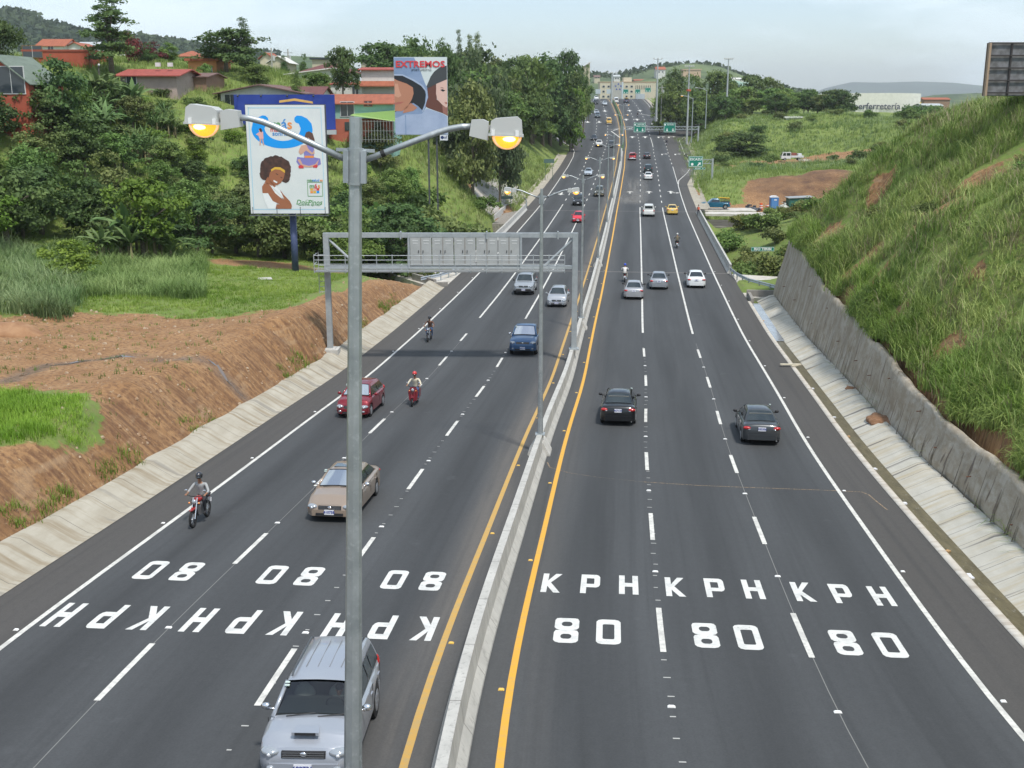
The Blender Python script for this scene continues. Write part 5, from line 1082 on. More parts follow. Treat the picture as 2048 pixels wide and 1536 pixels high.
    for s_ in (-1, 1):
        wins = [((yf(zw0)-.12, yB+.04), (yf(zw1)-.10, yB+.04)), ((yB-.04, yrr(zw0)+.14), (yB-.04, yrr(zw1)+.12))]
        if K.get('bed') and 'double' not in opt: wins = [((yf(zw0)-.12, yrr(zw0)+.08), (yf(zw1)-.1, yrr(zw1)+.06))]
        if kind in ('suv', 'van'): ym = yrr(zw0)+.9; wins = [wins[0], ((yB-.04, ym+.04), (yB-.04, ym+.04)), ((ym-.04, yrr(zw0)+.14), (ym-.04, yrr(zw1)+.14))]
        for (a, c), (d, e) in wins:
            b = MB(); qd = [(s_*(hw(z)+.012), y, z) for y, z in ((a, zw0), (c, zw0), (e, zw1), (d, zw1))]; b.poly(qd if s_ < 0 else qd[::-1]); b.build('side_window', M_GLS, cab)
        # door seams, handles
        for y in (yf(zc)-.05, yB, yd+.25 if not K.get('bed') else yd+.1):
            b = MB(); b.box((s_*(plan(y)+.0), y, (zb0+.1+zc)/2+.05), (.012, .014, zc-zb0-.28)); b.build('door_seam', M_BLK, body)
        for y in (yB+.18, yd+.55)[:1 if K.get('bed') else 2]: b = MB(); b.box((s_*(plan(y)+.01), y, zc-.17), (.03, .16, .03)); b.build('door_handle', col, body)
        b = MB(); b.ball((s_*(W_/2+.10), yc-.32, zc+.07), (.10, .06, .075), 10, 6); b.box((s_*(W_/2-.02), yc-.32, zc+.02), (.18, .05, .04)); b.build('mirror', M_CHR if 'chrome' in opt else (M_BLK if 'bm' in opt else col), g, smooth=True)
    # wheels
    for yw in wb_:
        for s_ in (-1, 1):
            b = MB(); x0 = s_*(W_/2-.21); x1 = s_*(W_/2-.01); rr = rw_
            b.tube([(x0, yw, rr), (x0+s_*.02, yw, rr), (x1-s_*.02, yw, rr), (x1, yw, rr)], [rr*.93, rr, rr, rr*.93], 20); wh = b.build('wheel', M_TYR, g, auto=40)
            b = MB(); b.tube([(x1-s_*.02, yw, rr), (x1+s_*.006, yw, rr)], [rr*.66, rr*.62], 16)
            for k in range(5):
                a = k*2*math.pi/5; b.box((x1+s_*.008, yw+math.cos(a)*rr*.34, rr+math.sin(a)*rr*.34), (.012, .06, .06))
            b.build('rim', M_RIM, wh, auto=40)
    # ends
    zl = zn-.13; wn = W_/2
    blk = bumper or col
    b = MB(); b.prism([(-wn*.93, -.16), (-wn*.99, -.5), (wn*.99, -.5), (wn*.93, -.16), (wn*.72, .035), (0, .07), (-wn*.72, .035)][::-1], .24+lift, .46+lift, 'z'); fb = b.build('front_bumper', blk, g, auto=40); fb.location = (0, hL-.02, 0)
    b = MB(); b.prism([(-wn*.93, .16), (-wn*.99, .45), (wn*.99, .45), (wn*.93, .16), (wn*.72, -.035), (0, -.06), (-wn*.72, -.035)], .28+lift, .52+lift, 'z'); rb = b.build('rear_bumper', blk, g, auto=40); rb.location = (0, -hL+.02, 0)
    b = MB(); b.box((0, hL+.055, .31+lift), (W_*.55, .04, .09)); b.build('air_intake', M_BLK, g)
    for s_ in (-1, 1):
        b = MB(); b.ball((s_*wn*.70, hL-.16, zl+.02), (.215, .20, .095), 14, 8); h = b.build('headlight', M_HL, g, smooth=True)
        b = MB(); b.ball((s_*wn*.72, hL-.035, zl), (.06, .09, .055), 10, 6); b.build('lamp_lens', mat('lens_bright', (.85, .87, .9), .1, .5), h, smooth=True)
        if 'amber' in opt: b = MB(); b.ball((s_*wn*.86, hL-.2, zl-.03), (.07, .16, .05), 10, 6); b.build('indicator', M_AMB, h, smooth=True)
        if 'fog' in opt: b = MB(); b.ball((s_*wn*.70, hL+.01, .37+lift), (.08, .06, .05), 10, 6); b.build('fog_lamp', M_HL, fb, smooth=True).location = (0, -hL+.02, 0)
        zt_ = zd-.15 if kind in ('sedan', 'pickup') else zd-.05
        tw, thh = (.20, .085) if kind == 'sedan' else (.085, .17) if kind in ('suv', 'pickup', 'van') else (.12, .14)
        b = MB(); b.ball((s_*(wn*.93-tw*.85), -hL+.10, zt_-.02), (tw, .125, thh), 12, 8); tl = b.build('tail_light', M_TL, g, smooth=True)
        b = MB(); b.ball((s_*(wn*.93-tw*1.2), -hL+.055, zt_-.07), (tw*.4, .09, .035), 8, 6); b.build('reverse_lamp', M_HL, tl, smooth=True)
    b = MB(); gz0 = zl+.0; b.box((0, hL-.04, gz0), (W_*.46, .10, .13)); gr = b.build('grille', M_BLK, g)
    for k in (-.045, 0, .045): b = MB(); b.box((0, hL+.012, gz0+k), (W_*.44, .02, .014)); b.build('grille_slat', M_CHR, gr)
    b = MB(); b.ball((0, hL+.02, gz0+.02), (.07, .02, .045), 12, 6); b.build('emblem', M_CHR, gr, smooth=True)
    for ys__, sg in ((hL+.095, 1), (-hL-.085, -1)):
        zp = .40+lift if sg > 0 else (zd-.2 if kind == 'sedan' else .62+lift*.5)
        yp = ys__ if sg > 0 else -hL-.02
        b = MB(); b.box((0, yp, zp), (.34, .02, .17)); pl_ = b.build('licence_plate', M_PLT, g)
        if plate: put_text('plate_text', plate, .13, M_PTX, pl_, (0, yp+sg*.012, zp), rot=(math.pi/2, 0, math.pi if sg > 0 else 0), bold=.004)
    b = MB(); b.bar((wn*.75, -hL+.02, .26+lift), (wn*.75, -hL-.06, .26+lift), .03, 6); b.build('exhaust', M_RIM, g)
    if detail > 1:
        b = MB(); b.bar((-.1, yc+.06, zc+.045), (-.68, yc-.03, zc+.07), .012, 5); b.bar((.52, yc+.06, zc+.045), (-.04, yc-.01, zc+.09), .012, 5); b.build('wiper', M_BLK, ws)
        b = MB(); z0, z1 = zc+.1, cap-.14
        for q, xx in ((.78, .6), (.86, .6)): y = yc+(r1-yc)*q; z = zc+(cap-zc)*q+.045; b.box((xx, y+.02, z), (.09, .05, .02))
        b.build('windscreen_sticker', mat('sticker', (.55, .65, .6), .5), ws)
        b = MB(); zh = (zc+zn)/2+.095
        if 'scoop' in opt:
            b.prism([(-.22, -.17), (.22, -.17), (.26, .17), (-.26, .17)], 0, .06, 'z'); sc = b.build('hood_scoop', col, g); sc.location = (0, (yc+hL)/2+.12, zh-.02)
            b = MB(); b.box((0, .165, .032), (.40, .03, .05)); b.build('scoop_opening', M_BLK, sc)
    if rack:
        for s_ in (-1, 1):
            b = MB(); b.tube([(s_*wrs*.88, r1-.15, H-.0), (s_*wrs*.88, r1-.3, H+.06), (s_*wrs*.88, r2+.3, H+.06), (s_*wrs*.88, r2+.12, H)], .022, 8); b.build('roof_rail', mat('rail_grey', (.12, .13, .14), .4, .5), g)
        b = MB()
        for xx in (-.36, -.12, .12, .36): b.box((xx, (r1+r2)/2-.1, H+.033), (.012, (r1-r2)*.62, .01))
        b.build('roof_groove', mat('groove', (.2, .21, .22), .5), cab)
    if 'sunroof' in opt: b = MB(); b.box((0, r1-.42, H+.025), (.75, .5, .015)); b.build('sunroof', M_GLS, cab)
    if K.get('bed'):
        y0, y1 = -hL+.06, yd-.08
        if 'canopy' in opt:
            b = MB(); b.prism([(-W_*.44, zd), (W_*.44, zd), (W_*.38, H-.06), (W_*.33, H), (-W_*.33, H), (-W_*.38, H-.06)], y0, y1); cn = b.build('canopy', col, g, auto=30)
            b = MB(); b.box((0, y0-.012, (zd+H)/2+.06), (W_*.62, .02, (H-zd)*.55)); b.build('canopy_window', M_GLS, cn)
            for s_ in (-1, 1): b = MB(); b.box((s_*W_*.415, (y0+y1)/2, (zd+H)/2+.03), (.03, (y1-y0)*.8, (H-zd)*.45)); b.build('canopy_window', M_GLS, cn)
        else:
            b = MB(); b.box((0, (y0+y1)/2, zd+.048), (W_*.78, y1-y0-.1, .03)); bd = b.build('bed_floor', M_UND, g)
            b = MB()
            for s_ in (-1, 1): b.box((s_*W_*.42, (y0+y1)/2, zd+.06), (.07, y1-y0, .08))
            b.box((0, y0, zd+.06), (W_*.84, .06, .08)); b.build('bed_rim', col, g)
            if 'rack' in opt: 
                b = MB()
                for yy in (y0+.1, (y0+y1)/2, y1-.05):
                    for s_ in (-1, 1): b.box((s_*W_*.4, yy, zd+.35), (.05, .05, .65))
                    b.box((0, yy, zd+.66), (W_*.8, .05, .05))
                for s_ in (-1, 1):
                    for k in (.25, .45, .66): b.box((s_*W_*.4, (y0+y1)/2, zd+k), (.03, y1-y0-.1, .05))
                b.build('cargo_rack', mat('rack_dark', (.05, .045, .03), .8), g)
                b = MB(); b.bar((-.5, y0+.1, zd+.75), (.3, y1+.3, zd+.78), .09, 6); b.bar((.1, y0, zd+.5), (.5, y1-.2, zd+.7), .07, 6); b.build('yellow_barrier', mat('barrier_yellow', (.7, .42, .03), .6), g)
    return g
def slope(Y): return math.atan((float(zr(Y+2))-float(zr(Y-2)))/4)
def put(g, x, y, L_, oncoming, du=0.0, drz=0.0):
    s, u = roadhit(x, y); s2 = s+L_/2; loc = P(u+du, s2); a = float(th(s2)); g.location = loc
    g.rotation_euler = ((-slope(s2)), 0, math.pi-a+drz) if oncoming else (slope(s2), 0, -a+drz)
CARS = [ # kind, paint name, colour, name, label, x, y, oncoming, options
 ('suv', 'silver_blue', (.36,.385,.43), 'suv', 'large silver SUV with roof rails and hood scoop, nearest vehicle, under the lamp', 0, 0, True, dict(detail=2, rack=True, opt=('scoop','fog','chrome'), plate='689731', over=dict(L=4.15, H=1.60, zn=.88, zc=1.06, zd=1.02, yc=.27, r1=.13))),
 ('sedan', 'champagne', (.34,.265,.205), 'car', 'champagne sedan with a sunroof, half hidden by the foreground lamp pole', 656, 1046, True, dict(detail=2, opt=('sunroof','amber','chrome'), plate='410758')),
 ('hatch', 'maroon', (.22,.012,.022), 'car', 'dark red hatchback behind the foreground lamp pole', 698, 838, True, dict(detail=2, bumper=None, opt=('fog',), plate='523416')),
 ('pickup', 'blue', (.035,.10,.22), 'pickup_truck', 'blue pickup with chrome grille coming toward the camera in the lane beside the median', 1044, 712, True, dict(detail=2, opt=('double','chrome','fog','canopy_'), plate='265310')),
 ('hatch', 'silver', (.38,.40,.43), 'car', 'silver hatchback just left of the gantry post and median', 1112, 615, True, dict(opt=('fog',), plate='541207')),
 ('suv', 'silver_grey', (.34,.37,.40), 'suv', 'silver SUV with black bumper beneath the gantry', 1045, 591, True, dict(rack=True, bumper=M_BLK, opt=('bm',), plate='384120')),
 ('hatch', 'bright_red', (.62,.015,.035), 'car', 'bright red small hatchback on the bridge', 1155, 446, True, dict(plate='617')),
 ('suv', 'dark_navy', (.03,.035,.045), 'suv', 'dark blue-black SUV with white mirrors at the far end of the bridge', 1155, 412, True, dict(bumper=M_BLK, opt=('chrome',))),
 ('suv', 'beige_green', (.12,.12,.10), 'suv', 'dark olive jeep in the lane beside the median', 1197, 394, True, dict(bumper=paint('beige', (.35,.3,.2)))),
 ('sedan', 'pale_blue', (.50,.56,.62), 'car', 'pale blue sedan coming down, beyond the olive jeep', 1175, 352, True, {}),
 ('pickup', 'white_a', (.72,.72,.70), 'pickup_truck', 'white pickup coming down beneath the fifth street lamp', 1197, 294, True, dict(opt=('double',), bumper=M_BLK)),
 ('suv', 'charcoal_a', (.07,.075,.085), 'suv', 'charcoal SUV right beside the median and the white pickup', 1222, 296, True, dict(bumper=M_BLK)),
 ('sedan', 'near_black', (.02,.025,.04), 'car', 'dark sedan just behind the white pickup coming down', 1187, 281, True, {}),
 ('van', 'yellow_white', (.70,.42,.05), 'van', 'yellow and white van coming down near the sign gantry', 1218, 249, True, dict(bumper=M_PLT)),
 ('suv', 'steel', (.12,.15,.19), 'suv', 'steel-grey SUV following a silver car near the left merge', 1195, 236, True, {}),
 ('sedan', 'silver_b', (.5,.52,.56), 'car', 'silver sedan by the painted gore of the left merge', 1193, 229, True, {}),
 ('suv', 'black_b', (.012,.012,.015), 'suv', 'black SUV with lit headlights below the hilltop', 1191, 209, True, {}),
 ('sedan', 'silver_c', (.48,.52,.56), 'car', 'silver-blue sedan near the median just below the hilltop', 1210, 211, True, {}),
 ('hatch', 'white_c', (.7,.7,.69), 'car', 'white car just cresting the hilltop on the left side', 1193, 200, True, {}),
 ('sedan', 'black', (.010,.011,.013), 'car', 'black sedan seen from behind, nearest in the lane beside the median', 1237, 853, False, dict(detail=2, opt=('bm',), plate='467134')),
 ('sedan', 'dark_grey', (.045,.05,.055), 'car', 'dark grey older sedan seen from behind near the right edge line', 1528, 892, False, dict(detail=2, opt=('bm',), plate='183306')),
 ('sedan', 'silver_d', (.38,.39,.41), 'car', 'silver sedan seen from behind, closest of the three sedans before the bridge', 1268, 600, False, dict(opt=('bm',), plate='712')),
 ('sedan', 'silver_e', (.31,.33,.36), 'car', 'grey-silver sedan, middle one of the three sedans before the bridge', 1319, 580, False, dict(opt=('bm',), plate='558')),
 ('sedan', 'white_d', (.72,.74,.74), 'car', 'white sedan seen from behind, rightmost of the three before the bridge', 1395, 577, False, dict(opt=('bm',), plate='301')),
 ('pickup', 'white_e', (.70,.70,.67), 'pickup_truck', 'white pickup with a white canopy at the far end of the bridge', 1298, 434, False, dict(opt=('canopy',))),
 ('sedan', 'yellow', (.68,.46,.10), 'car', 'yellow coupe beside the white canopy pickup', 1346, 430, False, {}),
 ('sedan', 'white_f', (.72,.73,.72), 'car', 'white sedan seen from behind, following a dark green SUV uphill', 1297, 360, False, {}),
 ('suv', 'dark_green', (.02,.045,.045), 'suv', 'dark green SUV directly ahead of the white sedan going uphill', 1297, 346, False, dict(bumper=M_BLK)),
 ('sedan', 'brown_black', (.04,.03,.035), 'car', 'dark brown sedan going uphill beside the red pickup', 1294.5, 318, False, {}),
 ('pickup', 'red', (.42,.03,.04), 'pickup_truck', 'red pickup with canopy going uphill next to the median', 1265, 321, False, dict(opt=('canopy',), bumper=M_PLT)),
 ('van', 'white_g', (.74,.74,.73), 'van', 'white van going uphill just below the hilltop by the median', 1233, 206, False, {}),
 ('pickup', 'slate', (.10,.11,.15), 'pickup_truck', 'slate-coloured pickup loaded high, at the hilltop on the right side', 1253, 206, False, dict(opt=('rack',))),
]
first = True
for kd, pn_, colr, nm, lab, x, y, onc, kw in CARS:
    if kw.get('opt') and 'canopy_' in kw['opt']: pass
    cat = {'suv': 'SUV', 'car': 'car', 'pickup_truck': 'pickup', 'van': 'van'}[nm]
    g = car(kd, paint(pn_, colr, .0 if 'white' in pn_ or 'yellow' in pn_ or pn_ in ('bright_red',) else .35), nm, lab, cat, **kw)
    if first: first = False; g.location = P(-2.72, 18.6+2.08); g.rotation_euler = (-slope(20.6), 0, math.pi-float(th(20.6))+.02)
    else: put(g, x, y, KIND[kd]['L'], onc)
    if lab.startswith('large silver SUV'): suv0 = g
# yellow upper half of the two-tone van is its paint; white pickup parked on the spoil yard and the blue pickup by the parapet
def place_ground(g, x, y, Yd, rz, dz=0): p = at(x, y, Yd); g.location = (p.x, Yd, max(float(tz(p.x, Yd)), p.z)+dz if False else p.z); g.rotation_euler = (0, 0, rz)
g = car('pickup', paint('teal_blue', (.01,.10,.17), .1), 'pickup_truck', 'teal-blue pickup with a cargo rack parked beside the right end of the bridge', 'pickup', opt=('rack',)); place_ground(g, 1430, 417.5, 192, R(88)+0)
b = MB(); p = at(1430, 418.5, 192); b.box((p.x+1, 192, p.z-.25), (11, 5, .5)); o = b.build('yard_slab', MATS['apron_concrete']); tag(o, kind='structure')
# open white flatbed truck on the terrace
def flat_truck():
    g = thing('flatbed_truck', 'white open-bed truck with a load parked on the grassy terrace at right', 'truck'); wp_ = paint('white_truck', (.66, .67, .68), 0)
    b = MB(); b.prism([(2.6, .45), (2.6, 1.1), (2.25, 1.95), (.35, 2.0), (.35, .45)], -.82, .82, 'x'); b.build('cab', wp_, g, auto=30)
    for s_ in (-1, 1):
        for y0, y1, y2, y3 in ((2.35, 1.55, 1.55, 2.12), (1.4, .5, .5, 1.4)): bb = MB(); q_ = [(s_*.828, y0, 1.15), (s_*.828, y1, 1.15), (s_*.828, y2, 1.8), (s_*.828, y3, 1.8)]; bb.poly(q_ if s_ < 0 else q_[::-1]); bb.build('side_window', M_GLS, g)
    b = MB(); b.quad((-.72, 2.585, 1.2), (.72, 2.585, 1.2), (.66, 2.30, 1.86), (-.66, 2.30, 1.86)); b.build('windshield', M_GLS, g)
    b = MB(); b.box((0, -1.2, .78), (1.7, 3.0, .12)); b.box((-.84, -1.2, 1.0), (.05, 3.0, .4)); b.box((.84, -1.2, 1.0), (.05, 3.0, .4)); b.build('bed', wp_, g)
    b = MB(); b.box((0, -.4, 1.35), (1.2, 1.2, .9)); b.build('red_load', mat('load_rust', (.25, .08, .06), .8), g)
    b = MB(); b.box((.1, -1.8, 1.3), (1.3, .9, .7)); b.build('white_load', M_PLT, g)
    for y in (1.75, -1.6):
        for s_ in (-1, 1): bb = MB(); bb.tube([(s_*.62, y, .34), (s_*.82, y, .34)], .34, 16); wh = bb.build('wheel', M_TYR, g); bb = MB(); bb.tube([(s_*.82, y, .34), (s_*.83, y, .34)], .2, 12); bb.build('rim', M_RIM, wh)
    return g
g = flat_truck(); place_ground(g, 1583, 321, 274, R(84)); g.rotation_euler = (0, 0, R(88))
p = at(1583, 321, 274)
# ---------------------------------------------------------------- people and motorcycles
def skin_mesh(name, J, E, RAD, sub=1):
    """one continuous body surface grown along a skeleton"""
    names = list(J); idx = {k: i for i, k in enumerate(names)}
    me = bpy.data.meshes.new(name); me.from_pydata([J[k] for k in names], [(idx[a], idx[b]) for a, b in E], []); o = bpy.data.objects.new(name, me); COL.objects.link(o)
    o.modifiers.new('skin', 'SKIN'); 
    if not me.skin_vertices: bpy.context.view_layer.objects.active = o; 
    lay = me.skin_vertices[0] if me.skin_vertices else me.attributes and None
    for k in names: r_ = RAD[k]; lay.data[idx[k]].radius = r_ if isinstance(r_, tuple) else (r_, r_)
    lay.data[0].use_root = True
    sb = o.modifiers.new('sub', 'SUBSURF'); sb.levels = sub; sb.render_levels = sub
    dg = bpy.context.evaluated_depsgraph_get(); m2 = bpy.data.meshes.new_from_object(o.evaluated_get(dg)); bpy.data.objects.remove(o); bpy.data.meshes.remove(me)
    m2.polygons.foreach_set('use_smooth', [True]*len(m2.polygons)); return m2
M_SKIN = mat('skin', (.30, .15, .09), .6)
def person(label, pose, shirt, trousers, shoes=None, helmet=None, hair=None, vest=None, k=1.0, group=None):
    """pose: 'ride' or 'stand'; local +Y is forward, origin on the ground"""
    J = {}; E = []; RD_ = {}
    def add(n, p, r_, par=None): J[n] = tuple(v*k for v in p); RD_[n] = tuple(v*k for v in r_) if isinstance(r_, tuple) else r_*k; (E.append((par, n)) if par else None)
    if pose == 'ride':
        add('pelvis', (0,-.30,.86), (.15,.12)); add('waist', (0,-.27,1.02), (.135,.105), 'pelvis'); add('chest', (0,-.17,1.24), (.16,.115), 'waist'); add('neck', (0,-.10,1.42), .055, 'chest'); add('head', (0,-.04,1.54), (.075,.09), 'neck'); add('crown', (0,-.04,1.66), (.07,.08), 'head')
        for s, n in ((-1,'l'),(1,'r')):
            add(n+'sh', (s*.19,-.14,1.35), .062, 'chest'); add(n+'el', (s*.34,.02,1.12), .045, n+'sh'); add(n+'wr', (s*.33,.26,1.07), .03, n+'el'); add(n+'pa', (s*.33,.33,1.07), .03, n+'wr')
            for f, dx in enumerate((-.03,-.01,.01,.03)): add(n+'f%d' % f, (s*.33+dx,.38,1.065), .011, n+'pa'); add(n+'g%d' % f, (s*.33+dx,.385,1.035), .010, n+'f%d' % f)
            add(n+'th', (s*.29,.33,1.035), .011, n+'wr')
            add(n+'hip', (s*.10,-.25,.83), .095, 'pelvis'); add(n+'kn', (s*.21,.14,.80), .065, n+'hip'); add(n+'an', (s*.19,-.02,.40), .045, n+'kn'); add(n+'to', (s*.19,.14,.34), .04, n+'an')
        hc = (0,-.035,1.60)
    else:
        add('pelvis', (0,0,.95), (.14,.10)); add('waist', (0,0,1.08), (.13,.10), 'pelvis'); add('chest', (0,0,1.30), (.16,.11), 'waist'); add('neck', (0,.01,1.48), .055, 'chest'); add('head', (0,.03,1.59), (.075,.09), 'neck'); add('crown', (0,.02,1.70), (.068,.08), 'head')
        for s, n in ((-1,'l'),(1,'r')):
            add(n+'sh', (s*.19,0,1.42), .06, 'chest'); add(n+'el', (s*.27,-.03,1.15), .043, n+'sh'); add(n+'wr', (s*.27,.08,.92), .03, n+'el'); add(n+'pa', (s*.27,.10,.85), .028, n+'wr')
            for f, dx in enumerate((-.03,-.01,.01,.03)): add(n+'f%d' % f, (s*.27,.10+dx,.78), .011, n+'pa')
            add(n+'th', (s*.25,.15,.86), .011, n+'wr')
            add(n+'hip', (s*.10,0,.90), .09, 'pelvis'); add(n+'kn', (s*.12,.03+.05*s,.50), .062, n+'hip'); add(n+'an', (s*.13,.0+.06*s,.10), .045, n+'kn'); add(n+'to', (s*.14,.13+.06*s,.045), .04, n+'an')
        hc = (0,.03,1.64)
    me = skin_mesh('body', J, E, RD_)
    reg = {}
    for n in J: reg[n] = 1 if n in ('waist','chest') or n.endswith('sh') or (n.endswith('el')) else 2 if n == 'pelvis' or n.endswith(('hip','kn','an')) else 3 if n.endswith('to') else 0
    pts = np.array([J[n] for n in J]); rg = [reg[n] for n in J]; rad_ = np.array([max(RD_[n]) if isinstance(RD_[n], tuple) else RD_[n] for n in J])
    for m_ in (M_SKIN, shirt, trousers, shoes or mat('shoe_black', (.02, .02, .02), .6)): me.materials.append(m_)
    for p_ in me.polygons:
        c = np.array(p_.center); p_.material_index = rg[int(np.argmin(np.linalg.norm(pts-c, axis=1)-rad_*.6))]
    g = link('person', me); tag(g, label, 'person', group); hx, hy, hz = [v*k for v in hc]
    b = MB()   # nose, ears
    b.ball((hx, hy+.085*k, hz-.03*k), .016*k, 6, 4); b.ball((hx-.07*k, hy, hz-.02*k), (.012*k, .02*k, .03*k), 6, 4); b.ball((hx+.07*k, hy, hz-.02*k), (.012*k, .02*k, .03*k), 6, 4); b.build('face_features', M_SKIN, g, smooth=True)
    b = MB()
    for s in (-1, 1): b.ball((hx+s*.03*k, hy+.082*k, hz+.0*k), .01*k, 6, 4)
    b.build('eyes', M_BLK, g)
    if helmet:
        b = MB(); b.ball((hx, hy-.01*k, hz+.04*k), (.125*k, .145*k, .135*k), 16, 10, (-.45, 1)); h = b.build('helmet', helmet, g, smooth=True)
        b = MB(); b.ball((hx, hy+.02*k, hz+.0*k), (.122*k, .135*k, .06*k), 14, 6); b.build('visor', M_GLS, h, smooth=True)
    if hair: b = MB(); b.ball((hx, hy-.02*k, hz+.045*k), (.088*k, .1*k, .085*k), 12, 8, (-.5, 1)); b.build('hair', hair, g, smooth=True)
    if vest:
        b = MB(); z0, z1 = (1.0, 1.42) if pose == 'stand' else (.95, 1.36); y_ = 0 if pose == 'stand' else -.2
        b.tube([(0, y_-.02, z0*k), (0, y_, (z0+z1)/2*k), (0, y_+.02, z1*k)], [.175*k, .19*k, .16*k], 14, False); v = b.build('vest', vest, g, smooth=True); v.scale = (1, .72, 1)
    return g
def motorcycle(label, bodycol, scooter=False, group=None):
    g = thing('motorcycle', label, 'motorcycle', group=group); rr = .31 if not scooter else .24; yf_, yr_ = (.66, -.66) if not scooter else (.6, -.62)
    for y in (yf_, yr_):
        b = MB(); n = 20; m_ = 8
        for i in range(n):
            for j in range(m_):
                a, c = 2*math.pi*i/n, 2*math.pi*j/m_; r_ = rr-.05+.05*math.cos(c); b.v.append((.045*math.sin(c), y+r_*math.cos(a), rr+r_*math.sin(a)))
        for i in range(n):
            for j in range(m_): b.f.append((i*m_+j, ((i+1) % n)*m_+j, ((i+1) % n)*m_+(j+1) % m_, i*m_+(j+1) % m_)); b.mi.append(0)
        w_ = b.build('wheel', M_TYR, g, smooth=True); b = MB(); b.tube([(-.03, y, rr), (.03, y, rr)], .05, 10)
        for i in range(8): a = i*math.pi/4; b.bar((0, y, rr), (0, y+(rr-.08)*math.cos(a), rr+(rr-.08)*math.sin(a)), .008, 4)
        b.build('rim', M_RIM, w_)
    hz = .98
    b = MB()
    for s in (-1, 1): b.bar((s*.07, yf_, rr), (s*.07, yf_-.28, hz), .022, 6)
    b.build('fork', M_CHR if not scooter else bodycol, g)
    b = MB(); b.tube([(-.36, .30, 1.06), (-.15, .38, 1.02), (.15, .38, 1.02), (.36, .30, 1.06)], .016, 6); b.build('handlebar', M_BLK, g)
    for s in (-1, 1):
        b = MB(); b.bar((s*.24, .36, 1.03), (s*.30, .36, 1.2), .008, 5); b.ball((s*.32, .36, 1.22), (.055, .012, .04), 8, 5); b.build('mirror', M_CHR, g)
        b = MB(); b.ball((s*.17, .5, .82), .035, 8, 5); b.build('indicator', M_AMB, g)
    b = MB(); b.ball((0, .50, .86), (.09, .06, .09), 12, 8); h = b.build('headlight', M_HL, g, smooth=True)
    b = MB(); b.tube([(0, .66, rr*2+.03), (0, .66-.2, rr*2+.0)], .06, 8); b.box((0, yf_, rr*2+.02), (.11, .34, .03)); b.build('front_fender', bodycol, g)
    if scooter:
        b = MB(); b.prism([(-.2, .3), (.2, .3), (.26, .75), (.14, 1.0), (-.14, 1.0), (-.26, .75)], .30, .42); b.build('leg_shield', bodycol, g, auto=30)
        b = MB(); b.prism([(.35, .25), (.35, .33), (-.1, .33), (-.15, .75), (-.85, .72), (-.8, .35), (-.3, .25)], -.17, .17, 'x'); b.build('side_body', bodycol, g, auto=30)
    else:
        b = MB(); b.ball((0, .12, .86), (.13, .26, .12), 14, 8); b.build('fuel_tank', bodycol, g, smooth=True)
        b = MB(); b.box((0, .05, .48), (.22, .3, .3)); b.tube([(-.12, .1, .6), (.12, .1, .6)], .09, 10); b.build('engine', mat('engine_grey', (.2, .2, .21), .4, .6), g)
        b = MB(); b.bar((0, .4, .85), (0, .2, .3), .025, 6); b.bar((0, .2, .3), (0, -.35, .4), .03, 6); b.bar((0, -.35, .4), (0, -.3, .75), .025, 6); b.build('frame', M_BLK, g)
        b = MB()
        for s in (-1, 1): b.bar((s*.09, yr_, rr), (s*.1, -.45, .72), .022, 6); b.bar((s*.06, yr_, rr), (s*.06, -.1, .38), .02, 6)
        b.build('swing_arm', M_CHR, g)
    b = MB(); b.prism([(.0, .76), (-.3, .74), (-.72, .80), (-.80, .86), (-.3, .84), (-.02, .86)], -.12, .12, 'x'); b.build('seat', M_BLK, g, auto=30)
    b = MB(); b.tube([(.12, .1, .34), (.15, -.3, .34), (.15, -.8, .42)], [.025, .035, .045], 8); b.build('exhaust', M_CHR, g)
    b = MB(); b.box((0, -.84, .72), (.1, .04, .06)); b.build('tail_light', M_TL, g)
    b = MB(); b.box((0, -.88, .58), (.18, .015, .14)); b.build('licence_plate', M_PLT, g)
    return g
C = lambda n, c: mat('cloth_'+n, c, .85)
drv = person('person in a white shirt driving the nearest silver SUV', 'ride', C('white_shirt', (.6,.6,.58)), C('dark_trouser', (.04,.04,.05)), hair=mat('hair_black', (.015, .012, .01), .8), k=.92); drv.rotation_euler = suv0.rotation_euler; bpy.context.view_layer.update(); drv.location = suv0.matrix_world @ Vector((-.36, .30, -.20))
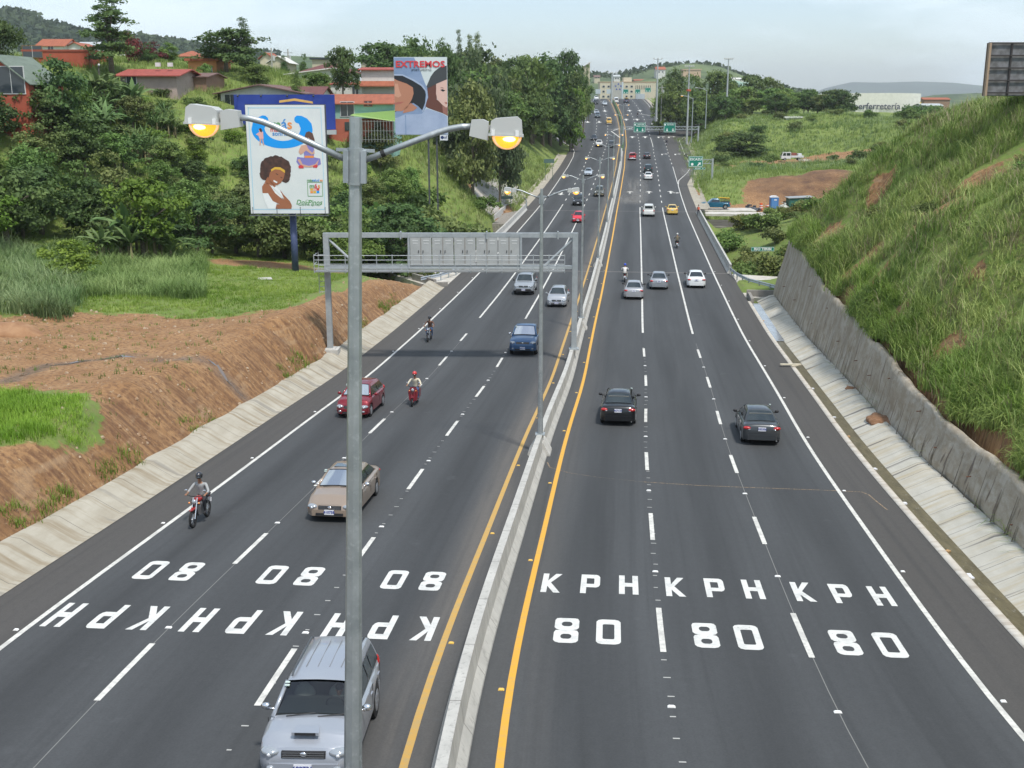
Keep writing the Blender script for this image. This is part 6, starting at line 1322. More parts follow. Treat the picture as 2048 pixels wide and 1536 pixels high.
BIKES = [
 ('red motorcycle with black seat on the left edge line, nearest the camera', 'person in a grey jersey, dark trousers and black helmet riding the nearest motorcycle', (.35,.02,.02), False, (.33,.34,.34), (.03,.03,.035), (.02,.02,.025), 377, 1058, True),
 ('dark red scooter with a broad leg shield between the lanes', 'person in a cream shirt, jeans and red helmet riding the dark red scooter', (.20,.015,.025), True, (.62,.57,.44), (.05,.09,.2), (.5,.03,.03), 819, 815, True),
 ('black motorcycle riding along the left edge line beneath the gantry', 'person in a brown jacket and jeans riding along the left edge line', (.02,.02,.025), False, (.12,.06,.04), (.04,.08,.18), (.015,.015,.018), 852, 685, True),
 ('white and black motorcycle beside the three sedans before the bridge', 'person in a white shirt and blue helmet riding beside the three sedans', (.5,.5,.5), False, (.68,.66,.64), (.35,.33,.3), (.03,.07,.5), 1250, 565, False),
 ('motorcycle with a white fender on the bridge', 'person in an olive jacket and pale helmet riding across the bridge', (.5,.5,.48), False, (.12,.10,.06), (.05,.05,.05), (.55,.55,.52), 1356, 497, False),
 ('dark motorcycle in the right turning lanes beyond the bridge', 'person in black riding in the right turning lanes beyond the bridge', (.02,.02,.03), False, (.02,.025,.04), (.02,.02,.03), (.02,.02,.02), 1334, 291, False),
 ('small dark motorcycle near the painted gore far up the right side', 'person in black riding near the far painted gore', (.02,.02,.02), False, (.015,.015,.02), (.015,.015,.02), (.02,.02,.02), 1275.5, 234, False),
 ('small red motorcycle coming down at the left edge line', 'person in dark clothes riding the red motorcycle at the far left edge line', (.4,.05,.05), False, (.1,.04,.04), (.03,.03,.04), (.4,.1,.08), 1164, 276, True),
]
for i, (la, lb, bc, sc, sh, tr, he, x, y, onc) in enumerate(BIKES):
    m = motorcycle(la, paint('bike%d' % i, bc, .1), sc); put(m, x, y, 1.6, onc, drz=(.0 if i else .0)); rp_ = person(lb, 'ride', C('shirt%d' % i, sh), C('trouser%d' % i, tr), helmet=mat('helmet%d' % i, he, .2, coat=.6)); rp_.location = m.location; rp_.rotation_euler = m.rotation_euler
m = motorcycle('black and white motorcycle parked on the right shoulder near the ESCAZU sign', paint('bike9', (.03,.03,.03), .1)); p = at(1373, 316, 268); m.location = P(*[roadhit(1373, 316)[i] for i in (1, 0)]); m.rotation_euler = (0, 0, .3)
w_ = person('person in an orange safety vest standing at the far start of the right parapet', 'stand', C('white', (.5,.48,.46)), C('navy_work', (.03,.035,.06)), hair=mat('hair_black', (.015, .012, .01), .8), vest=C('orange_vest', (.75,.16,.08)))
q_ = roadhit(1398.5, 433); w_.location = P(q_[1], q_[0], .05); w_.rotation_euler = (0, 0, 2.6)
# ---------------------------------------------------------------- buildings
WINM = mat('window_glass', (.03, .04, .05), .12, spec=.8); FRM = mat('frame_white', (.6, .6, .58), .5)
def wallm(n, c): return mat('wall_'+n, c, .85, noise=(1.2, tuple(v*.85 for v in c), .4, .75))
def roofm(n, c): return mat('roof_'+n, c, .8, noise=[(2.0, tuple(v*.75 for v in c), .4, .7), (10, tuple(v*1.2 for v in c), .55, .8)], stretch=(1, .3, 1))
def house(label, x0, x1, yr_, ye, yb, Yd, D, wc, rc, roof='hip', wins=(), ov=.45, cat='house', down=4.0, name='house', group=None, rz=0.0):
    a, b_ = at(x0, ye, Yd), at(x1, ye, Yd); W_ = b_.x-a.x; zb_ = at((x0+x1)/2, yb, Yd).z; ze = a.z-zb_; zr_ = at(x0, yr_, Yd).z-zb_
    g = thing(name, label, cat, ((a.x+b_.x)/2, Yd, zb_), rz, group); w2 = W_/2
    b = MB(); b.box((0, D/2, (ze-down)/2), (W_, D, ze+down)); wl = b.build('wall', wc, g)
    m_ = MB(); h2 = w2+ov; d0, d1 = -ov, D+ov; t_ = .12
    if roof == 'hip':
        k = min(h2, (d1-d0)/2)*.9; r0, r1 = (-h2+k, (d0+d1)/2, zr_), (h2-k, (d0+d1)/2, zr_); c = [(-h2,d0,ze),(h2,d0,ze),(h2,d1,ze),(-h2,d1,ze)]
        m_.quad(c[0], c[1], r1, r0); m_.poly([c[1], c[2], r1]); m_.quad(c[2], c[3], r0, r1); m_.poly([c[3], c[0], r0]); m_.quad(c[3], c[2], c[1], c[0])
    elif roof == 'side':   # ridge along X
        pr_ = [(d0, ze-.12), (d0, ze), ((d0+d1)/2, zr_), (d1, ze), (d1, ze-.12), ((d0+d1)/2, zr_-.15)]; m_.prism(pr_, -h2, h2, 'x')
        q = MB(); q.prism([(0, ze), (D, ze), (D/2, zr_-.15)], -w2, w2, 'x'); q.build('gable', wc, g)
    elif roof == 'front':  # gable faces the viewer
        m_.prism([(-h2, ze-.1), (-h2, ze), (0, zr_), (h2, ze), (h2, ze-.1), (0, zr_-.16)], d0, d1); q = MB(); q.prism([(-w2, ze), (w2, ze), (0, zr_-.17)], 0, D); q.build('gable', wc, g)
    elif roof == 'mono':
        m_.prism([(-h2, ze), (-h2, ze+.15), (h2, zr_+.15), (h2, zr_)], d0, d1); q = MB(); q.prism([(-w2, ze), (w2, ze), (w2, zr_-.02)], 0, D); q.build('gable', wc, g)
    elif roof == 'flat': m_.box((0, D/2, (ze+zr_)/2), (W_+2*ov, D+2*ov, max(.2, zr_-ze)))
    m_.build('roof', rc, g)
    for w_ in wins:
        fx, z_, ww, hh = w_[:4]; f = MB(); f.box((-w2+fx*W_, -.03, z_), (ww+.16, .1, hh+.16)); fr = f.build('window', FRM if len(w_) < 5 else w_[4], g)
        p_ = MB(); p_.box((-w2+fx*W_, -.085, z_), (ww, .02, hh)); p_.build('pane', WINM, fr)
        p_ = MB(); p_.box((-w2+fx*W_, -.1, z_), (.05, .02, hh)); p_.build('mullion', FRM, fr)
    return g
tile = roofm('orange_tile', (.33, .10, .05)); redr = roofm('red_tin', (.32, .07, .05)); darkr = roofm('dark_red', (.15, .055, .05)); brn = roofm('brown_tin', (.17, .10, .085)); wht = wallm('white', (.62, .61, .57)); crm = wallm('cream', (.52, .47, .34)); zinc = roofm('zinc', (.42, .45, .45))
terra = wallm('terracotta', (.38, .085, .045)); orng = wallm('orange', (.58, .25, .10)); turq = wallm('turquoise', (.30, .52, .43)); salm = wallm('salmon', (.46, .13, .08))
def put_part(g, nm, c, d, m): b = MB(); b.box(c, d); return b.build(nm, m, g)
g = house('terracotta modern house with a sloping roof and a big dark window at the far left', -70, 57, 108, 168, 205, 118, 9, terra, roofm('green_slate', (.16, .2, .16)), 'front', [(.735, 2.2, 2.6, 2.6)], .3, down=7)
house('long terracotta building with a wooden recess behind the round dark tree', 44, 176, 99, 103, 128, 160, 8, terra, roofm('terracotta_flat', (.30, .07, .04)), 'flat', [(.16, 1.6, 2.6, 1.5, wallm('wood', (.25, .13, .06)))], .1, down=7)
house('row house with an orange tile roof on the far left hill, left gable', 74, 128, 76, 92, 104, 260, 9, wht, tile, 'side', [(.5, .8, 1.2, .9)]); house('white gabled house with orange roof, right of the row on the far left hill', 132, 166, 84, 95, 104, 262, 9, wht, tile, 'front', []); house('grey zinc roofed building beyond the white gables on the left', 150, 192, 82, 90, 102, 290, 10, wht, zinc, 'side')
house('white hipped zinc roof house left of the pink blossom tree', 240, 312, 101, 111, 126, 205, 10, wallm('grey', (.35, .36, .35)), roofm('white_zinc', (.68, .68, .62)), 'hip')
g = house('low house with a bright red roof and two air-conditioning boxes', 240, 352, 136, 151, 172, 150, 11, wallm('pink_grey', (.40, .31, .27)), redr, 'side', [(.2, .7, 1.2, 1.0)], .7, down=6)
for x in (.3, 1.9): p_ = put_part(g, 'air_conditioner', (x, 3.6, at(300, 139, 150).z-g.location.z+.7), (.6, .5, .5), FRM)
house('house with a weathered brown tin roof beside the big layered tree', 352, 412, 144, 153, 172, 158, 10, wallm('brown_wall', (.26, .16, .11)), brn, 'side'); house('orange house half hidden by the big layered tree', 376, 432, 117, 122, 165, 175, 9, orng, tile, 'flat', [(.7, 1.6, 1.1, 1.2)]); house('tile-roofed house peeping above the red-flowering tree', 352, 392, 100, 113, 122, 220, 9, crm, tile, 'hip')
g = house('white house with a wide brown gable roof behind the blue billboard', 441, 600, 168, 187, 232, 156, 13, wht, brn, 'front', [(.12, 1.9, 1.4, 1.8)], .9, down=5)
house('long low house with a brown roof rising behind the blue billboard', 560, 640, 172, 190, 225, 162, 10, wht, darkr, 'side', [(.5, 1.2, 1.2, 1)])
house('white flat-roofed house with green glazing behind the small pine', 574, 662, 137, 150, 180, 186, 11, wallm('mint_white', (.52, .56, .47)), roofm('white_zinc', (.68, .68, .62)), 'mono', [(.25, 1.0, 1.1, 1.1), (.6, 1.0, 1.3, 1.3), (.85, 1.0, .9, 1.5)], .5)
house('house under a dark red hipped roof with white walls behind the dark tree', 604, 700, 123, 145, 172, 206, 13, wallm('offwhite', (.55, .54, .48)), darkr, 'hip', [(.75, 1.4, 1.0, 1.6), (.9, 1.4, 1.0, 1.6)], .8)
g = house('white two-storey house with tiled canopy left of the hooded-man billboard', 722, 800, 133, 139, 214, 178, 10, wht, redr, 'side', [(.35, 1.1, 1.9, 1.5, wallm('wood', (.25, .13, .06))), (.7, 1.1, 1.9, 1.5, wallm('wood', (.25, .13, .06)))], .5)
b = MB(); zc_ = at(760, 164, 178).z-g.location.z; b.prism([(-1.6, zc_-.7), (-1.6, zc_-.55), (0, zc_+.15), (0, zc_)], -3.4, 3.4, 'x'); b.build('canopy', tile, g); put_part(g, 'porch_shadow_wall', (0, -.6, zc_-1.9), (6, .06, .1), FRM)  # tiled canopy, and a thin white bar below it
house('white annex with a red roof beside the two-storey house', 661, 724, 164, 168, 196, 177, 7, wht, redr, 'side', [(.78, .9, .7, 1.5, M_BLK)], .2)
g = house('turquoise house with an orange tiled roof and salmon basement', 655, 786, 188, 207, 268, 152, 11, turq, tile, 'side', [(.30, 3.2, 1.7, 1.8), (.62, 3.9, 1.0, .6, salm)], .5, down=3)
b = MB(); hz_ = 1.95; b.box((0, -.12, hz_/2-.5), (at(786, 260, 152).x-at(655, 260, 152).x-.1, .2, hz_+1)); b.build('basement_wall', salm, g)
for fx in (-.2, .28): f = MB(); f.box((fx*8, -.26, 1.0), (1.0, .06, 1.1)); f.build('basement_window', WINM, g)
aw = MB(); xa0 = at(700, 230, 149).x-g.location.x; xa1 = at(792, 240, 149).x-g.location.x; za = at(700, 229, 149).z-g.location.z; zb2 = at(790, 243, 149).z-g.location.z; aw.quad((xa0, -.3, za), (xa0, -3.4, za-.1), (xa1, -3.4, zb2), (xa1, -.3, zb2)); aw.quad((xa0, -.3, za), (xa1, -.3, zb2+.02), (xa1, -.3, zb2+1.4), (xa0, -.3, za+.05)); aw.build('green_awning', mat('awning', (.28, .42, .14), .7), g)
fn = MB()
for i in range(15): x = xa0+.4+(xa1-xa0-.4)*i/14; fn.box((x, -3.4, .45), (.06, .06, 2.8))
for z_ in (-.6, .5, 1.7): fn.box(((xa0+xa1)/2+.2, -3.4, z_), (xa1-xa0-.4, .05, .05))
fn.build('cage_fence', mat('fence_grey', (.25, .27, .25), .6), g)
house('cream building on the skyline above the white two-storey house', 722, 770, 117, 121, 136, 250, 9, crm, crm, 'flat'); house('white gabled roofs on the skyline right of the layered tree', 536, 576, 111, 126, 140, 236, 9, crm, wht, 'front'); house('flat dark roofed building on the skyline behind the dark red roof', 624, 668, 115, 119, 130, 245, 9, crm, mat('roof_black', (.03, .04, .045), .7), 'flat'); house('yellow and white house on the skyline beside the layered tree', 520, 545, 104, 118, 132, 240, 8, crm, tile, 'front')
house('pale house half hidden behind trees on the left crest of the road', 1168, 1180, 124, 134, 146, 400, 9, crm, wht, 'mono')
# cream building with the star emblem beyond the hilltop
Yb = 640.0; L0, L1 = at(1200, 165, Yb).x, at(1312, 165, Yb).x; zt = at(1250, 165, Yb).z; g = thing('office_building', 'cream three-storey building with a blue star emblem beyond the hilltop', 'building', ((L0+L1)/2, Yb, zt-22)); Wb = L1-L0
crb = wallm('pale_cream', (.56, .50, .38)); gry = wallm('pale_grey', (.40, .39, .36))
put_part(g, 'wall', (0, 7, 11), (Wb, 14, 22), crb); put_part(g, 'parapet', (0, 7, 22.2), (Wb+.3, 14.3, .5), wallm('tan_trim', (.42, .30, .2)))
px2x = lambda x: at(x, 165, Yb).x-(L0+L1)/2
put_part(g, 'grey_bay', (px2x(1234), -.3, 11), (px2x(1247)-px2x(1223), .8, 22.3), gry); put_part(g, 'bay_edge', (px2x(1245), -.5, 11), (.9, .9, 22.5), wallm('pale_blue', (.5, .56, .6))); put_part(g, 'roof_block', (px2x(1256), 6, 23.4), (4.5, 8, 2.6), crb)
for x in (1207.5, 1217.5, 1253.5, 1263.5):
    for y in (173, 183, 193): zz = at(x, y, Yb).z-g.location.z; f = MB(); f.box((px2x(x), -.05, zz), (1.5, .12, 1.25)); w_ = f.build('window', FRM, g); f = MB(); f.box((px2x(x), -.13, zz), (1.2, .05, 1.0)); f.build('pane', WINM, w_)
for i in range(9): x = 1272+i*3.6; f = MB(); f.box((px2x(x), -.05, at(x, 175, Yb).z-g.location.z), (.3, .12, 2.2)); f.build('window', WINM, g)
put_part(g, 'side_wing', (px2x(1281), -.25, 8), (px2x(1289)-px2x(1271), .7, 16), wallm('blue_grey', (.42, .46, .5)))
for i in range(5):
    a = i*2*math.pi/5+math.pi/2; cx, cz = px2x(1236.5)+1.45*math.cos(a), at(1236, 174, Yb).z-g.location.z+1.45*math.sin(a); b = MB(); b.poly([(cx+.72*math.cos(a+t)*s_, -.76, cz+.72*math.sin(a+t)*s_) for t, s_ in ((0, 1), (.8, .6), (2.2, .75), (-2.2, .75), (-.8, .6))]); b.build('star_petal', mat('emblem_blue', (.04, .07, .32), .5), g)
put_text('building_sign', '1997', 1.0, mat('emblem_blue', (.04, .07, .32), .5), g, (px2x(1236.5), -.78, at(1236, 180, Yb).z-g.location.z), sx=1.4) if False else None
# big white store on the right
Yb = 430.0; g = thing('store_building', 'large curved white store on the right horizon with a dark name sign', 'building', (at(1725, 200, Yb).x, Yb, at(1725, 226, Yb).z)); gx, gzz = g.location.x, g.location.z
top = [(1600, 197), (1640, 190), (1685, 187), (1740, 186), (1800, 186), (1845, 187)]; b = MB(); pts = [(at(x, y, Yb).x-gx, (x-1725)**2*.0001, at(x, y, Yb).z-gzz) for x, y in top]
for (xa, ya, za), (xb, yb_, zb_) in zip(pts[:-1], pts[1:]): b.quad((xa, ya, -6), (xb, yb_, -6), (xb, yb_, zb_), (xa, ya, za)); b.quad((xa, ya, za), (xb, yb_, zb_), (xb, 40, zb_), (xa, 40, za))
xe, ye_, ze_ = pts[-1]; b.quad((xe, ye_, -6), (xe, 40, -6), (xe, 40, ze_), (xe, ye_, ze_)); b.build('wall', wallm('store_white', (.66, .65, .58)), g)
put_text('store_sign', 'superferretería', 3.3, mat('sign_slate', (.05, .06, .09), .5), g, (at(1746, 213, Yb).x-gx, -.25, at(1746, 213, Yb).z-gzz), bold=.05, sx=1.0)
b = MB(); xx0, xx1 = at(1826, 213, Yb).x-gx, at(1844, 213, Yb).x-gx; b.poly([(xx0, ye_*.55-.3, 1.5), (xx1, ye_-.25, .5), (xx1, ye_-.25, 4.0)]); b.build('yellow_mark', mat('mark_store_yellow', (.75, .55, .06), .5), g)
house('small grey building right of the white store', 1846, 1885, 207, 211, 226, 420, 9, wallm('grey', (.35, .36, .35)), zinc, 'side'); house('low tan building on the far right horizon', 1848, 1900, 195, 199, 207, 600, 9, wallm('brown_wall', (.26, .16, .11)), tile, 'side')
o = house('white roof poking out of the grass on the right slope', 1572, 1602, 232, 235, 240, 318, 6, FRM, roofm('white_zinc', (.68, .68, .62)), 'flat', down=1); o.location.z = float(tz(o.location.x, 318))-.4
# ---------------------------------------------------------------- work yard beyond the bridge
def wpt(x, y, Y): return at(x, y, Y)
g = thing('portable_toilet', 'blue portable toilet with a white roof standing in the work yard', 'toilet', wpt(1547, 419, 196)); blu = mat('toilet_blue', (.05, .17, .42), .5)
put_part(g, 'cabin', (0, 0, 1.05), (1.35, 1.3, 2.1), blu); b = MB(); b.prism([(-.72, 2.1), (.72, 2.1), (.4, 2.34), (-.4, 2.34)], -.68, .68); b.build('roof', M_PLT, g); b = MB(); b.box((-.05, -.67, 1.0), (.95, .04, 1.75)); d_ = b.build('door', mat('toilet_blue_light', (.08, .23, .5), .5), g); b = MB(); b.box((.1, -.7, 1.7), (.45, .02, .2)); b.build('label_plate', M_PLT, d_)
g = thing('site_shed', 'dark green metal shed at the right of the work yard', 'shed', wpt(1600, 421, 198)); put_part(g, 'wall', (0, 1, .9), (4.0, 2.6, 2.4), mat('shed_green', (.015, .11, .085), .6, noise=(2, (.02, .14, .11), .4, .6))); b = MB(); b.prism([(-2.2, 2.1), (-2.2, 2.2), (2.2, 2.4), (2.2, 2.3)], -.5, 2.6); b.build('roof', M_GALVM, g); put_part(g, 'door', (.9, -.32, .85), (.9, .05, 1.7), mat('shed_green_dark', (.01, .07, .055), .6))
for i, (x, lab) in enumerate(((1521.5, 'left one of two orange and white traffic drums by the toilet'), (1534.5, 'right one of two orange traffic drums, next to the toilet'))):
    g = thing('traffic_drum', lab, 'traffic drum', wpt(x, 420, 195.5), 0, 'traffic drums in the work yard'); b = MB(); b.tube([(0, 0, 0), (0, 0, .9 if i else 1.2)], [.3, .25], 12); b.build('drum', mat('drum_orange', (.68, .12, .03), .5), g)
    for z_ in (.35, .7): b = MB(); b.tube([(0, 0, z_), (0, 0, z_+.14)], [.297, .283], 12); b.build('stripe', M_PLT, g)
def pile(name, label, cat, x, y, Y, w_, h, m, n, seed, sz=.3):
    r = random.Random(seed); b = MB(); c = wpt(x, y, Y)
    for i in range(n):
        a = r.uniform(-1, 1); z = r.uniform(0, 1-abs(a))*h; s_ = sz*r.uniform(.5, 1.3); b.box((a*w_/2, r.uniform(-.7, .7), z+.1), (s_, s_, s_*.6), r.uniform(0, 3))
    k = len(b.v); b.ball((0, 0, 0), (w_*.45, .8, h*.6), 12, 6, (0, 1)); o = b.build(name, m); o.location = c; tag(o, label, cat); return o
pile('bag_pile', 'heap of white bags and rubble between toilet and green shed', 'rubbish heap', 1565, 420, 196, 2.6, 1.6, mat('bag_white', (.5, .52, .48), .8, noise=(3, (.25, .26, .22), .45, .55)), 40, 3)
pile('tarp_pile', 'heap of dark tarpaulin left of the orange drums', 'tarpaulin', 1502, 420.5, 195, 3.2, 1.0, mat('tarp_dark', (.04, .045, .055), .7, noise=(3, (.09, .1, .11), .5, .6)), 24, 4, .4)
pile('rubble_pile', 'small rubble heap beside the white flatbed truck', 'rubble', 1610, 322, 271, 3.0, .7, mat('rubble', (.45, .4, .34), .9), 30, 9)
g = thing('spoil_heap', 'brown earth heap at the left edge of the yard behind the lining', 'earth heap', ground_hit(6, 668)); b = MB(); b.ball((0, 0, -.3), (2.4, 1.6, 1.0), 24, 10, (0, 1))
for i, v in enumerate(b.v): k_ = 1+.25*(float(vnoise(v[0]*3, v[1]*3+v[2]*2, 1.3, 8))-.5); b.v[i] = (v[0]*k_, v[1]*k_, v[2]*k_)
b.build('heap', mat('soil_plain', (.24, .12, .058), .95, noise=(1.2, (.33, .19, .10), .35, .65), bump=(4, .6)), g, smooth=True)
# left shotcrete patch and posts beyond the bridge
rows_ = []; yl_ = np.linspace(360, 434, 14)
for y in yl_:
    xa = float(np.interp(y, [360,372,385,405,420,434], [966,946,946,958,968,978])); xb = float(np.interp(y, [360,372,390,402,412,434], [1000,1034,1048,1050,1014,982]))
    for i in range(16): rows_.append(tuple(ground_hit(xa+(xb-xa)*i/15, y, 130, 260)+Vector((0, -.1, .22))))
tag(link('slope_facing', grid_mesh('slope_facing', np.array(rows_), 16, 14), None, mat('shotcrete_pale', (.36, .33, .29), .9, noise=[(.5, (.46, .44, .40), .4, .6), (1.2, (.24, .20, .16), .56, .7)], bump=(1.5, .6))), 'pale sprayed-concrete slope facing on the left bank past the bridge', 'slope facing')
tag(sweep('drain_wall', [(-17.6,-.8),(-17.3,.55),(-17.0,.55),(-16.9,-.8)], 166, 190, M_CONC, 3), 'low pale concrete wall curving below the sprayed slope facing', 'wall')
gp = sweep('gravel_strip', [(-16.9,-.35),(-14.0,-.3),(-14.0,-6),(-16.9,-6)], 163, 186, mat('gravel', (.2, .18, .155), .95, noise=(5, (.3, .28, .25), .4, .6)), 2); gp['kind'] = 'structure'
tag(uvstrip('drain_lining', [(-13.8,.0),(-14.2,.03),(-15.6,.06),(-16.0,.35)], 186, 290, M_LIN, 3, .3, None, 9), 'pale concrete drain running up the left roadside past the bridge', 'slope lining')
tag(uvstrip('drain_lining', [(lambda y: EDGE_R(y)-.05,.0),(lambda y: EDGE_R(y)+.3,.05),(lambda y: EDGE_R(y)+1.6,.0),(lambda y: EDGE_R(y)+2.1,.25)], 184, 346, M_LIN, 3, .3, None, 10), 'pale concrete drain running up the right roadside past the bridge', 'slope lining')
tag(uvstrip('drain_lining', [(lambda y: EDGE_R(y)-.05,.0),(lambda y: EDGE_R(y)+.3,.05),(lambda y: EDGE_R(y)+1.8,.0),(lambda y: EDGE_R(y)+2.2,.25)], 398, 478, M_LIN, 4, .3, None, 12), 'pale roadside drain near the hilltop on the right', 'slope lining')
# fallen earth and litter in the right ditch
for i, (x, y, s_, lab) in enumerate(((1705, 782, .55, 'small clod of earth on the ribbed lining, nearer the bridge'), (1760, 845, .9, 'larger spill of brown earth on the ribbed lining'))):
    s0, u0 = roadhit(x, y, .3); g = MB(); g.ball((0, 0, 0), (s_*.7, s_*1.5, s_*.28), 18, 10)
    for j, v in enumerate(g.v): k_ = 1+.5*(float(vnoise(v[0]*5+3, v[1]*5, 1.1, 8+i))-.5); g.v[j] = tuple(c*k_ for c in v)
    o = g.build('earth_spill', mat('spill_soil', (.19, .095, .045), .95, noise=(5, (.28, .15, .08), .4, .6), bump=(8, .6)), smooth=True); o.location = P(15.9, s0, .35); tag(o, lab, 'earth')
o = MB(); o.box((0, 0, 0), (1.3, .22, .06)); o.box((.2, -.25, -.02), (.5, .1, .05), .4); o = o.build('wood_plank', mat('plank', (.55, .50, .38), .8)); q_ = roadhit(1584, 733); o.location = P(q_[1]+.05, q_[0], .14); tag(o, 'pale plank lying across the right kerb', 'plank')
r = random.Random(11)
for i, (x, y) in enumerate(((1530, 640), (1620, 775), (1655, 832), (1678, 870), (1900, 1145), (1912, 1150), (1872, 1098), (1790, 1003), (1745, 935))):
    b = MB(); b.box((0, 0, 0), (.16, .12, .05), r.uniform(0, 3)); o = b.build('litter', M_PLT if i % 3 else mat('litter_tan', (.4, .25, .12), .8)); q_ = roadhit(x, y); o.location = P(max(q_[1], 14.1), q_[0], -.05); tag(o, 'pale scrap of litter in the right ditch water', 'litter', 'litter in the right ditch')
b = MB(); b.box((0, 0, 0), (1.5, 1.1, .08), .3); p = ground_hit(525, 559); o = b.build('concrete_cover', M_CONC); o.location = p+Vector((0, 0, .05)); tag(o, 'flat concrete cover slab lying in the grass left of the gantry', 'slab')
# road studs
ST = {}
for nm, m_ in (('white', mat('stud_white', (.8, .8, .78), .4)), ('yellow', mat('stud_yellow', (.8, .5, .1), .4))):
    b = MB(); b.prism([(-.055, 0), (.055, 0), (.035, .022), (-.035, .022)], -.05, .05); ST[nm] = b.mesh('road_stud'); ST[nm].materials.append(m_)
def stud(nm, u, s, label, group, wd=1.0):
    o = bpy.data.objects.new('road_stud', ST[nm]); COL.objects.link(o); o.location = P(u, s, .003); o.rotation_euler = (0, 0, -float(th(s))); o.scale = (wd*1.6, 1, 1); tag(o, label, 'road stud', group)
for i in range(11):
    s = 22.8+9.3*i
    if s < 78:
        stud('white', UY+LW, s, 'white road stud between dashes of the first lane line right of the median', 'studs on the first right lane line'); stud('white', UY+2*LW, s, 'white road stud between dashes of the second lane line right of the median', 'studs on the second right lane line')
        stud('white', -UY-LW, s-2.1+5.6, 'white road stud between dashes of the lane line nearest the median, left carriageway', 'studs on the inner left lane line'); stud('white', -UY-2*LW, s-2.1+5.6, 'white road stud between dashes of the outer lane line, left carriageway', 'studs on the outer left lane line')
    stud('white', UE+.22, s+.9, 'white road stud just outside the right edge line', 'studs along the right edge line', .75); stud('white', -UE-.22, s+3.0, 'white road stud just outside the left edge line', 'studs along the left edge line', .75)
    stud('yellow', UY-.2, s+.6, 'yellow road stud beside the bright yellow line', 'studs along the right yellow line', .8); stud('yellow', -UY+.2, s+3.2, 'yellow road stud beside the dusty yellow line', 'studs along the left yellow line', .8)
# faint dots of unpainted lane guide marks
b = MB(); r = random.Random(2)
for u in (UY+LW, -UY-LW):
    s = 16
    while s < 76: 
        w_ = .05+r.uniform(0, .04); uu = u+r.uniform(-.03, .03); b.quad(P(uu-w_, s-.02, .004), P(uu+w_, s-.02, .004), P(uu+w_, s+.03, .004), P(uu-w_, s+.03, .004)); s += 1.05
tag(b.build('guide_dots', mat('dot_paint', (.42, .42, .4), .7)), kind='structure')
# ---------------------------------------------------------------- far hills
def hillmat(nm, a, b_, sc): return mat(nm, a, .95, noise=[(sc, b_, .42, .6), (sc*6, tuple(v*.6 for v in a), .5, .7)])
def ridge(name, pts, Y, m, depth=250, foot=225, seed=1, kind='structure', step=6, rough=2.0):
    xs = np.arange(pts[0][0], pts[-1][0]+.1, step); yv = np.interp(xs, [p_[0] for p_ in pts], [p_[1] for p_ in pts]); n = len(xs); rows_ = []
    for j, (dy, q) in enumerate(((-depth, 0), (-depth*.75, .22), (-depth*.5, .5), (-depth*.3, .72), (-depth*.15, .9), (0, 1), (depth*.5, .9), (depth*1.5, .3), (depth*3, -.1))):
        for i, x in enumerate(xs):
            top_ = at(x, yv[i], Y); zf = at(x, foot, Y-depth).z; X_ = ray(x, 200)[0]/ray(x, 200)[1]*(Y+dy); nz_ = (float(vnoise(X_, (Y+dy), depth*.16, seed))-.5)*rough*Y/500
            rows_.append((X_, Y+dy+(float(vnoise(X_, j*50., depth*.3, seed+1))-.5)*depth*.2*(0 < j < 5), zf+(top_.z-zf)*q+nz_*(j < 5)))
    return tag(link(name, grid_mesh(name, np.array(rows_), n, 9), None, m), kind=kind)
H1 = hillmat('hill_far_green', (.055, .085, .04), (.085, .13, .045), .006); H2 = hillmat('hill_mid', (.05, .08, .03), (.12, .16, .06), .012)
ridge('hill', [(-300,10),(-60,8),(0,24),(40,30),(75,36),(90,50),(120,56),(150,66),(200,74),(260,78),(320,84),(400,98),(520,112),(700,122)], 1300, H1, 500, 170, 3, rough=3)
ridge('hill', [(250,78),(300,66),(320,72),(345,76),(385,90),(430,104),(560,115)], 1700, H1, 300, 150, 5, rough=3)
ridge('hill', [(1080,178),(1150,160),(1180,150),(1205,151),(1225,154),(1240,152),(1262,146),(1290,138),(1310,134),(1345,131),(1370,126),(1405,128),(1440,133),(1475,146),(1520,162),(1560,172),(1620,190),(1700,200)], 1100, H2, 400, 215, 7, rough=1.5)
ridge('mountains', [(1500,210),(1600,196),(1650,176),(1700,164),(1760,165),(1830,163),(1900,165),(1980,173),(2100,180),(2300,190)], 7500, hillmat('mountain', (.05, .07, .05), (.06, .09, .06), .001), 1500, 200, 9, rough=.5)
ridge('hill', [(1700,208),(1800,202),(1880,190),(1950,186),(2100,190),(2300,186)], 1500, H2, 300, 212, 12, rough=1)
for x0, x1, y0, y1, y2, c1, c2, lab in ((1313,1331,133,139,147,wht,tile,'white house with red roof and balcony on the far central hill'),(1249,1262,155,159,166,crm,tile,'cream house above the office building roof'),(1189,1200,150,154,158,crm,brn,'tiny cream house on the far hill left of the mast'),(1366,1402,138,140,146,wallm('tan_terrace', (.5, .36, .24)),wallm('tan_terrace', (.5, .36, .24)),'tan terrace cut into the far hill behind the red-banded mast'),(1465,1488,155,158,163,wht,wht,'long white shed on the far terraced hill'),(1269,1290,158,161,166,wallm('pink_grey', (.4, .31, .27)),tile,'brownish house row above the right wing of the office building'),(1228,1240,149,153,160,wht,zinc,'pale house on the far hill right of the far mast')):
    house(lab, x0, x1, y0, y1, y2, 940, 14, c1, c2, 'side' if y1-y0 > 2 else 'flat', [(.3, 1.2, 1.2, 1.0), (.7, 1.2, 1.2, 1.0)] if x1-x0 < 25 else [], .5, down=8)
ridge('netted_slope', [(1420,170),(1440,160),(1465,158),(1500,166),(1530,180)], 900, mat('net_green', (.22, .33, .26), .9, noise=(.02, (.36, .3, .2), .45, .6)), 120, 190, 15, rough=.5)
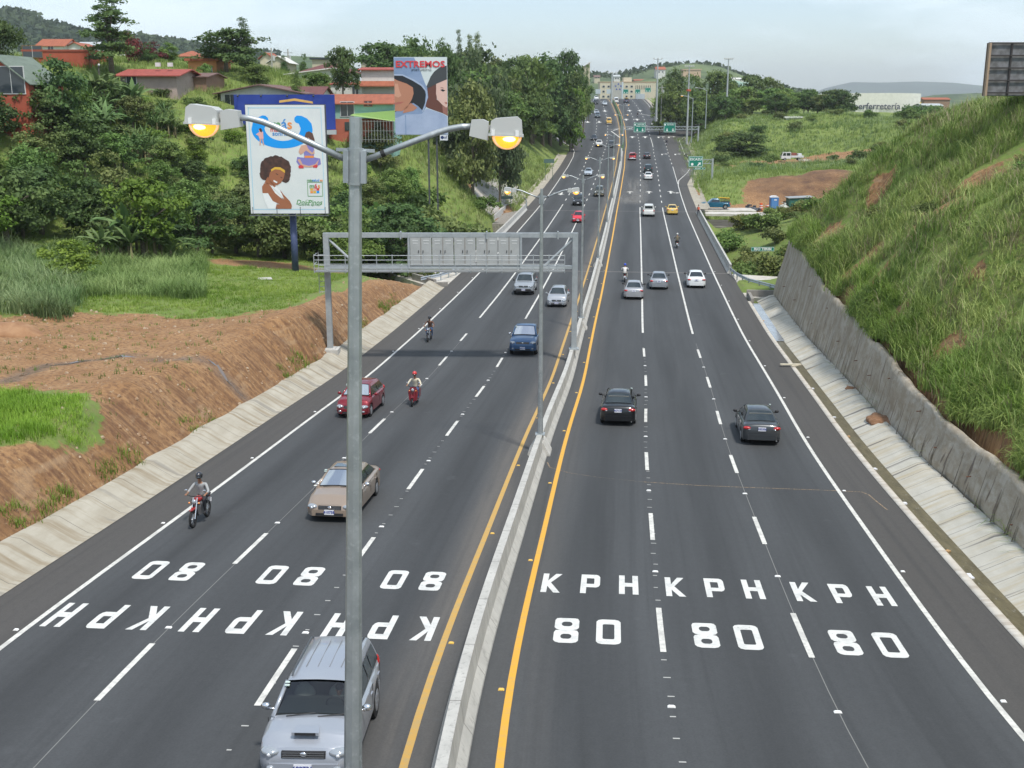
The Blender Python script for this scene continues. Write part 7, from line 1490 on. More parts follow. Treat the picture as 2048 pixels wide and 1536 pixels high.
# ---------------------------------------------------------------- vegetation
def leafmat(name, c1, c2, var=.14, transl=.32):
    m = bpy.data.materials.new(name); m.use_nodes = True; t = m.node_tree; b = t.nodes['Principled BSDF']; MATS[name] = m
    a = t.nodes.new('ShaderNodeAttribute'); a.attribute_name = 'shade'; col = mixnode(t, a.outputs['Fac'], c1, c2)
    if var:
        oi = t.nodes.new('ShaderNodeObjectInfo'); hs = t.nodes.new('ShaderNodeHueSaturation'); q = t.nodes.new('ShaderNodeMapRange'); q.inputs[3].default_value = 1-var*1.5; q.inputs[4].default_value = 1+var*1.5; t.links.new(oi.outputs['Random'], q.inputs[0]); t.links.new(q.outputs[0], hs.inputs['Value'])
        h = mathnode(t, 'MULTIPLY_ADD', mathnode(t, 'FRACT', mathnode(t, 'MULTIPLY', oi.outputs['Random'], 7.3)), .035, .482); t.links.new(h, hs.inputs['Hue']); t.links.new(col, hs.inputs['Color']); col = hs.outputs[0]
    t.links.new(col, b.inputs['Base Color']); b.inputs['Roughness'].default_value = .65; b.inputs['Specular IOR Level'].default_value = .3
    if transl: tr_ = t.nodes.new('ShaderNodeBsdfTranslucent'); t.links.new(col, tr_.inputs[0]); ms_ = t.nodes.new('ShaderNodeMixShader'); ms_.inputs[0].default_value = transl; t.links.new(b.outputs[0], ms_.inputs[1]); t.links.new(tr_.outputs[0], ms_.inputs[2]); t.links.new(ms_.outputs[0], t.nodes['Material Output'].inputs[0])
    return m
L_DARK = leafmat('leaf_dark', (.045, .092, .026), (.135, .205, .06)); L_MID = leafmat('leaf_mid', (.075, .14, .03), (.215, .31, .08)); L_OLV = leafmat('leaf_olive', (.09, .13, .034), (.25, .285, .095)); L_BRT = leafmat('leaf_bright', (.08, .155, .016), (.20, .30, .045)); L_GRY = leafmat('leaf_grey_green', (.05, .085, .035), (.15, .20, .09)); L_RED = leafmat('blossom_red', (.05, .03, .025), (.26, .05, .06)); L_YEL = leafmat('leaf_yellowish', (.08, .11, .02), (.20, .22, .06))
BARK = mat('bark', (.12, .095, .07), .9, noise=(5, (.2, .17, .13), .4, .65)); BARKP = mat('bark_pale', (.3, .27, .22), .9)
def leaf_soup(C, N, size, rng, aspect=.6, droop=0.0):
    """C: centres (n,3), N: normals; rhombic leaves"""
    n = len(C); r = rng.normal(size=(n, 3)); t_ = np.cross(N, r); t_ /= np.linalg.norm(t_, axis=1, keepdims=True)+1e-9; b_ = np.cross(N, t_); s_ = (size*(.6+.8*rng.random(n)))[:, None]
    return np.stack([C-t_*s_*.5, C-b_*s_*.5*aspect, C+t_*s_*.5, C+b_*s_*.5*aspect], 1)
def crown(blobs, nleaf, size, rng, aspect=.65, hollow=.55, flatn=.4):
    """blobs: (x,y,z,rx,ry,rz); clumps of leaves spread through the outer volume of each blob"""
    B_ = np.array(blobs, float); wgt = (B_[:,3]*B_[:,4]+B_[:,4]*B_[:,5]+B_[:,3]*B_[:,5]); wgt /= wgt.sum(); Cs = []; Ns = []; Sh = []
    for bl, wq in zip(B_, wgt):
        k = max(8, int(nleaf*wq)); ncl = max(4, k//26); d = rng.normal(size=(ncl, 3)); d /= np.linalg.norm(d, axis=1, keepdims=True); d[:,2] = np.where(d[:,2] < -.35, -d[:,2], d[:,2]); rad = hollow+(1-hollow)*rng.random(ncl)**.6
        cc = bl[:3]+d*rad[:,None]*bl[3:]; idx = rng.integers(0, ncl, k); cr = .26*min(bl[3:])+.12
        p = cc[idx]+rng.normal(size=(k, 3))*np.array([cr, cr, cr*.55]); nn = d[idx]*.7+rng.normal(size=(k, 3))*.55+np.array([0, 0, flatn]); nn /= np.linalg.norm(nn, axis=1, keepdims=True)
        csh = rng.random(ncl); Cs.append(p); Ns.append(nn); Sh.append(np.clip(csh[idx]*.6+.4*rng.random(k), 0, 1))
    C_ = np.concatenate(Cs); return leaf_soup(C_, np.concatenate(Ns), size*np.ones(len(C_)), rng, aspect), np.concatenate(Sh)
PROTO = {}
def trunk_mesh(h, r0, limbs, lean=.0):
    b = MB(); b.tube([(0, 0, -1.2), (lean*.3, 0, h*.35), (lean, 0, h*.8)], [r0*1.25, r0*.85, r0*.4], 7)
    for (x, y, z) in limbs: z0 = h*.38+.2*(z-h*.4); b.tube([(lean*.5, 0, z0*.9), (x*.5, y*.5, (z0+z)/2+.2), (x, y, z)], [r0*.45, r0*.3, r0*.12], 5)
    return b.mesh('trunk', smooth=True)
def make_proto(key):
    rng = np.random.default_rng(abs(hash(key)) % 99991 if False else sum(ord(c)*(i+3) for i, c in enumerate(key))); kind = key.split('_')[0]
    bl = []; U_ = rng.uniform
    if kind == 'broad':
        for i in range(17): a = U_(0, 6.28); r_ = U_(0, 2.9); bl.append((r_*math.cos(a), r_*math.sin(a), U_(1.9, 6.6)-.2*r_, U_(1.3, 2.2), U_(1.3, 2.2), U_(.9, 1.5)))
        bl.append((0, 0, 7.0, 1.7, 1.7, 1.1)); q = crown(bl, 5200, .40, rng); tr = trunk_mesh(6.5, .24, [b_[:3] for b_ in bl[:6]])
    elif kind == 'umbrella':
        for i in range(13): a = U_(0, 6.28); r_ = U_(.3, 3.6); bl.append((r_*math.cos(a), r_*math.sin(a), 5.8-.16*r_*r_*.5+U_(-.5, .5), U_(1.2, 1.9), U_(1.2, 1.9), U_(.45, .8)))
        for i in range(12): a = U_(0, 6.28); r_ = U_(.8, 3.4); bl.append((r_*math.cos(a), r_*math.sin(a), U_(2.0, 4.4), 1.7, 1.7, .75))
        q = crown(bl, 5000, .38, rng, flatn=.8); tr = trunk_mesh(5.6, .26, [b_[:3] for b_ in bl[:9]])
    elif kind == 'tall':
        for i in range(16):
            z = 3.0+i*.62; a = i*2.4+U_(-.4, .4); r_ = (3.3-.13*i)*U_(.45, 1); bl.append((r_*math.cos(a), r_*math.sin(a), z+U_(-.2, .5), U_(1.3, 2.0), U_(1.3, 2.0), U_(.6, 1.0)))
        bl.append((0, 0, 13.2, 1.1, 1.1, .8)); bl += [(0, 0, z, 1.4, 1.4, 1.3) for z in (5, 7.5, 10)]; q = crown(bl, 5600, .38, rng, hollow=.4); tr = trunk_mesh(14.5, .30, [b_[:3] for b_ in bl])
    elif kind == 'feather':
        for i in range(18): z = 1.6+i*.52; r_ = (1.9-.085*i); a = i*2.4; bl.append((r_*.5*math.cos(a), r_*.5*math.sin(a), z, r_*.9+.3, r_*.9+.3, .9))
        q = crown(bl, 5200, .36, rng, aspect=.35, hollow=.3); tr = trunk_mesh(9.5, .2, [])
    elif kind == 'bush':
        for i in range(7): a = U_(0, 6.28); r_ = U_(0, 1.3); bl.append((r_*math.cos(a), r_*math.sin(a), U_(.5, 1.5), U_(.6, 1.1), U_(.6, 1.1), U_(.5, .9)))
        q = crown(bl, 1700, .27, rng); tr = trunk_mesh(1.6, .07, [b_[:3] for b_ in bl[:4]])
    elif kind == 'scrub':
        for i in range(9): a = U_(0, 6.28); r_ = U_(0, 2.2); bl.append((r_*math.cos(a), r_*math.sin(a), U_(.4, 1.7), U_(.8, 1.3), U_(.8, 1.3), U_(.4, .9)))
        q = crown(bl, 2300, .32, rng, hollow=.5); tr = trunk_mesh(1.7, .08, [b_[:3] for b_ in bl[:5]])
    Q, sh = q; cm = soup_mesh('crown', Q, attrs={'shade': sh}); return cm, tr
def banana_proto(seed, n=9, L_=2.6, w_=.5, stem=1.6):
    rng = np.random.default_rng(seed); Qs = []; Sh = []; b = MB()
    for k in range(3):
        bx, by = rng.uniform(-.9, .9, 2); hs_ = stem*rng.uniform(.7, 1.2); b.tube([(bx, by, -.5), (bx, by, hs_)], [.14, .08], 7)
        for i in range(n):
            a = i*2.4+rng.uniform(-.3, .3); el = rng.uniform(.7, 1.35); L2 = L_*rng.uniform(.7, 1.1); prev = None; m_ = 5; p = np.array([bx, by, hs_]); dirv = np.array([math.cos(a)*math.cos(el), math.sin(a)*math.cos(el), math.sin(el)]); side = np.array([-math.sin(a), math.cos(a), 0.]); sh = rng.random()
            for j in range(m_):
                w0 = w_*math.sin(math.pi*min(.98, (j+.12)/m_))*.5; w1 = w_*math.sin(math.pi*min(.98, (j+1.12)/m_))*.5; p2 = p+dirv*L2/m_
                up = np.cross(side, dirv)*.12
                for s_ in (-1, 1): Qs.append([p, p+side*w0*s_+up*w0*4, p2+side*w1*s_+up*w1*4, p2] if s_ > 0 else [p, p2, p2+side*w1*s_+up*w1*4, p+side*w0*s_+up*w0*4]); Sh.append(min(1, sh*.8+(.25 if s_ > 0 else 0)))
                p = p2; dirv = dirv+np.array([0, 0, -.32]); dirv /= np.linalg.norm(dirv)
    return soup_mesh('fronds', np.array(Qs), attrs={'shade': np.array(Sh)}), b.mesh('stem', smooth=True)
L_BAN = leafmat('leaf_banana', (.07, .13, .03), (.22, .31, .12)); 
for k_ in ('broad_1','broad_2','broad_3','umbrella_1','umbrella_2','tall_1','feather_1','feather_2','bush_1','bush_2','scrub_1','scrub_2'): PROTO[k_] = make_proto(k_)
PROTO['banana_1'] = banana_proto(3); PROTO['banana_2'] = banana_proto(8, 8, 3.0, .55, 2.2); PROTO['cane_1'] = banana_proto(12, 13, 3.0, .14, 1.4)
HT = {'broad': 8.0, 'umbrella': 6.4, 'tall': 13.9, 'feather': 10.8, 'bush': 2.3, 'scrub': 2.5, 'banana': 3.9, 'cane': 3.9}
TM = {}
def plant(key, leaf, X, Y, h, label, cat, group=None, name=None, z=None, w_=1.0, bark=None):
    kind = key.split('_')[0]; cm, tr = PROTO[key]; nm = name or {'banana': 'banana_plant', 'cane': 'cane_clump', 'bush': 'bush', 'scrub': 'shrub'}.get(kind, 'tree'); kk = (key, leaf.name)
    if kk not in TM: c2 = cm.copy(); c2.materials.clear(); c2.materials.append(leaf); TM[kk] = c2
    if not tr.materials: tr.materials.append(BARK if kind not in ('banana', 'cane') else mat('banana_stem', (.2, .17, .08), .8))
    g = thing(nm, label, cat, (X, Y, (float(tz(X, Y)) if z is None else z)-.15), random.uniform(0, 6.28), group); k = h/HT[kind]; g.scale = (k*w_, k*w_, k)
    c = bpy.data.objects.new('crown' if kind not in ('banana', 'cane') else 'leaves', TM[kk]); COL.objects.link(c); c.parent = g
    t_ = bpy.data.objects.new('trunk' if kind not in ('banana', 'cane', 'bush', 'scrub') else 'stem', tr); COL.objects.link(t_); t_.parent = g
    return g
def treepx(key, leaf, x, ytop, Y, label, wpx=None, cat='tree', zmin=None, **k):
    X = at(x, 300, Y).x; zg = float(tz(X, Y)); h = at(x, ytop, Y).z-zg; h = max(h, 1.0); kind = key.split('_')[0]; ww = {'broad': 8.0, 'umbrella': 9.5, 'tall': 7.4, 'feather': 5.0, 'bush': 4.2, 'scrub': 6.5, 'banana': 5, 'cane': 5}[kind]*h/HT[kind]
    w_ = 1.0 if wpx is None else max(.35, min(2.2, (wpx/FPX*Y)/ww)); return plant(key, leaf, X, Y, h, label, cat, w_=w_, **k)
# --- named trees on the left
treepx('tall_1', L_DARK, 237, -8, 158, 'tall dark layered tree rising highest above the left rooftops', 118)
treepx('broad_1', L_DARK, 22, 38, 142, 'dark round tree at the far left edge above the terracotta house', 100)
treepx('umbrella_1', L_DARK, 462, 58, 176, 'large dark spreading tree left of the blue billboard', 165); treepx('feather_1', L_DARK, 500, 36, 178, 'pointed branch tree standing out of the large spreading tree', 45)
treepx('broad_2', L_DARK, 132, 118, 122, 'round dark green tree in front of the long terracotta building', 150)
treepx('broad_3', L_RED, 318, 82, 178, 'red-blossoming tree between the rooftops', 60); treepx('bush_1', L_RED, 283, 55, 168, 'dark reddish crown just right of the tallest tree', 40)
treepx('broad_2', L_MID, 352, 84, 185, 'round green tree right of the red-blossoming tree', 50); treepx('umbrella_2', L_DARK, 690, 97, 172, 'wind-shaped dark tree in front of the dark red roof', 76); treepx('feather_2', L_MID, 598, 142, 158, 'small pine in front of the white flat-roofed house', 42)
treepx('broad_1', L_MID, 520, 126, 172, 'rounded green tree beside the brown gable roof', 60); treepx('broad_3', L_DARK, 575, 110, 235, 'small far tree between the utility poles', 20); treepx('broad_3', L_DARK, 616, 107, 235, 'small far tree on the skyline behind the roofs', 22)
treepx('broad_3', L_DARK, 835, 76, 205, 'dark broad tree crown above the hooded-man billboard', 120); treepx('broad_1', L_DARK, 885, 84, 200, 'dark tree touching the right top of the hooded-man billboard', 80)
treepx('feather_1', L_GRY, 920, 62, 300, 'thin pale twig-like tree top on the left skyline', 22); treepx('feather_2', L_OLV, 955, 70, 300, 'upright feathery tree on the left skyline', 38); treepx('feather_1', L_OLV, 942, 72, 305, 'second upright feathery tree on the left skyline', 26)
treepx('broad_3', L_GRY, 955, 98, 188, 'grey-green leafy tree right of the hooded-man billboard', 165); treepx('broad_1', L_OLV, 945, 165, 168, 'yellow-green spreading tree below the grey-green one', 120); treepx('broad_3', L_GRY, 1000, 150, 182, 'lower grey-green tree over the grass bank', 80)
treepx('broad_3', L_DARK, 1035, 116, 262, 'dark leafy tree in the middle of the left tree belt', 120); treepx('umbrella_2', L_MID, 1062, 118, 272, 'mid-green tree in the left tree belt', 110); treepx('broad_1', L_DARK, 1085, 112, 286, 'dark glossy tree in the left tree belt', 125); treepx('broad_2', L_DARK, 1100, 126, 296, 'dark broad tree overhanging the left bank', 120)
treepx('umbrella_2', L_DARK, 1130, 108, 330, 'flat-topped tree crowning the left tree belt', 80); treepx('broad_3', L_MID, 1120, 150, 312, 'mid-green tree above the left merge lane', 80); treepx('broad_2', L_OLV, 1145, 146, 310, 'brownish leafy tree at the right end of the left belt', 70); treepx('broad_1', L_BRT, 1140, 168, 300, 'fresh green tree near the left merge', 60); treepx('broad_2', L_MID, 1166, 155, 350, 'last tall tree of the left belt beside the road', 45); treepx('feather_1', L_DARK, 1172, 132, 395, 'dark leaning cypress at the end of the left belt', 14); treepx('broad_3', L_MID, 1176, 172, 395, 'small tree where the left belt meets the hilltop', 22)
treepx('broad_2', L_MID, 1098, 190, 304, 'leafy tree low on the left bank above the merge lane', 85); treepx('broad_1', L_DARK, 1070, 180, 288, 'dark tree low on the left bank', 85); treepx('scrub_1', L_MID, 1045, 212, 262, 'leafy shrub under the left tree belt', 60, cat='shrub'); treepx('broad_3', L_MID, 1124, 205, 318, 'small leafy tree leaning over the left merge lane', 50); treepx('broad_3', L_DARK, 1000, 165, 246, 'shaded dark tree behind the right lamp bowl', 80)
# --- named trees on the right
for a in (('broad_1', L_DARK, 1345, 138, 372, 'dark round tree, leftmost top of the right grove', 58), ('broad_2', L_MID, 1335, 170, 352, 'bright round tree at the left end of the right grove', 70), ('broad_3', L_MID, 1378, 150, 365, 'mid-green tree behind the red-banded mast', 60), ('umbrella_1', L_MID, 1420, 146, 372, 'spreading tree right of the red-banded mast', 90), ('umbrella_2', L_DARK, 1440, 150, 390, 'darker spreading tree behind the tall right mast', 60), ('umbrella_1', L_DARK, 1500, 152, 390, 'spreading tree standing apart above the right grove', 85), ('umbrella_2', L_OLV, 1535, 156, 396, 'olive spreading tree right of the standing-apart tree', 55), ('umbrella_2', L_MID, 1475, 175, 360, 'broad spreading tree in the middle of the right grove', 95), ('umbrella_1', L_MID, 1530, 178, 362, 'broad spreading tree at the right part of the grove', 90), ('umbrella_2', L_MID, 1585, 186, 366, 'low spreading tree before the white store, left', 80), ('umbrella_1', L_DARK, 1630, 200, 358, 'dark low spreading tree before the white store', 80), ('umbrella_1', L_OLV, 1668, 180, 372, 'olive tree standing in front of the store name', 72), ('broad_3', L_MID, 1400, 180, 345, 'round tree behind the single-arm lamps', 60), ('umbrella_2', L_DARK, 1440, 192, 350, 'shaded tree under the right grove', 80), ('broad_1', L_MID, 1318, 190, 352, 'green tree at the roadside end of the right grove', 40), ('umbrella_1', L_DARK, 1555, 200, 350, 'shaded low tree under the right part of the grove', 70), ('broad_2', L_DARK, 1385, 195, 348, 'shaded tree at the foot of the red-banded mast', 55)):
    treepx(*a)
treepx('broad_1', L_DARK, 1478, 262, 284, 'big dark bushy tree beyond the terrace road', 130); treepx('broad_3', L_DARK, 1515, 280, 284, 'dark bushy tree joined to the right of the big one', 70); treepx('scrub_2', L_MID, 1440, 268, 292, 'round shrub left of the big bushy tree', 50, cat='shrub')
# --- forest in the ravine and on the left slope
def scatter(n, region, mind, fn, seed=1, tries=40):
    r = random.Random(seed); pts = []; x0, x1, y0, y1 = region; t_ = 0
    while len(pts) < n and t_ < n*tries:
        t_ += 1; p = (r.uniform(x0, x1), r.uniform(y0, y1))
        if fn(*p) and all((p[0]-q[0])**2+(p[1]-q[1])**2 > mind*mind for q in pts): pts.append(p)
    return pts
rr_ = random.Random(21)
def outl(X, Y, m_=15.5): u, s_ = inv(X, Y); return abs(float(u)) > m_
keysT = ['broad_1', 'broad_2', 'broad_3', 'umbrella_1', 'umbrella_2']
nF = 0
for X, Y in scatter(52, (-58, -12, 103, 124), 4.4, lambda X, Y: outl(X, Y, 19) and Y > 104-(X+20)*-.0 and not (X > -27 and Y < 108), 3):
    k = rr_.choice(keysT); lf = rr_.choice([L_DARK, L_MID, L_MID, L_OLV, L_DARK]); d = 'dark' if lf is L_DARK else 'olive' if lf is L_OLV else 'green'
    plant(k, lf, X, Y, rr_.uniform(4.2, 6.6)+max(0, X+35)*.09, '%s dense tree in the ravine wood behind the yard and the white billboard' % d, 'tree', '%s trees of the ravine wood' % d)
for X, Y in scatter(30, (-62, -29, 82, 104), 4.6, lambda X, Y: Y > 84+max(0, (X+42))*1.35 and X < -.33*Y-2 or X < -44, 5) if False else scatter(34, (-62, -27, 82, 106), 4.2, lambda X, Y: (Y > 84+max(0, (X+42))*1.35 and X < -.33*Y-2 or X < -44) and not (-41 < X < -27 and Y < 103), 5):
    k = rr_.choice(keysT); lf = rr_.choice([L_DARK, L_MID, L_BRT, L_DARK]); d = {L_DARK.name: 'dark', L_MID.name: 'green', L_BRT.name: 'bright green'}[lf.name]
    plant(k, lf, X, Y, rr_.uniform(4.6, 6.8), '%s leafy tree at the left margin behind the tall grass' % d, 'tree', '%s trees at the left margin' % d)
treepx('broad_2', L_BRT, 120, 478, 82, 'bright yellow-green round tree at the edge of the tall grass', 125); treepx('umbrella_1', L_BRT, 270, 360, 98, 'wide bright green tree left of the white billboard', 190)
for X, Y in scatter(120, (-75, -13, 120, 150), 2.5, lambda X, Y: not (X > -26 and rr_.random() < .6), 8):
    k = rr_.choice(['scrub_1', 'scrub_2', 'bush_1', 'bush_2', 'broad_3', 'umbrella_1']); lf = rr_.choice([L_MID, L_DARK, L_OLV, L_BRT]); k = k if (Y < 138 and X < -30) else rr_.choice(['scrub_1', 'scrub_2', 'bush_1']); tree_ = k[:2] in ('br', 'um'); tone = {L_MID.name: 'green', L_DARK.name: 'dark', L_OLV.name: 'olive', L_BRT.name: 'bright'}[lf.name]
    plant(k, lf, X, Y, rr_.uniform(3.0, 4.4) if tree_ else rr_.uniform(1.0, 2.2), '%s %s on the slope below the houses' % (tone, 'small tree' if tree_ else 'shrub'), 'tree' if tree_ else 'shrub', '%s %s below the houses' % (tone, 'trees' if tree_ else 'shrubs'))
for X, Y in scatter(22, (-110, -20, 160, 215), 7, lambda X, Y: True, 13):
    k = rr_.choice(['broad_1', 'broad_3', 'bush_1', 'scrub_1']); lf = rr_.choice([L_MID, L_DARK]); tree_ = k.startswith('broad'); tone = 'green' if lf is L_MID else 'dark'
    plant(k, lf, X, Y, rr_.uniform(2.2, 3.6) if tree_ else rr_.uniform(1.0, 1.6), '%s %s growing among the houses' % (tone, 'garden tree' if tree_ else 'garden shrub'), 'tree' if tree_ else 'shrub', '%s garden %s' % (tone, 'trees' if tree_ else 'shrubs'))
for X, Y in scatter(40, (-36, 12, 150, 290), 5.0, lambda X, Y: outl(X, Y, 18) and X < float(xc(Y))-18 and not (172 < Y < 212 and X > -9), 17):
    lf = rr_.choice([L_MID, L_DARK, L_OLV]); tone = {L_MID.name: 'green', L_DARK.name: 'dark', L_OLV.name: 'olive'}[lf.name]; plant(rr_.choice(['scrub_1', 'scrub_2', 'bush_1', 'bush_2']), lf, X, Y, rr_.uniform(1.0, 2.4), '%s shrub in the rough grass of the left bank' % tone, 'shrub', '%s shrubs on the left bank' % tone)
for X, Y in scatter(26, (-20, 6, 108, 168), 3.2, lambda X, Y: outl(X, Y, 17.5) and X < float(xc(Y))-17 and Y < 152, 19):
    plant(rr_.choice(['scrub_1', 'scrub_2', 'broad_1']), rr_.choice([L_MID, L_OLV]), X, Y, rr_.uniform(3.0, 5.5), 'leafy thicket tree below the left bridge parapet', 'tree', 'thicket left of the bridge')
for X, Y in scatter(46, (24, 58, 112, 182), 3.0, lambda X, Y: outl(X, Y, 15.8) and X > float(xc(Y))+15.8, 23):
    plant(rr_.choice(['scrub_1', 'scrub_2', 'bush_1']), rr_.choice([L_OLV, L_MID, L_YEL]), X, Y, rr_.uniform(1.8, 3.6), 'yellow-green thicket shrub between the right parapet and the work yard', 'shrub', 'thicket right of the bridge')
for X, Y in scatter(40, (44, 118, 225, 345), 7, lambda X, Y: X > float(xc(Y))+22, 29):
    lf = rr_.choice([L_MID, L_DARK, L_OLV]); plant(rr_.choice(['scrub_1', 'scrub_2', 'bush_2']), lf, X, Y, rr_.uniform(1.2, 3.0), 'shrub scattered on the far right grass slopes', 'shrub', 'shrubs on the far right slopes')
for X, Y in scatter(22, (100, 135, 270, 330), 5, lambda X, Y: X/Y > .33, 31): plant(rr_.choice(['scrub_1', 'broad_3']), rr_.choice([L_MID, L_DARK]), X, Y, rr_.uniform(2.4, 4.4), 'leafy shrub on the hump below the white store', 'shrub', 'shrubs below the store')
for X, Y in scatter(26, (17.8, 42, 36, 100), 3.6, lambda X, Y: float(inv(X, Y)[0]) > 18.6+float(HW(Y))*.25, 37): plant(rr_.choice(['bush_1', 'bush_2', 'scrub_1']), rr_.choice([L_MID, L_OLV]), X, Y, rr_.uniform(.7, 1.5), 'low leafy bush in the tall grass of the right hillside', 'bush', 'bushes on the right hillside')
for X, Y in scatter(60, (-52, 12, 188, 345), 6.2, lambda X, Y: float(xc(Y))-62 < X < float(xc(Y))-(21+(9 if 315 < Y < 395 else 0)) and X > -.085*Y-6 and Y > 236, 39):
    k = rr_.choice(['broad_1', 'broad_2', 'broad_3', 'umbrella_1']); lf = rr_.choice([L_DARK, L_DARK, L_MID, L_MID, L_OLV]); tone = {L_MID.name: 'green', L_DARK.name: 'dark', L_OLV.name: 'olive'}[lf.name]; plant(k, lf, X, Y, rr_.uniform(8, 12.5), '%s tree in the tall belt left of the road past the bridge' % tone, 'tree', '%s trees of the left belt' % tone)
for X, Y in scatter(26, (52, 120, 338, 400), 7, lambda X, Y: X > float(xc(Y))+20 and X/Y < .29, 43):
    k = rr_.choice(['umbrella_1', 'umbrella_2', 'broad_3']); lf = rr_.choice([L_DARK, L_MID, L_OLV]); tone = {L_MID.name: 'green', L_DARK.name: 'dark', L_OLV.name: 'olive'}[lf.name]; plant(k, lf, X, Y, rr_.uniform(6, 8.5), '%s spreading tree filling the right grove' % tone, 'tree', '%s trees of the right grove' % tone)
# bananas and canes
for i, (x, y, Y, h, k) in enumerate(((222, 440, 96, 4.0, 'banana_1'), (250, 430, 98, 4.8, 'banana_2'), (276, 430, 97, 4.6, 'banana_1'), (300, 440, 98, 4.4, 'banana_2'), (325, 452, 98, 3.6, 'banana_1'), (200, 470, 94, 3.2, 'banana_2'))):
    p = at(x, y+60, Y); plant(k, L_BAN, p.x, Y, h, 'broad-leaved banana plant in the clump above the tall grass', 'banana plant', 'banana clump behind the tall grass')
for i in range(26):
    x = rr_.uniform(185, 345); y = rr_.uniform(185, 275); Y = 128+(275-y)*.14; p = at(x, y, Y); plant(rr_.choice(['banana_1', 'cane_1', 'banana_2']), L_BAN, p.x, Y, rr_.uniform(2.8, 4.6), 'ragged banana plant on the slope below the red roof', 'banana plant', 'banana grove below the red roof')
for i in range(14):
    x = rr_.uniform(-10, 75); y = rr_.uniform(215, 300); Y = 118+(300-y)*.12; p = at(x, y, Y); plant(rr_.choice(['cane_1', 'banana_1']), L_BAN, p.x, Y, rr_.uniform(2.4, 3.8), 'cane-like clump on the slope below the terracotta house', 'cane clump', 'canes below the terracotta house', name='cane_clump')
# ---------------------------------------------------------------- grasses
def grass(name, XY, length, width, nb, c1, c2, seed=1, spread=.25, seg=2, patch=6.0, zoff=-.03, droop=.55):
    rng = np.random.default_rng(seed); XY = np.asarray(XY, float); nt_ = len(XY); z = tz(XY[:,0], XY[:,1])+zoff; tl = length*(.6+.8*vnoise(XY[:,0], XY[:,1], patch*.6, seed+3))*(.75+.5*rng.random(nt_))
    base = np.repeat(np.stack([XY[:,0], XY[:,1], z], 1), nb, 0); n = nt_*nb; base[:,:2] += rng.normal(size=(n, 2))*spread*.45; L2 = np.repeat(tl, nb)*(.6+.5*rng.random(n)); az = rng.random(n)*6.283; lean = .12+.55*rng.random(n)
    d = np.stack([np.cos(az), np.sin(az), np.zeros(n)], 1); side = np.stack([-np.sin(az), np.cos(az), np.zeros(n)], 1); up = np.array([0, 0, 1.]); qs = []; p = base; ang = lean*.5; w0 = width
    for j in range(seg):
        q = p+(d*np.sin(ang)[:,None]+up*np.cos(ang)[:,None])*(L2/seg)[:,None]; w1 = width*(1-(j+1)/seg)+.004
        qs.append(np.stack([p-side*w0*.5, p+side*w0*.5, q+side*w1*.5, q-side*w1*.5], 1)); p = q; w0 = w1; ang = ang+droop*(.5+rng.random(n))
    sh = np.clip(np.repeat(vnoise(XY[:,0], XY[:,1], patch, seed+7)*.9+vnoise(XY[:,0], XY[:,1], 1.6, seed+9)*.45-.2, nb)+rng.normal(size=n)*.16, 0, 1); Q = np.concatenate(qs); me = soup_mesh(name, Q, attrs={'shade': np.tile(sh, seg)}); m = leafmat('grass_'+name+str(seed), c1, c2, 0); o = link(name, me, None, m); return tag(o, kind='stuff')
def rnd(n, x0, x1, y0, y1, seed): r = np.random.default_rng(seed); return np.stack([r.uniform(x0, x1, n), r.uniform(y0, y1, n)], 1)
GA, GB = (.12, .20, .03), (.38, .44, .14)
# right hillside
def hillpts(n, seed, umin=.0, y0=28, y1=101, umax=48, dens=None):
    r = np.random.default_rng(seed); s_ = r.uniform(y0, y1, n); hw = np.interp(s_, [-40,30,46,53,65,75,90,100], [1.5,1.55,1.9,2.4,3.1,3.6,4.6,5.2]); e = 16.55+.22*hw+umin; u = e+(umax-e)*r.random(n)**1.15
    X = xc(s_)+u*np.cos(th(s_)); Y = s_-u*np.sin(th(s_)); bare = (bare_at(X, Y) > .45) | (vnoise(X, Y, 5, 21) > .77) | (vnoise(X, Y, 2.2, 27) > .84); return np.stack([X, Y], 1)[~bare]
grass('hillside_grass', hillpts(15000, 41, -.35), 1.05, .045, 9, (.11, .205, .035), GB, 41, .45, 3, 7)
grass('hillside_grass', hillpts(1800, 43, -.2), 1.55, .05, 10, (.14, .25, .045), (.42, .48, .18), 43, .5, 3, 5)
grass('hillside_grass', hillpts(1700, 45, -.6, 28, 99, 18.5), 1.3, .045, 10, GA, (.24, .36, .07), 45, .4, 3)
grass('dry_grass', hillpts(2600, 47), 1.35, .04, 8, (.20, .17, .09), (.44, .39, .25), 47, .5, 3, 4)
pp = np.stack(inv(*rnd(2600, 24, 60, 92, 125, 49).T), 1); q_ = rnd(3600, 24, 64, 92, 128, 49); uu = inv(q_[:,0], q_[:,1])[0]; grass('hillside_grass', q_[uu > 19], 1.3, .06, 9, GA, GB, 49, .5, 3)
ov = hillpts(5200, 97, -.25, 30, 98, 17.9); ov = ov[vnoise(ov[:,0], ov[:,1], 4.5, 98) > .5]
grass('overhang_grass', ov, 1.35, .045, 10, (.10, .18, .03), (.32, .40, .11), 97, .5, 4, 4, droop=1.15)
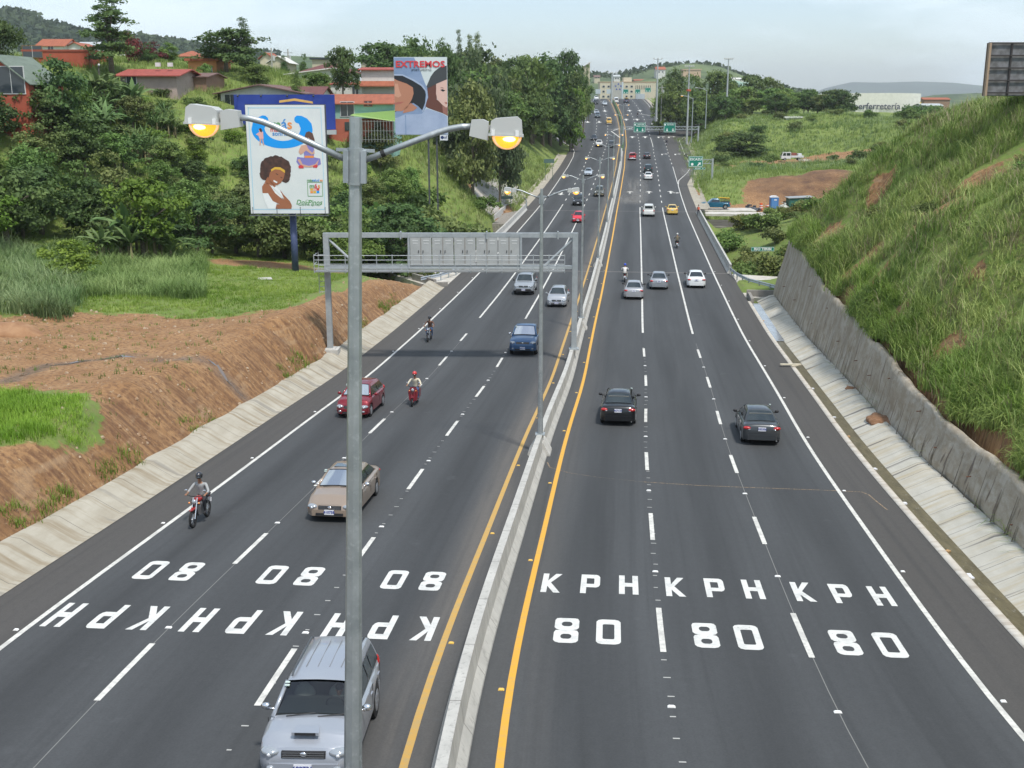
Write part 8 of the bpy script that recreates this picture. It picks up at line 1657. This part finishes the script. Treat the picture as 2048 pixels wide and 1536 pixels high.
# left: tall cane grass belt, short turf and tufts
def insL(q, f): return q[np.array([f(x, y) for x, y in q])]
q_ = insL(rnd(9000, -46, -20, 70, 104, 51), lambda X, Y: -40 < X < -21.5 and Y > 79+(-21-X)*-.35 and Y < 101 and (X < -.262*Y-1.2) and not (X > -24 and Y > 99))
grass('tall_grass', q_[:4200], 1.5, .05, 8, (.11, .20, .04), (.33, .43, .16), 51, .35, 3, 3)
grass('tall_grass', insL(rnd(3000, -46, -28, 68, 92, 57), lambda X, Y: X < -.385*Y-.3 and Y > 70), 1.9, .055, 8, (.11, .20, .06), (.36, .44, .22), 57, .4, 3, 3)
grass('tall_grass', np.array([(-28.6, 68.6)])+np.random.default_rng(3).normal(size=(70, 2))*.55, 1.8, .05, 10, (.08, .14, .04), (.26, .32, .15), 59, .4, 3, 2)
r_ = np.random.default_rng(91); s_ = r_.uniform(30, 100, 900); s_ = s_[(vnoise(s_, s_*0, 3.5, 92) > .58)][:260]; u_ = -15.35-r_.random(len(s_))*.7
grass('bank_foot_weeds', np.stack([xc(s_)+u_*np.cos(th(s_)), s_-u_*np.sin(th(s_))], 1), .35, .03, 9, (.10, .17, .02), (.22, .30, .05), 91, .25, 2, 3)
def pebbles(name, n, fn, seed, sz):
    r = np.random.default_rng(seed); XY = fn(r, n); z = tz(XY[:,0], XY[:,1]); C_ = np.stack([XY[:,0], XY[:,1], z+.02], 1); s = sz*(.35+r.random(n)**2*1.6); Q = []; 
    V8 = np.array([(-1,-1,-.6),(1,-1,-.5),(1,1,-.6),(-1,1,-.5),(-.6,-.7,.7),(.7,-.6,.6),(.6,.7,.75),(-.7,.6,.6)])*.5
    for f in ((4,5,6,7),(0,1,5,4),(1,2,6,5),(2,3,7,6),(3,0,4,7)): a = r.random(n)*6.28 if f[0] == 4 else a; c, n_ = np.cos(a), np.sin(a); Q.append(np.stack([C_+np.stack([(V8[k,0]*c-V8[k,1]*n_)*s, (V8[k,0]*n_+V8[k,1]*c)*s, V8[k,2]*s+0*s], 1) for k in f], 1))
    return tag(link(name, soup_mesh(name, np.concatenate(Q)), None, mat('pebble_tan', (.33, .2, .11), .9, noise=(3, (.45, .36, .26), .45, .6))), kind='stuff')
def fbank(r, n): s = r.uniform(28, 104, n); u = -(15.3+r.random(n)**1.6*5.5); return np.stack([xc(s)+u*np.cos(th(s)), s-u*np.sin(th(s))], 1)
pebbles('bank_stones', 600, fbank, 93, .085)
pebbles('yard_stones', 350, lambda r, n: np.stack([r.uniform(-32, -17, n), r.uniform(46, 72, n)], 1), 95, .1)
def grassy(q, thr=.35):
    u, s_ = inv(q[:,0], q[:,1]); iu = np.clip(np.searchsorted(U, u), 0, len(U)-1); iy = np.clip(np.searchsorted(YT, s_), 0, len(YT)-1); return q[(soil[iy, iu] < thr) & (np.abs(u) > 15.2)]
grass('short_grass', grassy(rnd(12000, -32, -14.5, 30, 50, 61)), .42, .022, 9, (.14, .27, .02), (.30, .46, .06), 61, .25, 2, 3)
grass('short_grass', grassy(rnd(15000, -46, -14.5, 62, 112, 63)), .28, .03, 8, (.13, .23, .025), (.29, .38, .07), 63, .3, 2, 4)
grass('weed_tuft', rnd(900, -32, -15, 40, 74, 65)[:420], .22, .03, 8, (.08, .15, .02), (.18, .26, .06), 65, .2, 2, 4)
grass('bank_grass', grassy(rnd(22000, -80, 14, 118, 262, 67), .5), .95, .075, 6, GA, (.32, .38, .12), 67, .5, 2, 9)
grass('bank_grass', grassy(rnd(3500, -30, 10, 125, 250, 68), .5), 1.5, .08, 7, (.14, .20, .05), (.38, .40, .18), 68, .5, 3, 6)
grass('far_slope_grass', grassy(rnd(20000, 26, 125, 180, 345, 69), .5), 1.0, .10, 5, GA, (.30, .37, .11), 69, .6, 2, 12)
grass('far_slope_grass', grassy(rnd(2500, 30, 118, 225, 335, 71), .5), 1.7, .11, 7, (.12, .20, .06), (.33, .40, .2), 71, .7, 3, 8)
# far woods that read as one mass on the distant hills
def wood(name, x0, x1, Ya, Yb2, yA, n, size, seed, c1, c2, fn=None):
    r = np.random.default_rng(seed); x = r.uniform(x0, x1, n); Yv = r.uniform(Ya, Yb2, n); yv = np.array([yA(a) for a in x]); q = (Yv-Ya)/(Yb2-Ya); dirx = (x-1024)/FPX/(math.cos(PITCH)+0.25*math.sin(PITCH)); 
    zt = np.array([at(a, b_, Yb2).z for a, b_ in zip(x, yv)]); zf = CZ-14; z = zf+(zt-zf)*q**.8-1; X = np.array([at(a, b_, c).x for a, b_, c in zip(x, yv, Yv)])
    nn = r.normal(size=(n, 3))+np.array([0, -.6, .8]); nn /= np.linalg.norm(nn, axis=1, keepdims=True); C_ = np.stack([X, Yv, z+r.random(n)*size*1.2], 1); sh = np.clip(vnoise(X, Yv, size*8, seed)*1.1-.1+r.normal(size=n)*.15, 0, 1)
    me = soup_mesh(name, leaf_soup(C_, nn, size*np.ones(n), r, .8), attrs={'shade': sh}); return tag(link(name, me, None, leafmat('wood'+str(seed), c1, c2, 0)), kind='stuff')
yl = lambda x: float(np.interp(x, [-300,-60,0,40,75,90,120,150,200,260,320,400,520,700], [10,8,24,30,36,50,56,66,74,78,84,98,112,122]))
yc_ = lambda x: float(np.interp(x, [1080,1150,1180,1205,1225,1262,1290,1345,1405,1440,1475,1520,1560,1620,1700], [178,160,150,151,154,146,138,131,130,135,148,164,174,191,200]))
wood('far_wood', -40, 560, 850, 1300, yl, 16000, 7, 81, (.025, .05, .03), (.075, .11, .045)); wood('far_wood', 1150, 1640, 820, 1100, yc_, 11000, 4.0, 83, (.035, .06, .03), (.10, .135, .06))
# utility wires between the skyline poles
# ---------------------------------------------------------------- haze
hz_ = MB(); hz_.box((0, 4500, 75), (16000, 9400, 330)); m = bpy.data.materials.new('haze_air'); m.use_nodes = True; t = m.node_tree; t.nodes.remove(t.nodes['Principled BSDF'])
v = t.nodes.new('ShaderNodeVolumePrincipled'); v.inputs['Color'].default_value = (.92, .97, 1.0, 1); v.inputs['Density'].default_value = .00012; v.inputs['Anisotropy'].default_value = .2; t.links.new(v.outputs[0], t.nodes['Material Output'].inputs['Volume'])
tag(hz_.build('haze', m), kind='stuff')
